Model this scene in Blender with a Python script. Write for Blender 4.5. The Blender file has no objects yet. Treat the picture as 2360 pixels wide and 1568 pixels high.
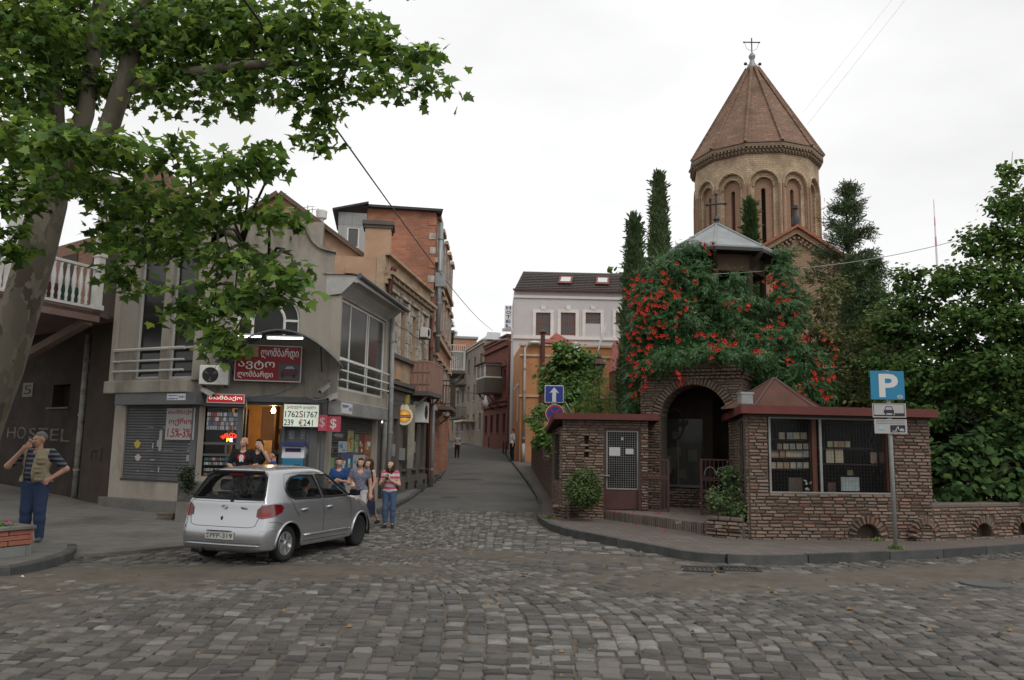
import bpy,bmesh,math,random
import numpy as np
from mathutils import Vector,Matrix,geometry
from mathutils.bvhtree import BVHTree
random.seed(7);RNG=np.random.default_rng(7)
SC=bpy.context.scene;COL=SC.collection;PI=math.pi
V=Vector
# ------------------------------------------------------------------ camera
PITCH=math.radians(7.6);ROLL=math.radians(1.05);FPX=1839.0;EYE=V((0,0,1.905))
fw=V((0,math.cos(PITCH),math.sin(PITCH)));up0=V((0,-math.sin(PITCH),math.cos(PITCH)));rt0=V((1,0,0))
rt=rt0*math.cos(ROLL)+up0*math.sin(ROLL);up=up0*math.cos(ROLL)-rt0*math.sin(ROLL)
cd=bpy.data.cameras.new('camera');cam=bpy.data.objects.new('camera',cd);COL.objects.link(cam)
cd.sensor_width=36;cd.lens=36*FPX/2360;cd.clip_start=.1;cd.clip_end=3000
m=Matrix((rt,up,-fw)).transposed().to_4x4();m.translation=EYE;cam.matrix_world=m
SC.camera=cam
# ------------------------------------------------------------------ sky and sun (bright overcast)
wd=bpy.data.worlds.new('World');SC.world=wd;wd.use_nodes=True
nt=wd.node_tree;nt.nodes.clear();N=nt.nodes.new;L=nt.links.new
SUN_EL,SUN_AZ=math.radians(52),math.radians(150)
sky=N('ShaderNodeTexSky');sky.sky_type='NISHITA';sky.sun_disc=False
sky.sun_elevation=SUN_EL;sky.sun_rotation=SUN_AZ;sky.air_density=1.0;sky.dust_density=4.0;sky.ozone_density=1.0
hs=N('ShaderNodeHueSaturation');hs.inputs['Saturation'].default_value=.10;hs.inputs['Value'].default_value=1.0
tc=N('ShaderNodeTexCoord');mp=N('ShaderNodeMapping');mp.inputs['Scale'].default_value=(1,1,2.2)
nz=N('ShaderNodeTexNoise');nz.inputs['Scale'].default_value=2.2;nz.inputs['Detail'].default_value=5;nz.inputs['Roughness'].default_value=.5
rp=N('ShaderNodeMapRange');rp.inputs['From Min'].default_value=.3;rp.inputs['From Max'].default_value=.7
rp.inputs['To Min'].default_value=9.5;rp.inputs['To Max'].default_value=12.6
mx=N('ShaderNodeMix');mx.data_type='RGBA';mx.inputs['Factor'].default_value=.75
bg=N('ShaderNodeBackground');bg.inputs['Strength'].default_value=.098
ow=N('ShaderNodeOutputWorld')
L(tc.outputs['Generated'],mp.inputs['Vector']);L(mp.outputs[0],nz.inputs['Vector']);L(nz.outputs['Fac'],rp.inputs['Value'])
L(sky.outputs[0],hs.inputs['Color']);L(hs.outputs[0],mx.inputs[6]);L(rp.outputs[0],mx.inputs[7])
L(mx.outputs[2],bg.inputs['Color']);L(bg.outputs[0],ow.inputs['Surface'])
sd=bpy.data.lights.new('sun','SUN');sd.energy=1.0;sd.angle=math.radians(28);sd.color=(1,.97,.92)
sun=bpy.data.objects.new('sun',sd);COL.objects.link(sun)
sdir=V((math.sin(SUN_AZ)*math.cos(SUN_EL),math.cos(SUN_AZ)*math.cos(SUN_EL),math.sin(SUN_EL)))
sun.rotation_euler=sdir.to_track_quat('Z','Y').to_euler();sun.location=(0,-5,30)
vs=SC.view_settings;vs.view_transform='Standard';vs.look='None';vs.gamma=1;vs.exposure=0.15;vs.use_curve_mapping=False
SC.cycles.max_bounces=6;SC.cycles.diffuse_bounces=3;SC.cycles.glossy_bounces=3;SC.cycles.transparent_max_bounces=12;SC.cycles.transmission_bounces=4
SC.cycles.use_denoising=True
# ------------------------------------------------------------------ photo measurements -> places on real planes
K=2360/2560
def crop(x0,y0,s):return lambda x,y:((x0+x/s)*K,(y0+y/s)*K)
A2=crop(250,700,2.85);A3=crop(480,780,3.015);A4=crop(0,560,3.2);A5=crop(0,1050,3.92)
B1=crop(560,470,2.24);B2=crop(1030,780,3.267);B3=crop(1250,650,3.135);B4=crop(1680,80,2.904)
B5=crop(1530,560,3.137);B6=crop(1340,880,3.016);B7=crop(1780,900,2.851);C3=crop(1960,340,2.375)
C4=crop(600,1080,5.364);C6=crop(2160,900,7.127);C7=crop(1880,1020,6.21)
D1=crop(300,860,4.356);D2=crop(780,900,4.356);D3=crop(700,980,6.535);D4=crop(380,440,4.538)
def ray(x,y):return fw+rt*((x-1180)/FPX)-up*((y-784)/FPX)
def gz(x,y,z=0.0):d=ray(x,y);return EYE+d*((z-EYE.z)/d.z)
def aty(x,y,Y):d=ray(x,y);return EYE+d*(Y/d.y)
def zt(x,y):
    s=max(0,y-24);r=.034*(s-4*(1-math.exp(-s/4))) if s>0 else 0
    if y>130:r=.034*102+.01*(y-130)
    return r+.045*max(0,-9.5-x)*(1 if y<60 else max(0,1-(y-60)/30))
def gt(x,y,dz=0.0):
    d=ray(x,y);t=2.0;P=EYE+d*t
    while t<200:
        P=EYE+d*t
        if P.z<=zt(P.x,P.y)+dz:break
        t+=.05
    return P
# ------------------------------------------------------------------ mesh builder
class MB:
    def __init__(s):s.v=[];s.f=[];s.m=[]
    def add(s,vs,fs,mi=0):
        o=len(s.v);s.v+=[tuple(v) for v in vs]
        for f in fs:s.f.append([o+i for i in f]);s.m.append(mi)
        return s
    def box8(s,p,mi=0):return s.add(p,[(0,3,2,1),(4,5,6,7),(0,1,5,4),(1,2,6,5),(2,3,7,6),(3,0,4,7)],mi)
    def box(s,x0,x1,y0,y1,z0,z1,mi=0,rz=0,c=None):
        p=[V((x,y,z)) for z in (z0,z1) for x,y in ((x0,y0),(x1,y0),(x1,y1),(x0,y1))]
        if rz:
            c=V(c) if c else V(((x0+x1)/2,(y0+y1)/2,0));R=Matrix.Rotation(rz,3,'Z');p=[R@(q-c)+c for q in p]
        return s.box8(p,mi)
    def quad(s,a,b,c,d,mi=0):return s.add([a,b,c,d],[(0,1,2,3)],mi)
    def bar(s,a,b,w,h,mi=0,upv=(0,0,1)):
        a=V(a);b=V(b);t=(b-a).normalized();u=V(upv)
        if abs(t.dot(u))>.98:u=V((0,1,0))
        r=t.cross(u).normalized()*w/2;q=r.cross(t).normalized()*h/2
        return s.box8([a-r-q,a+r-q,b+r-q,b-r-q,a-r+q,a+r+q,b+r+q,b-r+q],mi)
    def tube(s,pts,rad,n=8,mi=0,cap=True):
        pts=[V(p) for p in pts];k=len(pts)
        rad=list(rad) if hasattr(rad,'__len__') else [rad]*k;rings=[];pr=None
        for i,p in enumerate(pts):
            t=(pts[min(i+1,k-1)]-pts[max(i-1,0)]).normalized()
            if pr is None:pr=t.orthogonal().normalized()
            pr=(pr-t*pr.dot(t)).normalized();b=t.cross(pr)
            rings.append([p+(pr*math.cos(2*PI*j/n)+b*math.sin(2*PI*j/n))*rad[i] for j in range(n)])
        vs_=[q for r_ in rings for q in r_]
        fs=[(i*n+j,i*n+(j+1)%n,(i+1)*n+(j+1)%n,(i+1)*n+j) for i in range(k-1) for j in range(n)]
        if cap:fs+=[tuple(range(n))[::-1],tuple((k-1)*n+j for j in range(n))]
        return s.add(vs_,fs,mi)
    def lathe(s,prof,c,n=16,mi=0,axis=None,a0=0.0):
        X,Y,Z=axis or (V((1,0,0)),V((0,1,0)),V((0,0,1)));c=V(c);k=len(prof)
        vs_=[c+(X*math.cos(a0+2*PI*j/n)+Y*math.sin(a0+2*PI*j/n))*r+Z*z for r,z in prof for j in range(n)]
        fs=[(i*n+j,i*n+(j+1)%n,(i+1)*n+(j+1)%n,(i+1)*n+j) for i in range(k-1) for j in range(n)]
        if prof[0][0]>1e-4:fs.append(tuple(range(n))[::-1])
        if prof[-1][0]>1e-4:fs.append(tuple((k-1)*n+j for j in range(n)))
        return s.add(vs_,fs,mi)
    def prism(s,poly,off,mi=0,mside=None):
        n=len(poly);off=V(off);a=[V(p) for p in poly];b=[p+off for p in a];o=len(s.v)
        s.add(a+b,[tuple(range(n))[::-1],tuple(range(n,2*n))],mi)
        for i in range(n):s.f.append([o+i,o+(i+1)%n,o+n+(i+1)%n,o+n+i]);s.m.append(mi if mside is None else mside)
        return s
    def build(s,name,mats,parent=None,smooth=False,bevel=0):
        me=bpy.data.meshes.new(name);off=parent_loc(parent)
        vv=[(v[0]-off.x,v[1]-off.y,v[2]-off.z) for v in s.v]
        me.from_pydata(vv,[],s.f);fin(me,mats,s.m,smooth)
        return link(name,me,parent,bevel)
def parent_loc(p):
    o=V((0,0,0))
    while p is not None:o=o+V(p.location);p=p.parent
    return o
def fin(me,mats,mi=None,smooth=False):
    for q in (mats if isinstance(mats,(list,tuple)) else [mats]):me.materials.append(q)
    if mi is not None and len(me.polygons)==len(mi):me.polygons.foreach_set('material_index',mi)
    bm=bmesh.new();bm.from_mesh(me);bmesh.ops.recalc_face_normals(bm,faces=bm.faces);bm.to_mesh(me);bm.free()
    if smooth:
        me.polygons.foreach_set('use_smooth',[True]*len(me.polygons))
        if smooth!=True:me.set_sharp_from_angle(angle=smooth)
def link(name,me,parent=None,bevel=0):
    o=bpy.data.objects.new(name,me);COL.objects.link(o)
    if parent is not None:o.parent=parent
    if bevel:
        b=o.modifiers.new('bevel','BEVEL');b.width=bevel;b.segments=2;b.limit_method='ANGLE';b.angle_limit=math.radians(40)
    return o
def tag(o,label,cat,group=None):
    o['label']=label;o['category']=cat
    if group:o['group']=group
    return o
def thing(name,label,cat,loc=(0,0,0),group=None):
    o=bpy.data.objects.new(name,None);COL.objects.link(o);o.location=loc;o.empty_display_size=.2
    return tag(o,label,cat,group)
def kind(o,k):o['kind']=k;return o
def numpy_mesh(name,verts,faces4,mats,parent=None,smooth=False,tris=False):
    me=bpy.data.meshes.new(name);off=np.array(parent_loc(parent));verts=np.asarray(verts,np.float64)-off
    faces4=np.asarray(faces4);k=faces4.shape[1]
    me.vertices.add(len(verts));me.vertices.foreach_set('co',verts.astype(np.float32).ravel())
    me.loops.add(faces4.size);me.loops.foreach_set('vertex_index',faces4.astype(np.int32).ravel())
    me.polygons.add(len(faces4));me.polygons.foreach_set('loop_start',np.arange(0,faces4.size,k,dtype=np.int32))
    me.polygons.foreach_set('loop_total',np.full(len(faces4),k,np.int32));me.update(calc_edges=True)
    for q in (mats if isinstance(mats,(list,tuple)) else [mats]):me.materials.append(q)
    if smooth:me.polygons.foreach_set('use_smooth',[True]*len(me.polygons))
    return link(name,me,parent)
class Fr:
    """vertical plane from plan point a to b (left to right as seen); u along, w outward, z up"""
    def __init__(s,a,b):
        s.a=V((a[0],a[1]));s.b=V((b[0],b[1]));s.L=(s.b-s.a).length;s.t=(s.b-s.a)/s.L;s.n=V((s.t.y,-s.t.x))
    def P(s,u,w,z):return V((s.a.x+s.t.x*u+s.n.x*w,s.a.y+s.t.y*u+s.n.y*w,z))
    def uz(s,p,w=0.0):
        d=ray(*p);k=(s.n.dot(s.a)+w-0)/1;a2=V((d.x,d.y));t=(s.n.dot(s.a)+w)/s.n.dot(a2);P=EYE+d*t
        return (V((P.x,P.y))-s.a).dot(s.t),P.z
    def rect(s,p,q,w=0.0):
        u0,z0=s.uz(p,w);u1,z1=s.uz(q,w);return min(u0,u1),max(u0,u1),min(z0,z1),max(z0,z1)
    def box(s,mb,u0,u1,w0,w1,z0,z1,mi=0):
        return mb.box8([s.P(u0,w1,z0),s.P(u1,w1,z0),s.P(u1,w0,z0),s.P(u0,w0,z0),s.P(u0,w1,z1),s.P(u1,w1,z1),s.P(u1,w0,z1),s.P(u0,w0,z1)],mi)
    def wall(s,mb,u0,u1,z0,z1,holes=(),w=0.0,depth=.25,mi=0,mr=None):
        """wall face with rectangular openings (u0,u1,z0,z1), reveals of depth, closed sides and top"""
        mr=mi if mr is None else mr
        us=sorted({u0,u1}|{min(max(h[i],u0),u1) for h in holes for i in (0,1)});zs=sorted({z0,z1}|{min(max(h[i],z0),z1) for h in holes for i in (2,3)})
        for i in range(len(us)-1):
            for j in range(len(zs)-1):
                uc=(us[i]+us[i+1])/2;zc=(zs[j]+zs[j+1])/2
                if any(h[0]<uc<h[1] and h[2]<zc<h[3] for h in holes):continue
                mb.quad(s.P(us[i],w,zs[j]),s.P(us[i+1],w,zs[j]),s.P(us[i+1],w,zs[j+1]),s.P(us[i],w,zs[j+1]),mi)
        for h in list(holes)+[(u0,u1,z0,z1)]:
            a,b,c,d=h
            for p,q in (((a,c),(b,c)),((b,c),(b,d)),((b,d),(a,d)),((a,d),(a,c))):
                mb.quad(s.P(p[0],w,p[1]),s.P(q[0],w,q[1]),s.P(q[0],w-depth,q[1]),s.P(p[0],w-depth,p[1]),mr)
    def window(s,parent,h,wd=-.12,fr=.05,nu=1,nz=1,mf=None,mg=None,sill=0,name='window',back=.0,zb=None,ub=None):
        """one window part: frame with mullions; pane a sub-part"""
        u0,u1,z0,z1=h;mb=MB();F=s
        for a,b in ((u0,u0+fr),(u1-fr,u1)):F.box(mb,a,b,wd-.03,wd+.03,z0,z1)
        for a,b in ((z0,z0+fr),(z1-fr,z1)):F.box(mb,u0+fr,u1-fr,wd-.028,wd+.028,a,b)
        ubs=ub if ub is not None else [u0+(u1-u0)*i/nu for i in range(1,nu)]
        zbs=zb if zb is not None else [z0+(z1-z0)*i/nz for i in range(1,nz)]
        for u in ubs:F.box(mb,u-fr*.4,u+fr*.4,wd-.025,wd+.025,z0+fr,z1-fr)
        for z in zbs:F.box(mb,u0+fr,u1-fr,wd-.022,wd+.022,z-fr*.4,z+fr*.4)
        o=mb.build(name,mf,parent)
        g=MB();F.box(g,u0+fr*.5,u1-fr*.5,wd-.006,wd+.006,z0+fr*.5,z1-fr*.5);g.build('pane',mg,o)
        if sill:
            q=MB();F.box(q,u0-.06,u1+.06,-.1,sill,z0-.07,z0-.005);q.build('sill',mf,o)
        return o
# ------------------------------------------------------------------ materials
def nodes(name):
    m=bpy.data.materials.new(name);m.use_nodes=True;t=m.node_tree;b=t.nodes['Principled BSDF'];return m,t,b
def rgb(c):return (c[0],c[1],c[2],1)
def mk(name,c,rough=.85,var=.18,scale=3.0,bump=.15,bscale=30,stain=None,samt=.5,sscale=.6,metal=0,spec=.3,island=0,stretch=(1,1,1),coat=0):
    """colour with grain, blotchy wear and fine relief"""
    m,t,b=nodes(name);N=t.nodes.new;L=t.links.new
    tc=N('ShaderNodeTexCoord');mp=N('ShaderNodeMapping');mp.inputs['Scale'].default_value=stretch;L(tc.outputs['Object'],mp.inputs['Vector'])
    n1=N('ShaderNodeTexNoise');n1.inputs['Scale'].default_value=scale;n1.inputs['Detail'].default_value=6;n1.inputs['Roughness'].default_value=.65;L(mp.outputs[0],n1.inputs['Vector'])
    r=N('ShaderNodeMapRange');r.inputs['From Min'].default_value=.25;r.inputs['From Max'].default_value=.75;r.inputs['To Min'].default_value=1-var;r.inputs['To Max'].default_value=1+var
    L(n1.outputs['Fac'],r.inputs['Value']);fac=r.outputs[0]
    if island:
        g=N('ShaderNodeNewGeometry');oi=N('ShaderNodeObjectInfo');ad=N('ShaderNodeMath');ad.operation='ADD';L(g.outputs['Random Per Island'],ad.inputs[0]);L(oi.outputs['Random'],ad.inputs[1])
        fr=N('ShaderNodeMath');fr.operation='FRACT';L(ad.outputs[0],fr.inputs[0])
        r2=N('ShaderNodeMapRange');r2.inputs['To Min'].default_value=1-island;r2.inputs['To Max'].default_value=1+island;L(fr.outputs[0],r2.inputs['Value'])
        mu=N('ShaderNodeMath');mu.operation='MULTIPLY';L(fac,mu.inputs[0]);L(r2.outputs[0],mu.inputs[1]);fac=mu.outputs[0]
    vm=N('ShaderNodeVectorMath');vm.operation='SCALE';vm.inputs[0].default_value=c;L(fac,vm.inputs['Scale']);col=vm.outputs[0]
    if stain:
        n2=N('ShaderNodeTexNoise');n2.inputs['Scale'].default_value=sscale;n2.inputs['Detail'].default_value=8;n2.inputs['Roughness'].default_value=.7;L(mp.outputs[0],n2.inputs['Vector'])
        r3=N('ShaderNodeMapRange');r3.inputs['From Min'].default_value=.48;r3.inputs['From Max'].default_value=.68;r3.inputs['To Max'].default_value=samt;L(n2.outputs['Fac'],r3.inputs['Value'])
        mx=N('ShaderNodeMix');mx.data_type='RGBA';L(r3.outputs[0],mx.inputs['Factor']);L(col,mx.inputs[6]);mx.inputs[7].default_value=rgb(stain);col=mx.outputs[2]
    L(col,b.inputs['Base Color']);b.inputs['Roughness'].default_value=rough;b.inputs['Metallic'].default_value=metal;b.inputs['Specular IOR Level'].default_value=spec
    if coat:b.inputs['Coat Weight'].default_value=coat;b.inputs['Coat Roughness'].default_value=.06
    if bump:
        n3=N('ShaderNodeTexNoise');n3.inputs['Scale'].default_value=bscale;n3.inputs['Detail'].default_value=5;L(mp.outputs[0],n3.inputs['Vector'])
        bp=N('ShaderNodeBump');bp.inputs['Strength'].default_value=bump;bp.inputs['Distance'].default_value=.02;L(n3.outputs['Fac'],bp.inputs['Height']);L(bp.outputs[0],b.inputs['Normal'])
    return m
def brickmat(name,c1,c2,mortar,bw=.25,bh=.075,axis=(1,0),cyl=None,cone=0,stain=None,mort=.012,rough=.9,samt=.45,sscale=.35):
    """small far bricks: brick pattern in wall coordinates with relief"""
    m,t,b=nodes(name);N=t.nodes.new;L=t.links.new
    g=N('ShaderNodeNewGeometry');sp=N('ShaderNodeSeparateXYZ');L(g.outputs['Position'],sp.inputs[0]);cb=N('ShaderNodeCombineXYZ')
    if cyl:
        sx=N('ShaderNodeMath');sx.operation='SUBTRACT';sx.inputs[1].default_value=cyl[0];L(sp.outputs[0],sx.inputs[0])
        sy=N('ShaderNodeMath');sy.operation='SUBTRACT';sy.inputs[1].default_value=cyl[1];L(sp.outputs[1],sy.inputs[0])
        at=N('ShaderNodeMath');at.operation='ARCTAN2';L(sx.outputs[0],at.inputs[0]);L(sy.outputs[0],at.inputs[1])
        mu=N('ShaderNodeMath');mu.operation='MULTIPLY';mu.inputs[1].default_value=cyl[2];L(at.outputs[0],mu.inputs[0]);L(mu.outputs[0],cb.inputs[0])
    else:
        dp=N('ShaderNodeVectorMath');dp.operation='DOT_PRODUCT';dp.inputs[1].default_value=(axis[0],axis[1],0);L(g.outputs['Position'],dp.inputs[0]);L(dp.outputs['Value'],cb.inputs[0])
    L(sp.outputs[2],cb.inputs[1])
    bk=N('ShaderNodeTexBrick');bk.inputs['Scale'].default_value=1;bk.inputs['Brick Width'].default_value=bw;bk.inputs['Row Height'].default_value=bh;bk.inputs['Mortar Size'].default_value=mort
    bk.inputs['Color1'].default_value=rgb(c1);bk.inputs['Color2'].default_value=rgb(c2);bk.inputs['Mortar'].default_value=rgb(mortar);bk.inputs['Mortar Smooth'].default_value=.2
    L(cb.outputs[0],bk.inputs['Vector']);col=bk.outputs['Color']
    n2=N('ShaderNodeTexNoise');n2.inputs['Scale'].default_value=sscale;n2.inputs['Detail'].default_value=9;n2.inputs['Roughness'].default_value=.72;L(g.outputs['Position'],n2.inputs['Vector'])
    r3=N('ShaderNodeMapRange');r3.inputs['From Min'].default_value=.42;r3.inputs['From Max'].default_value=.66;r3.inputs['To Max'].default_value=samt;L(n2.outputs['Fac'],r3.inputs['Value'])
    mx=N('ShaderNodeMix');mx.data_type='RGBA';L(r3.outputs[0],mx.inputs['Factor']);L(col,mx.inputs[6]);mx.inputs[7].default_value=rgb(stain or tuple(x*.6 for x in c1))
    L(mx.outputs[2],b.inputs['Base Color']);b.inputs['Roughness'].default_value=rough;b.inputs['Specular IOR Level'].default_value=.2
    bp=N('ShaderNodeBump');bp.inputs['Strength'].default_value=.6;bp.inputs['Distance'].default_value=.02;bp.invert=True;L(bk.outputs['Fac'],bp.inputs['Height']);L(bp.outputs[0],b.inputs['Normal'])
    return m
def leafmat(name,c,var=.5,hue=.02,trans=.3,rough=.45,spec=.35):
    m,t,b=nodes(name);N=t.nodes.new;L=t.links.new
    g=N('ShaderNodeNewGeometry');oi=N('ShaderNodeObjectInfo');ad=N('ShaderNodeMath');ad.operation='ADD';L(g.outputs['Random Per Island'],ad.inputs[0]);L(oi.outputs['Random'],ad.inputs[1])
    fr=N('ShaderNodeMath');fr.operation='FRACT';L(ad.outputs[0],fr.inputs[0])
    cr=N('ShaderNodeValToRGB');e=cr.color_ramp.elements;e[0].color=rgb([x*(1-var) for x in c]);e[0].position=0
    e[1].position=1;e[1].color=rgb((min(1,c[0]*(1+var)*1.5),c[1]*(1+var)*1.1,c[2]*(1+var)*.9));k=e.new(.55);k.color=rgb(c);L(fr.outputs[0],cr.inputs[0])
    L(cr.outputs[0],b.inputs['Base Color']);b.inputs['Roughness'].default_value=rough;b.inputs['Specular IOR Level'].default_value=spec
    tr=N('ShaderNodeBsdfTranslucent');hs=N('ShaderNodeHueSaturation');hs.inputs['Value'].default_value=1.5;hs.inputs['Hue'].default_value=.5-hue;L(cr.outputs[0],hs.inputs['Color']);L(hs.outputs[0],tr.inputs['Color'])
    ms=N('ShaderNodeMixShader');ms.inputs[0].default_value=trans;o=t.nodes['Material Output'];L(b.outputs[0],ms.inputs[1]);L(tr.outputs[0],ms.inputs[2]);L(ms.outputs[0],o.inputs['Surface'])
    return m
def flat(name,c,rough=.6,metal=0,spec=.4,emit=0,ec=None):
    m,t,b=nodes(name);b.inputs['Base Color'].default_value=rgb(c);b.inputs['Roughness'].default_value=rough;b.inputs['Metallic'].default_value=metal;b.inputs['Specular IOR Level'].default_value=spec
    if emit:b.inputs['Emission Color'].default_value=rgb(ec or c);b.inputs['Emission Strength'].default_value=emit
    return m
def glassmat(name,c=(.02,.022,.024),alpha=.8,rough=.06):
    """window glass: a see-through share, the rest dark with sky reflections"""
    m,t,b=nodes(name);N=t.nodes.new;L=t.links.new
    b.inputs['Base Color'].default_value=rgb(c);b.inputs['Roughness'].default_value=rough;b.inputs['Specular IOR Level'].default_value=.5;b.inputs['Alpha'].default_value=alpha
    n=N('ShaderNodeTexNoise');n.inputs['Scale'].default_value=1.3;bp=N('ShaderNodeBump');bp.inputs['Strength'].default_value=.04;tc=N('ShaderNodeTexCoord');L(tc.outputs['Object'],n.inputs['Vector']);L(n.outputs['Fac'],bp.inputs['Height']);L(bp.outputs[0],b.inputs['Normal'])
    return m
MT={}
MT['stucco_grey']=mk('stucco_grey',(.285,.258,.218),.9,.14,2.5,.15,60,stain=(.095,.082,.068),samt=.8,sscale=1.1,stretch=(1,1,.3))
MT['stucco_pale']=mk('stucco_pale',(.325,.29,.245),.9,.12,2.5,.12,60,stain=(.14,.122,.104),samt=.65,sscale=.8,stretch=(1,1,.5))
MT['trim_white']=mk('trim_white',(.42,.41,.39),.6,.1,4,.05,40,stain=(.2,.19,.17),samt=.5)
MT['paint_white']=mk('paint_white',(.6,.59,.56),.55,.08,4,.04,40,stain=(.3,.28,.25),samt=.4)
MT['metal_grey']=mk('metal_grey',(.095,.098,.10),.5,.15,3,.05,40,stain=(.045,.045,.045),samt=.6,spec=.4)
MT['metal_dark']=mk('metal_dark',(.035,.035,.037),.45,.15,4,.03,40)
MT['zinc']=mk('zinc',(.26,.28,.28),.5,.15,2,.06,20,stain=(.14,.14,.14),samt=.5,metal=.3)
MT['pipe_white']=mk('pipe_white',(.33,.33,.32),.5,.12,5,.04,40,stain=(.14,.10,.07),samt=.6,sscale=1.5)
MT['pipe_brown']=mk('pipe_brown',(.09,.035,.026),.6,.2,5,.04,40)
MT['pipe_grey']=mk('pipe_grey',(.24,.245,.24),.5,.15,5,.04,40,stain=(.10,.08,.06),samt=.5,sscale=1.2)
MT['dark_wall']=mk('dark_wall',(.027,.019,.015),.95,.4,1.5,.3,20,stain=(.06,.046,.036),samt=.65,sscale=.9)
MT['wood_pink']=mk('wood_pink',(.20,.135,.11),.8,.15,3,.08,30,stain=(.1,.07,.06),samt=.4)
MT['orange_wall']=mk('orange_wall',(.45,.215,.10),.92,.14,1.4,.12,60,stain=(.26,.12,.06),samt=.5,sscale=.5)
MT['peach_wall']=mk('peach_wall',(.42,.265,.175),.92,.16,1.6,.1,60,stain=(.25,.155,.105),samt=.6,sscale=.6)
MT['ochre_wall']=mk('ochre_wall',(.39,.29,.195),.92,.22,1.8,.25,30,stain=(.18,.125,.09),samt=.85,sscale=1.1)
MT['worn_white']=mk('worn_white',(.42,.39,.34),.92,.25,3,.3,25,stain=(.16,.10,.075),samt=.8,sscale=2.2)
MT['base_dark']=mk('base_dark',(.115,.10,.088),.9,.2,2,.15,40,stain=(.06,.05,.045),samt=.6)
MT['glass']=glassmat('glass',(.03,.032,.034),.86)
MT['glass_dim']=glassmat('glass_dim',(.055,.057,.055),.93,.12)
MT['glass_dark']=glassmat('glass_dark',(.012,.011,.011),.9,.2)
MT['black']=flat('black',(.012,.012,.012),.6)
MT['rubber']=flat('rubber',(.018,.018,.018),.7,spec=.25)
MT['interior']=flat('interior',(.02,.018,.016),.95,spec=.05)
MT['red_paint']=mk('red_paint',(.118,.03,.025),.6,.25,3,.08,40,stain=(.07,.028,.023),samt=.7,sscale=1.5)
MT['brown_paint']=mk('brown_paint',(.07,.032,.027),.55,.2,4,.05,40)
MT['brown_tin']=mk('brown_tin',(.085,.046,.035),.9,.25,2,.08,20,stain=(.11,.045,.033),samt=.6,spec=.1)
MT['wood_dark']=mk('wood_dark',(.05,.033,.024),.8,.25,5,.1,40,stretch=(1,1,.3))
MT['wire_pale']=flat('wire_pale',(.25,.25,.26),.6)
MT['wire']=flat('wire',(.03,.03,.03),.6)
MT['kerb']=mk('kerb',(.056,.058,.057),.9,.25,4,.35,30,stain=(.13,.12,.1),samt=.5,sscale=1.2,island=.2)
MT['concrete']=mk('concrete',(.145,.137,.124),.95,.25,3,.3,45,stain=(.07,.064,.055),samt=.8,sscale=.45)
MT['asphalt']=mk('asphalt',(.092,.088,.082),.95,.18,1.2,.3,90,stain=(.062,.06,.057),samt=.7,sscale=.45)
# ------------------------------------------------------------------ ground
def ground_sheet():
    xs=np.unique(np.concatenate([np.arange(-16,16.01,.16),np.linspace(-400,-16,22),np.linspace(16,400,22)]))
    ys=np.unique(np.concatenate([np.arange(2,27,.16),np.arange(27,130,2.0),np.linspace(-200,2,14),np.linspace(130,900,20)]))
    X,Y=np.meshgrid(xs,ys);Z=np.vectorize(zt)(X,Y)-.024
    def patch(cx,cy,rx,ry,ang,h):
        c,s=math.cos(ang),math.sin(ang);u=(X-cx)*c+(Y-cy)*s;v=-(X-cx)*s+(Y-cy)*c
        return h*np.exp(-((u/rx)**2+(v/ry)**2))
    wob=.5+.5*np.sin(X*2.3+np.sin(Y*1.7)*2)*np.sin(Y*2.9+np.cos(X*1.3)*2);w2=.5+.5*np.sin(X*6.1+Y*2.2)*np.sin(Y*7.3-X*1.9)
    inner=(np.abs(X)<15.9)&(Y>2)&(Y<26.9)
    d=patch(-5.0,11.9,3.0,.75,.1,.065)+patch(-.6,14.6,2.2,.55,-.12,.05)+patch(2.2,14.1,1.6,.5,-.5,.045)+patch(6.5,13.2,3.8,.6,.3,.062)+patch(10,14.8,3,.7,.45,.06)+patch(-2.3,12.8,1.5,.5,.2,.045)
    d+=patch(.9,21.5,.35,3,0,.05)+patch(9,11,4.5,2.2,.3,.034)+patch(-7,10,3.5,1.6,.1,.034)+patch(2.5,12,3,1.2,0,.026)
    Z=Z+np.where(inner,np.maximum(0,d*(.45+.5*wob)*(.6+.5*w2)),0)
    n,k=X.shape;idx=np.arange(n*k).reshape(n,k)
    f=np.stack([idx[:-1,:-1],idx[:-1,1:],idx[1:,1:],idx[1:,:-1]],-1).reshape(-1,4)
    m=mk('soil',(.098,.082,.065),.97,.3,4,.5,60,stain=(.055,.047,.039),samt=.6,sscale=1.5)
    return kind(numpy_mesh('ground',np.stack([X,Y,Z],-1).reshape(-1,3),f,m,smooth=True),'structure')
GROUND=ground_sheet()
KR=[gt(*p) for p in ((1068,1014),(1085,1018),(1130,1026.6),(1158,1040.7),(1175,1057.6),(1203,1091.5),(1237,1137),(1251,1164),(1247,1190),(1252,1206),(1290,1228),(1400,1252),(1540,1278),(1600,1290),(1700,1297),(1800,1298),(2000,1290),(2150,1283),(2360,1268))]+[V((15,19.2,0)),V((24,24,0)),V((40,32,0))]
KL=[V((-6.3,19.9,0)),V((-5.2,19.95,0)),V((-4.2,20.4,0)),gt(850,1192),gt(930,1166),gt(985,1124),gt(1024,1097),gt(1030,1066),gt(1020,1042),V((-8.0,75,zt(-8,75))),V((-14,95,zt(-14,95)))]
def densify(P,st=.6):
    out=[P[0]]
    for a,b in zip(P[:-1],P[1:]):
        n=max(1,int((b-a).length/st))
        for i in range(1,n+1):out.append(a.lerp(b,i/n))
    return out
def smooth_line(P,it=2):
    for _ in range(it):
        Q=[P[0]]
        for a,b in zip(P[:-1],P[1:]):Q+=[a.lerp(b,.25),a.lerp(b,.75)]
        P=Q+[P[-1]]
    return P
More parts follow.
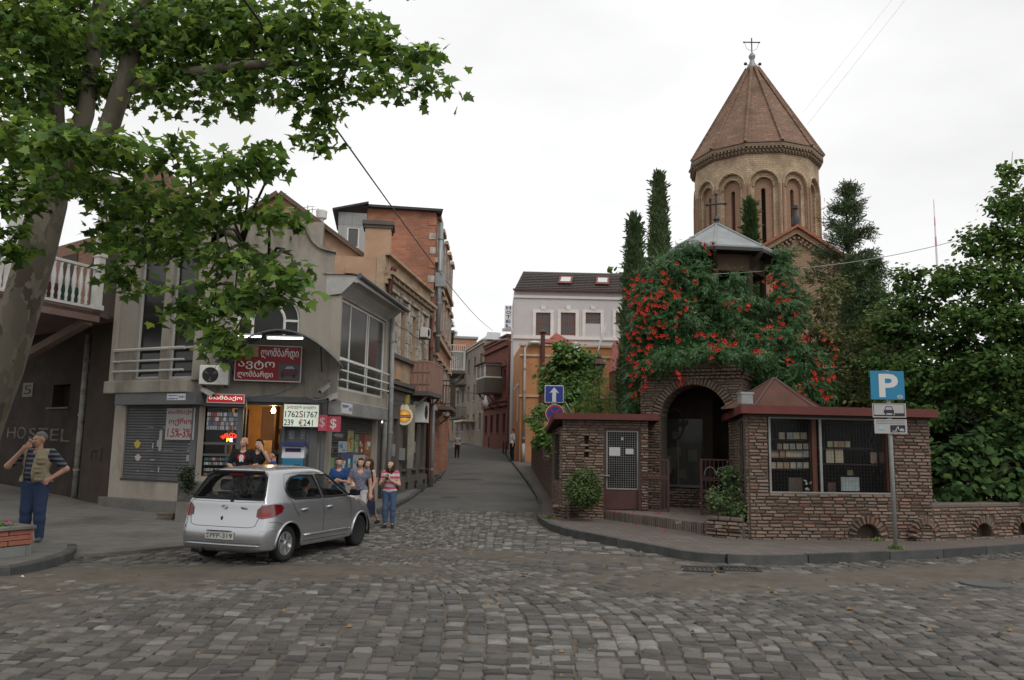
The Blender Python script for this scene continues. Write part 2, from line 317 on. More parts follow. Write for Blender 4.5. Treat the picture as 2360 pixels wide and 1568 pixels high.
KR=smooth_line(KR,1);KL=smooth_line(KL,1)
def inside(poly,x,y):
    c=False;n=len(poly);j=n-1
    for i in range(n):
        if (poly[i][1]>y)!=(poly[j][1]>y) and x<(poly[j][0]-poly[i][0])*(y-poly[i][1])/(poly[j][1]-poly[i][1])+poly[i][0]:c=not c
        j=i
    return c
def lineX(P,y):
    for a,b in zip(P[:-1],P[1:]):
        lo,hi=(a,b) if a.y<b.y else (b,a)
        if lo.y<=y<=hi.y and hi.y>lo.y:return lo.x+(hi.x-lo.x)*(y-lo.y)/(hi.y-lo.y)
    return P[-1].x
mb=MB();rows=[];YS=list(np.concatenate([[24.3,24.9],np.arange(25.6,60,.8)]))+list(np.arange(60,112,3))
KRs=[p for p in KR if p.x<1.3 and p.y>17];KLs=KL[3:]
for i,y in enumerate(YS):
    xl=lineX(KLs,y) if y<95 else -14-(y-95);xr=lineX(KRs,y) if y<KR[0].y else KR[0].x-.45*(y-KR[0].y)
    jag=.18*math.sin(1.7*1) if i==0 else 0
    r_=[]
    for k in range(9):
        x=xl+(xr-xl)*k/8;yy=y+(.35*math.sin(k*2.1) if i==0 else 0)
        r_.append(V((x,yy,zt(x,yy)+(.022+.03*math.sin(PI*k/8) if i else -.03))))
    rows.append(r_)
mb.v=[tuple(p) for r_ in rows for p in r_]
mb.f=[[i*9+k,i*9+k+1,(i+1)*9+k+1,(i+1)*9+k] for i in range(len(rows)-1) for k in range(8)];mb.m=[0]*len(mb.f)
ROAD=kind(mb.build('street_asphalt',MT['asphalt'],smooth=True),'structure')
patchm=mk('asphalt_patch',(.055,.053,.05),.95,.2,3,.3,70)
for k,(px_,py_,rx,ry) in enumerate(((1075,1108,.7,.25),(1035,1150,.35,.16),(1092,1095,.55,.12),(1060,1071,.8,.2))):
    c=gt(px_,py_);q=MB();pts=[V((c.x+rx*math.cos(a)*(1+.2*math.sin(3*a+k)),c.y+ry*2.2*math.sin(a),0)) for a in np.linspace(0,2*PI,14)[:-1]]
    for p in pts:
        xl=lineX(KLs,p.y);xr=lineX(KRs,p.y);fr_=(p.x-xl)/(xr-xl);p.z=zt(p.x,p.y)+.027+.03*math.sin(PI*min(max(fr_,0),1))
    q.add(pts,[tuple(range(13))]);q.build('asphalt_patch',patchm,ROAD)
pavm=brickmat('paving_brick',(.16,.128,.108),(.12,.10,.088),(.075,.065,.057),.26,.085,(1,0),stain=(.10,.085,.072),sscale=.5)
def pavemat(name,ang,bw,bh,c1,c2,mo):
    m,t,b=nodes(name);N=t.nodes.new;L=t.links.new
    g=N('ShaderNodeNewGeometry');mp=N('ShaderNodeMapping');mp.inputs['Rotation'].default_value=(0,0,ang);L(g.outputs['Position'],mp.inputs['Vector'])
    bk=N('ShaderNodeTexBrick');bk.inputs['Scale'].default_value=1;bk.inputs['Brick Width'].default_value=bw;bk.inputs['Row Height'].default_value=bh;bk.inputs['Mortar Size'].default_value=.008
    bk.inputs['Color1'].default_value=rgb(c1);bk.inputs['Color2'].default_value=rgb(c2);bk.inputs['Mortar'].default_value=rgb(mo);L(mp.outputs[0],bk.inputs['Vector'])
    n=N('ShaderNodeTexNoise');n.inputs['Scale'].default_value=.8;n.inputs['Detail'].default_value=9;n.inputs['Roughness'].default_value=.7;L(g.outputs['Position'],n.inputs['Vector'])
    r=N('ShaderNodeMapRange');r.inputs['From Min'].default_value=.4;r.inputs['From Max'].default_value=.7;r.inputs['To Max'].default_value=.55;L(n.outputs['Fac'],r.inputs['Value'])
    mx=N('ShaderNodeMix');mx.data_type='RGBA';L(r.outputs[0],mx.inputs['Factor']);L(bk.outputs['Color'],mx.inputs[6]);mx.inputs[7].default_value=rgb([x*.55 for x in c1])
    L(mx.outputs[2],b.inputs['Base Color']);b.inputs['Roughness'].default_value=.9;b.inputs['Specular IOR Level'].default_value=.25
    bp=N('ShaderNodeBump');bp.invert=True;bp.inputs['Strength'].default_value=.7;bp.inputs['Distance'].default_value=.015;L(bk.outputs['Fac'],bp.inputs['Height']);L(bp.outputs[0],b.inputs['Normal'])
    return m
PAVM=pavemat('paving_brick',.9,.27,.10,(.165,.138,.12),(.115,.098,.086),(.035,.031,.028))
PAVL=pavemat('paving_slab',.2,.55,.4,(.15,.143,.132),(.13,.125,.115),(.06,.056,.05))
HK=.13
def pavement(name,line,inner,mat,kerbm=True,side=1):
    """raised strip between the kerb line and an inner line; kerb stones are parts"""
    n=len(line);mb=MB()
    vs_=[V((p.x,p.y,zt(p.x,p.y)+HK)) for p in line]+[V((p.x,p.y,zt(p.x,p.y)+HK)) for p in inner]
    vs_+=[V((p.x,p.y,zt(p.x,p.y)-.05)) for p in line]
    mb.add(vs_,[(i,i+1,n+i+1,n+i) for i in range(n-1)]+[(i,i+1,2*n+i+1,2*n+i) for i in range(n-1)])
    o=kind(mb.build(name,mat),'structure')
    if kerbm:
        acc=0;seg=[line[0]];tgt=random.uniform(.7,1.2)
        for a,b in zip(line[:-1],line[1:]):
            acc+=(b-a).length;seg.append(b)
            if acc>=tgt:
                kerb_stone(seg,o,side);seg=[b];acc=0;tgt=random.uniform(.7,1.2)*(1 if b.y<30 else 2.5)
        if len(seg)>1:kerb_stone(seg,o,side)
    return o
def kerb_stone(seg,par,side):
    if seg[0].y>62:return
    q=MB();n=len(seg);dz=random.uniform(-.006,.012);ring=[]
    for i,p in enumerate(seg):
        t=(seg[min(i+1,n-1)]-seg[max(i-1,0)]);t=V((t.x,t.y,0)).normalized();nn=V((t.y,-t.x,0))*side
        pp=V((p.x,p.y,zt(p.x,p.y)))
        if i==0:pp+=t*.008
        if i==n-1:pp-=t*.008
        ring+=[pp+nn*.012+V((0,0,-.06)),pp+nn*.012+V((0,0,HK-.018+dz)),pp-nn*.006+V((0,0,HK+.006+dz)),pp-nn*.13+V((0,0,HK+.006+dz)),pp-nn*.13+V((0,0,-.06))]
    fs=[(i*5+j,i*5+(j+1)%5,(i+1)*5+(j+1)%5,(i+1)*5+j) for i in range(n-1) for j in range(5)]+[(0,1,2,3,4),tuple((n-1)*5+j for j in (4,3,2,1,0))]
    q.add(ring,fs);q.build('kerb_stone',MT['kerb'],par)
lineR=densify(KR,.5)
innR=[]
for p in lineR:
    if p.y>22 and p.x<1.3:innR.append(V((max(p.x+.9,1.6) if p.y<50 else p.x+1.2,p.y,0)))
    else:
        q=V((p.x,p.y,0));d=V((4.5,26,0))-q;innR.append(q+d.normalized()*min(9,d.length*.75) if p.x<12 else q+V((-3,8,0)))
PAV_R=pavement('pavement_right',lineR,innR,PAVM,side=-1)
lineL=densify(KL,.5);innL=[]
for p in lineL:
    innL.append(V((-8.3 if p.x<-4.3 and p.y<21 else max(p.x-2.2,-7.5) if p.y<60 else p.x-3,max(p.y,20.9) if p.y<22 else p.y,0)))
PAV_L=pavement('pavement_left',lineL,innL,PAVL,side=1)
ap=[gt(*p) for p in ((168,1286),(300,1277),(440,1262),(560,1240))]+[V((-5.2,18.2,0)),V((-5.0,20.6,0)),V((-8.3,20.9,0)),V((-11,22.4,0)),V((-18,27.5,0)),V((-26,33,0)),V((-26,14,0)),V((-9.5,13.9,0))]
mb=MB();n=len(ap)
tp=[V((p.x,p.y,zt(p.x,p.y)+.045)) for p in ap]
tris=geometry.delaunay_2d_cdt([V((p.x,p.y)) for p in ap]+[V((x,y)) for x in np.arange(-25.5,-5,1.0) for y in np.arange(13,33,1.0) if inside([(p.x,p.y) for p in ap],x,y)],[],[list(range(n))],1,1e-4)
mb.add([V((p.x,p.y,zt(p.x,p.y)+.045)) for p in tris[0]],[tuple(f) for f in tris[2]])
for i in range(n):
    a,b=tp[i],tp[(i+1)%n];mb.quad(a,b,b-V((0,0,.12)),a-V((0,0,.12)))
APRON=kind(mb.build('concrete_apron',MT['concrete']),'structure');AP2=[(p.x,p.y) for p in ap]
isl=densify(smooth_line([V((-30,10.2,0)),V((-22,10.3,0)),V((-13,10.5,0)),V((-8.6,10.9,0))]+[gt(*p) for p in ((0,1334),(80,1318),(150,1297),(172,1286),(174,1274))],1),.5)
bk_=[gt(*p,HK) for p in ((168,1264),(100,1250),(0,1238))]+[V((-13,15.4,0)),V((-30,18,0))]
ISLP=[(p.x,p.y) for p in isl]+[(p.x,p.y) for p in bk_]
mb=MB();mb.prism([V((x,y,-.02)) for x,y in ISLP],(0,0,HK+.02));ISL=kind(mb.build('pavement_island',PAVL),'structure')
sg_=[isl[0]];ac_=0
for a,b in zip(isl[:-1],isl[1:]):
    sg_.append(b);ac_+=(b-a).length
    if ac_>1.0:kerb_stone(sg_,ISL,1);sg_=[b];ac_=0
if len(sg_)>1:kerb_stone(sg_,ISL,1)
PRP=[(p.x,p.y) for p in lineR]+[(p.x,p.y) for p in reversed(innR)]
# ------------------------------------------------------------------ cobbles
def cobbles():
    W0=.20;cs=[]
    nx=180
    rs=np.random.default_rng(3)
    for i in range(nx):
        x0=-18+i*W0;y=3.0+rs.uniform(0,.2)
        while y<25.4:
            l=rs.uniform(.12,.225);yc=y+l/2
            def bend(x_,y_):
                g_=math.exp(-((x_-1.6)/2.8)**2);c_=min(y_,13);b=g_*(.45*math.sin((c_-6)/2.4)-.075*max(0,c_-8)**2)+.12*math.sin(y_*.5+x_*.35)+.04*math.sin(y_*1.3+x_*.5)
                return b+(.9*math.sin((y_-15.5)*.28)*(1-math.exp(-abs(x_)/3)) if y_>15.5 else 0)
            b0=bend(x0,yc);x=x0+b0;sl=math.atan((bend(x0,yc+.1)-b0)/.1);sp_=max(.55,min(1.35,1+(bend(x0+.1,yc)-bend(x0-.1,yc))/.2))*math.cos(sl)
            y+=l+.006
            cs.append((x+rs.normal(0,.012),yc+rs.normal(0,.012),W0/2*sp_-rs.uniform(.004,.016),l/2-rs.uniform(.002,.012),-sl+rs.normal(0,.05)))
    xl=[(p.x,p.y) for p in lineL]+[(-6.3,30)]
    out=[]
    for c in cs:
        x,y=c[0],c[1];h=y/.93
        if abs(x)>.68*y+.8 or y<5.2:continue
        if inside(AP2,x,y) or inside(ISLP,x,y) or inside(PRP,x,y):continue
        if x>KR[0].x and y>13.9 and x>np.interp(y,[14,14.6,16.6,18.4,20.7,26],[3.4,3.0,1.9,1.05,.78,1.0])-.08 and not (x>3.4 and y<np.interp(x,[3.4,4.7,6.5,8,10.5,15],[14.2,14.1,14.75,15.35,16.6,19.1])-.1):continue
        if x<-3.2 and y>19.6 and x<np.interp(y,[19.8,20.4,21.7,25.6],[-5.5,-4.2,-3.75,-3.3])+.1:continue
        if y>24.3+.3*math.sin(x*2.1) and -3.3<x<1.1:continue
        out.append(c)
    out.sort(key=lambda c:c[1])
    def stone(seed,n=7):
        r=np.random.default_rng(seed);ang=np.array([-.75,-.25,.25,.75,1.25,1.75,2.25,2.75])*PI/2+0
        base=np.array([(1,-.8),(1,.8),(.8,1),(-.8,1),(-1,.8),(-1,-.8),(-.8,-1),(.8,-1)],float)*(1+r.normal(0,.05,(8,2)))
        low=np.c_[base*1.0,np.full(8,-1.0)];mid=np.c_[base,np.full(8,-.25)];top=np.c_[base*.89+r.normal(0,.025,(8,2)),r.normal(0,.06,8)]
        vv=np.r_[low,mid,top,[[r.normal(0,.1),r.normal(0,.1),.07]]]
        f=[(k,(k+1)%8,8+(k+1)%8,8+k) for k in range(8)]+[(8+k,8+(k+1)%8,16+(k+1)%8,16+k) for k in range(8)]
        f+=[(16+2*k,16+(2*k+1)%8,16+(2*k+2)%8,24) for k in range(4)]
        return vv,np.array(f)
    kinds_=[stone(s) for s in range(8)]
    m=mk('cobble',(.094,.087,.078),.8,.32,9,.4,45,stain=(.092,.078,.062),samt=.7,sscale=.9,island=.5,spec=.35)
    m2=mk('cobble_pale',(.155,.146,.133),.8,.3,9,.5,45,stain=(.11,.10,.088),samt=.6,sscale=3,island=.25,spec=.35);m3=mk('cobble_dark',(.06,.057,.052),.75,.3,9,.5,45,stain=(.07,.062,.052),samt=.5,sscale=2,island=.3,spec=.4);MS=(m,m2,m3)
    meshes=[]
    for vv,f in kinds_:
        me=bpy.data.meshes.new('cobble');me.from_pydata(vv.tolist(),[],[list(map(int,q)) for q in f]);me.polygons.foreach_set('use_smooth',[True]*len(me.polygons));me.set_sharp_from_angle(angle=.9);row_=[]
        for mm in MS:e=me.copy();e.name='cobble';e.materials.append(mm);row_.append(e)
        meshes.append(row_)
    rs=np.random.default_rng(11);VV=[];FF=[];MM_=[];base=0
    near=[c for c in out if abs(c[0])<.645*c[1] and c[1]>6.75]
    ids=set(id(c) for c in near[:300])
    for c in out:
        k=int(rs.integers(8));x,y,hx,hy,a=c;u_=rs.random();pp=.05+.42*math.exp(-((x-.9-.1*(y-7))/1.3)**2-((y-8)/2.2)**2)+(.25 if y>15 and abs(x)<3 else 0);mi_=1 if u_<pp else 2 if u_>.72 else 0;z=rs.normal(-.004,.005)-.003;tx,ty=rs.normal(0,.03,2);flip=rs.integers(4)*PI/2 if abs(hx-hy)<.01 else rs.integers(2)*PI
        if id(c) in ids:
            o=bpy.data.objects.new('cobble',meshes[k][mi_]);COL.objects.link(o);o.parent=PAVED;o.location=(x,y,z);o.scale=(hx,hy,.06);o.rotation_euler=(tx,ty,a+flip)
        else:
            vv,f=kinds_[k];ca,sa=math.cos(a+flip),math.sin(a+flip);q=vv*(hx,hy,.06)
            zz=q[:,2]+z+q[:,1]*tx+q[:,0]*ty
            VV.append(np.c_[q[:,0]*ca-q[:,1]*sa+x,q[:,0]*sa+q[:,1]*ca+y,zz]);FF.append(f+base);base+=len(vv);MM_+=[mi_]*len(f)
    o=numpy_mesh('cobbles',np.concatenate(VV),np.concatenate(FF),list(MS),PAVED,smooth=True);o.data.polygons.foreach_set('material_index',MM_);o.data.set_sharp_from_angle(angle=.9);kind(o,'stuff')
    return len(out)
PAVED=kind(MB().add([(-11.4,5.1,-.075),(11.4,5.1,-.075),(14,16,-.075),(1,24.5,-.075),(-3,24.5,-.075),(-11.4,16,-.075)],[(0,1,2,3,4,5)]).build('cobbled_road',mk('grit',(.07,.06,.05),.97,.3,8,.3,60)),'structure')
cobbles()
for j,(p,lab) in enumerate((((1620,1313),'left of two dark iron drain grates set in the gutter'),((1705,1313),'right of two dark iron drain grates, nearer the parking sign pole'))):
    c=gt(*p);t=thing('drain_grate',lab,'drain',(c.x,c.y,0),'drain grates by the kerb');q=MB();F=Fr((c.x-.32,c.y+.05),(c.x+.32,c.y-.05))
    for a,b in ((-.0,.05),(.59,.64)):F.box(q,a,b,-.25,.25,-.02,.012)
    F.box(q,.05,.59,.2,.25,-.02,.012);F.box(q,.05,.59,-.25,-.2,-.02,.012);q.build('frame',MT['metal_dark'],t)
    q=MB()
    for k in range(7):F.box(q,.075+k*.075,.11+k*.075,-.2,.2,-.02,.006)
    q.build('grille',MT['metal_dark'],t)
mh=MB();c=gt(2270,1348);mh.lathe([(.34,-.01),(.34,.022),(.3,.03),(0,.03)],(c.x,c.y,.0),20);tag(mh.build('manhole_cover',MT['asphalt']),'round dark cover lying flush in the cobbles at right','manhole')
# ------------------------------------------------------------------ lettering
_tx={}
def text_mesh(s,bold=0.0):
    if (s,bold) not in _tx:
        cu=bpy.data.curves.new('text','FONT');cu.body=s;cu.size=1;cu.offset=bold;cu.resolution_u=3;cu.extrude=.02
        o=bpy.data.objects.new('text',cu);COL.objects.link(o);dg=bpy.context.evaluated_depsgraph_get();me=bpy.data.meshes.new_from_object(o.evaluated_get(dg))
        v=[tuple(q.co) for q in me.vertices];f=[list(p.vertices) for p in me.polygons]
        bpy.data.objects.remove(o);bpy.data.curves.remove(cu);bpy.data.meshes.remove(me);_tx[(s,bold)]=(v,f)
    return _tx[(s,bold)]
def txt(parent,F,s,u0,u1,z0,z1,w,mat,name='lettering',bold=0.0,thick=.004,mb=None):
    v,f=text_mesh(s,bold)
    if not v:return None
    xs=[q[0] for q in v];ys=[q[1] for q in v];x0,x1,y0,y1=min(xs),max(xs),min(ys),max(ys)
    q=mb or MB();q.add([F.P(u0+(a-x0)/(x1-x0)*(u1-u0),w+thick*(.5+c/.04),z0+(b-y0)/(y1-y0)*(z1-z0)) for a,b,c in v],f)
    return None if mb else q.build(name,mat,parent)
def plate(parent,F,h,w,th,mat,name='plate',bevel=0):q=MB();F.box(q,h[0],h[1],w,w+th,h[2],h[3]);return q.build(name,mat,parent,bevel=bevel)
def arc_poly(uc,zc,r,a0,a1,n):return [(uc+r*math.cos(a0+(a1-a0)*i/n),zc+r*math.sin(a0+(a1-a0)*i/n)) for i in range(n+1)]
def poly_wall(mb,F,outer,holes,w,depth,mi=0):
    """flat wall of any outline with shaped openings, reveals of given depth"""
    pts=[];loops=[]
    for lp in [outer]+holes:
        loops.append(list(range(len(pts),len(pts)+len(lp))));pts+=[V(p) for p in lp]
    ed=[(l[i],l[(i+1)%len(l)]) for l in loops for i in range(len(l))]
    r=geometry.delaunay_2d_cdt(pts,ed,[],0,1e-5);co=r[0]
    for f in r[2]:
        c=sum((co[i] for i in f),V((0,0)))/len(f)
        if inside(outer,c.x,c.y) and not any(inside(h,c.x,c.y) for h in holes):mb.add([F.P(co[i].x,w,co[i].y) for i in f],[tuple(range(len(f)))],mi)
    for lp in [outer]+holes:
        for a,b in zip(lp,lp[1:]+lp[:1]):mb.quad(F.P(a[0],w,a[1]),F.P(b[0],w,b[1]),F.P(b[0],w-depth,b[1]),F.P(a[0],w-depth,a[1]),mi)
def slats(parent,F,h,w,dz,mat,name='shutter_slat',depth=.012):
    """roller shutter: separate curved slats sharing one mesh"""
    q=MB();L_=h[1]-h[0];prof=[(0,0),(depth,.25*dz),(depth*1.1,.5*dz),(depth,.75*dz),(0,.93*dz),(-.01,.5*dz)]
    vs_=[F.P(u,w+a,h[2]+b)-F.P(0,0,0) for u in (h[0],h[1]) for a,b in prof];n=6
    q.add(vs_,[(j,(j+1)%n,n+(j+1)%n,n+j) for j in range(n)]+[tuple(range(n))[::-1],tuple(range(n,2*n))])
    base=F.P(0,0,0);first=None;k=int((h[3]-h[2])/dz)
    for i in range(k):
        if first is None:
            me=bpy.data.meshes.new(name);me.from_pydata(q.v,[],q.f);fin(me,mat);first=me
        o=bpy.data.objects.new(name,first);COL.objects.link(o);o.parent=parent;o.location=base+V((0,0,i*dz))-parent_loc(parent)
# ------------------------------------------------------------------ corner shop
PB,PA,PC,PD,PE=(-10.8,22.0),(-8.22,20.75),(-4.91,21.39),(-4.30,26.22),(-3.45,32.95)
FL,FC,FS,FO=Fr(PB,PA),Fr(PA,PC),Fr(PC,PD),Fr(PD,PE)
SHOP=thing('corner_shop','two-storey grey stucco corner shop with curved gable and arched window','building',(-7,21.2,0))
zl0,zl1=FL.uz(A2(400,810))[1],FL.uz(A2(400,722))[1]
LTOP=FL.uz(D4(450,500))[1]
wins=[]
for a,b in (((285,0),(438,702)),((522,0),(672,700))):
    u0,_,z0,_=FL.rect(A2(*a),A2(*b),.2);u1=FL.uz(A2(b[0],400),.2)[0];wins.append((u0,u1,z0,LTOP-.9))
mb=MB();FL.wall(mb,-.12,FL.L+.1,zl1,LTOP,wins,.2,.3,0);mb.build('facade_wall',MT['stucco_grey'],SHOP)
zmid=FL.uz(A2(400,485),.2)[1]
for h in wins:FL.window(SHOP,h,.06,.07,1,1,MT['trim_white'],MT['glass_dark'],zb=[zmid])
for k,yy in enumerate((490,572,645)):
    z=FL.uz(A2(420,yy),.3)[1];q=MB();r_=.03 if k else .045
    q.tube([FL.P(.05,.29,z),FL.P(1.2,.3,z),FL.P(FL.L-.15,.29,z)],r_,6)
    for u in (.12,1.22,FL.L-.25):q.bar(FL.P(u,.2,z),FL.P(u,.29,z),.03,.03)
    q.build('balcony_rail',MT['trim_white'],SHOP)
mb=MB();FL.box(mb,-.2,FL.L+.05,-.1,.34,zl0,zl1-.003);mb.build('ledge',MT['stucco_grey'],SHOP,bevel=.02)
mb=MB();FL.box(mb,-.1,.06,.201,.27,zl1,LTOP);mb.build('pilaster',MT['stucco_pale'],SHOP)
sh=FL.rect(D1(62,690),D1(805,1495),.02);bx=FL.rect(D1(20,545),D1(745,660),.3);zb0=bx[2]
mb=MB();FL.wall(mb,-.1,FL.L,.0,zl0,[(sh[0],sh[1],sh[2],zb0+.1)],.0,.2);mb.build('facade_wall',MT['stucco_pale'],SHOP)
mb=MB();FL.box(mb,-.3,FL.L-.3,0,.14,.0,.36);mb.build('plinth',MT['concrete'],SHOP,bevel=.02)
slats(SHOP,FL,(sh[0]+.01,sh[1]-.01,sh[2],zb0+.06),-.06,.075,MT['metal_grey'])
mb=MB();FL.box(mb,sh[0]-.1,sh[1]+.16,.01,.3,zb0,zl0-.002);mb.build('shutter_box',MT['metal_grey'],SHOP,bevel=.015)
mb=MB();FL.box(mb,sh[0],sh[1],-.04,.02,sh[2]-.06,sh[2]-.003);mb.build('shutter_rail',MT['metal_dark'],SHOP)
mred=flat('sign_red',(.30,.012,.018),.5);mredt=flat('letter_red',(.27,.02,.028),.6);mwh=flat('sign_white',(.55,.55,.54),.5);mpap=mk('paper',(.33,.33,.32),.7,.06,3,.02,20)
h=FL.rect(D1(517,702),D1(802,1048),.0);P0=thing('price_poster','pale poster with red lettering 1.5%-3% on closed left shutter','poster',FL.P(h[0],0,h[2]));plate(P0,FL,h,.0,.012,mpap,'sheet')
hz_=h[3]-h[2]
for s,a,b,m0,m1 in (('თამბაქო',.78,.95,.05,.95),('ოქრო',.44,.68,.1,.9),('1.5%-3%',.08,.36,.08,.9)):txt(P0,FL,s,h[0]+m0*(h[1]-h[0]),h[0]+m1*(h[1]-h[0]),h[2]+a*hz_,h[2]+b*hz_,.013,mredt,bold=.012)
h=FL.rect(D1(517,545),D1(712,612),.3);P0=thing('street_number_plate','small white street number plate on left shutter box','sign',FL.P(h[0],.3,h[2]));plate(P0,FL,h,.302,.008,mwh,'plate')
mblue=flat('letter_blue',(.03,.06,.28),.6);txt(P0,FL,'N41',h[0]+.66*(h[1]-h[0]),h[0]+.95*(h[1]-h[0]),h[2]+.3*(h[3]-h[2]),h[2]+.75*(h[3]-h[2]),.312,mblue);txt(P0,FL,'ლესელიძის ქ.',h[0]+.05*(h[1]-h[0]),h[0]+.6*(h[1]-h[0]),h[2]+.6*(h[3]-h[2]),h[2]+.85*(h[3]-h[2]),.312,mblue);txt(P0,FL,'Leselidze St.',h[0]+.05*(h[1]-h[0]),h[0]+.6*(h[1]-h[0]),h[2]+.14*(h[3]-h[2]),h[2]+.42*(h[3]-h[2]),.312,mblue)
for c_,p,q in (((.42,.33,.06),(150,1042),(232,1140)),((.42,.33,.33),(158,1195),(235,1280))):
    h=FL.rect(D1(*p),D1(*q),-.04);mb=MB();n=9
    pts=[FL.P(h[0]+(h[1]-h[0])*(.5+.5*(.8+.2*math.sin(5*a))*math.cos(a)),-.035,h[2]+(h[3]-h[2])*(.5+.5*(.85+.15*math.cos(4*a))*math.sin(a))) for a in np.linspace(0,2*PI,n*2)[:-1]]
    mb.add(pts,[tuple(range(len(pts)))]);mb.build('torn_sticker',flat('sticker',c_,.7),SHOP)
sm=flat('tape_rest',(.3,.3,.29),.7)
for (x0,y0,x1,y1) in ((310,905,370,912),(470,905,510,912),(432,940,448,1165),(405,1050,416,1120),(353,1080,362,1140),(290,1158,365,1164),(470,1160,585,1168),(330,1255,375,1270),(325,1380,370,1390),(725,1210,760,1280),(740,1130,780,1140),(415,1340,424,1400),(185,1378,200,1390),(740,1090,770,1102),(730,1160,765,1172)):
    h=FL.rect(D1(x0,y0),D1(x1,y1),-.04);plate(SHOP,FL,h,-.043,.004,sm,'tape_remnant')
hdr=FC.uz(A3(700,640))[1];par=[]
for p in ((-1,300),(20,262),(52,225),(72,180),(85,166),(260,187),(430,208),(462,222),(474,258),(500,305),(538,338),(585,352),(626,360)):par.append(FC.uz(B1(*p)))
uA=0.02;par[0]=(uA,par[1][1]-.35)
uc=(FC.uz(B1(70,735))[0]+FC.uz(B1(427,735))[0])/2;zs=FC.uz(B1(250,737))[1];rO=(FC.uz(B1(427,735))[0]-FC.uz(B1(70,735))[0])/2;zbt=FC.uz(B1(250,840))[1]
holeW=arc_poly(uc,zs,rO,0,PI,18)+[(uc-rO,zbt),(uc+rO,zbt)]
outer=[(FC.L,hdr),(FC.L,par[-1][1])]+[p for p in reversed(par)]+[(uA,hdr)]
mb=MB();poly_wall(mb,FC,outer,[holeW],0,.3);mb.build('gable_wall',MT['stucco_grey'],SHOP)
mb=MB()
for a,b in zip(par[1:-1],par[2:]):mb.bar(FC.P(a[0],-.1,a[1]+.02),FC.P(b[0],-.1,b[1]+.02),.34,.07)
mb.build('gable_coping',MT['stucco_grey'],SHOP)
q=MB();q.add([FC.P(*(lambda t:(t[0],.004,t[1]))(FC.uz(D4(*p)))) for p in ((1585,1110),(1640,1060),(1760,1075),(1850,1090),(1800,1160),(1840,1245),(1740,1200),(1650,1160))],[tuple(range(8))]);q.build('repair_patch',mk('cement_patch',(.17,.165,.155),.95,.2,5,.2),SHOP)
wn=MB();g_=MB()
for r0 in (rO-.03,rO*.5):
    ap_=arc_poly(uc,zs,r0,0,PI,20);wn.tube([FC.P(u,-.1,z) for u,z in [(uc+r0,zbt)]+ap_+[(uc-r0,zbt)]],.04,6)
for a in (.28,.5,.72):wn.bar(FC.P(uc+rO*.5*math.cos(a*PI),-.1,zs+rO*.5*math.sin(a*PI)),FC.P(uc+rO*math.cos(a*PI),-.1,zs+rO*math.sin(a*PI)),.06,.06)
for s in (-1,1):wn.bar(FC.P(uc+s*rO*.5,-.1,zs),FC.P(uc+s*rO,-.1,zs),.06,.06)
wo=wn.build('arched_window',MT['paint_white'],SHOP);g_.add([FC.P(u,-.13,z) for u,z in holeW],[tuple(range(len(holeW)))]);g_.build('pane',MT['glass_dark'],wo)
zt_=hdr-.02;dw=FC.rect(A3(400,698),A3(655,1180));dw=(dw[0],dw[1],.12,dw[3]);sw=FC.rect(D1(915,690),D1(1325,1440))
mb=MB();FC.wall(mb,0.1,FC.L-.05,0,hdr,[(sw[0],sw[1],sw[2],sw[3]),dw],-.12,.18);mb.build('shop_front',MT['metal_grey'],SHOP)
for u0,u1 in ((-.02,.2),(dw[0]-.17,dw[0]-.02),(dw[1]+.02,dw[1]+.1),(FC.L-.42,FC.L-.2),(FC.L-.12,FC.L+.0)):
    mb=MB();FC.box(mb,u0,u1,-.118,.03,.1,hdr-.03);mb.build('metal_column',MT['metal_grey'],SHOP,bevel=.01)
mb=MB();FC.box(mb,.02,FC.L,-.117,.045,hdr-.15,hdr);mb.build('lintel',MT['metal_grey'],SHOP)
zc_=FC.uz(D1(1100,1440))[1];mb=MB();FC.box(mb,.2,dw[0]-.2,-.117,.0,.1,zc_-.02);mb.build('dado_panel',MT['stucco_pale'],SHOP)
mwarm=mk('interior_wall',(.46,.27,.11),.8,.2,3);mb=MB()
FC.box(mb,dw[0]-.35,dw[1]+.35,-2.4,-2.3,.1,3.1);FC.box(mb,dw[0]-.45,dw[0]-.35,-2.4,-.31,.1,3.1);FC.box(mb,dw[1]+.35,dw[1]+.45,-2.4,-.31,.1,3.1);FC.box(mb,dw[0]-.45,dw[1]+.45,-2.4,-.31,3.1,3.2);FC.box(mb,dw[0]-.45,dw[1]+.45,-2.4,-.31,.0,.1)
mb.build('interior_room',mwarm,SHOP)
q=MB();FC.box(q,dw[0]+.25,dw[0]+.62,-2.29,-1.2,.1,1.95);q.build('inner_cabinet',mk('cabinet',(.42,.26,.12),.7,.1),SHOP)
q=MB();FC.box(q,dw[1]-.3,dw[1]+.3,-2.29,-2.2,.1,1.55);q.build('inner_door',MT['wood_dark'],SHOP)
q=MB();FC.box(q,dw[0]+.2,dw[0]+.62,-2.295,-2.25,1.96,2.9);q.build('dark_panel',MT['wood_pink'],SHOP);q=MB();FC.box(q,dw[0]+.625,dw[0]+.68,-2.29,-1.3,.1,3.05);q.build('door_post',MT['wood_dark'],SHOP);q=MB();FC.box(q,dw[0]-.3,dw[0]+.2,-1.5,-1.42,1.0,1.05);q.build('counter',MT['wood_dark'],SHOP)
for k in range(9):
    q=MB();FC.box(q,dw[0]+.62+.0,dw[0]+.63,-1.9+.0,-1.7,1,1.2) if 0 else FC.box(q,dw[1]-.28+.13*(k%3),dw[1]-.19+.13*(k%3),-2.295,-2.285,1.7+.22*(k//3),1.85+.22*(k//3));q.build('pinned_notice',flat('notice',(.5,.3,.12) if k%2 else (.08,.05,.03),.7),SHOP)
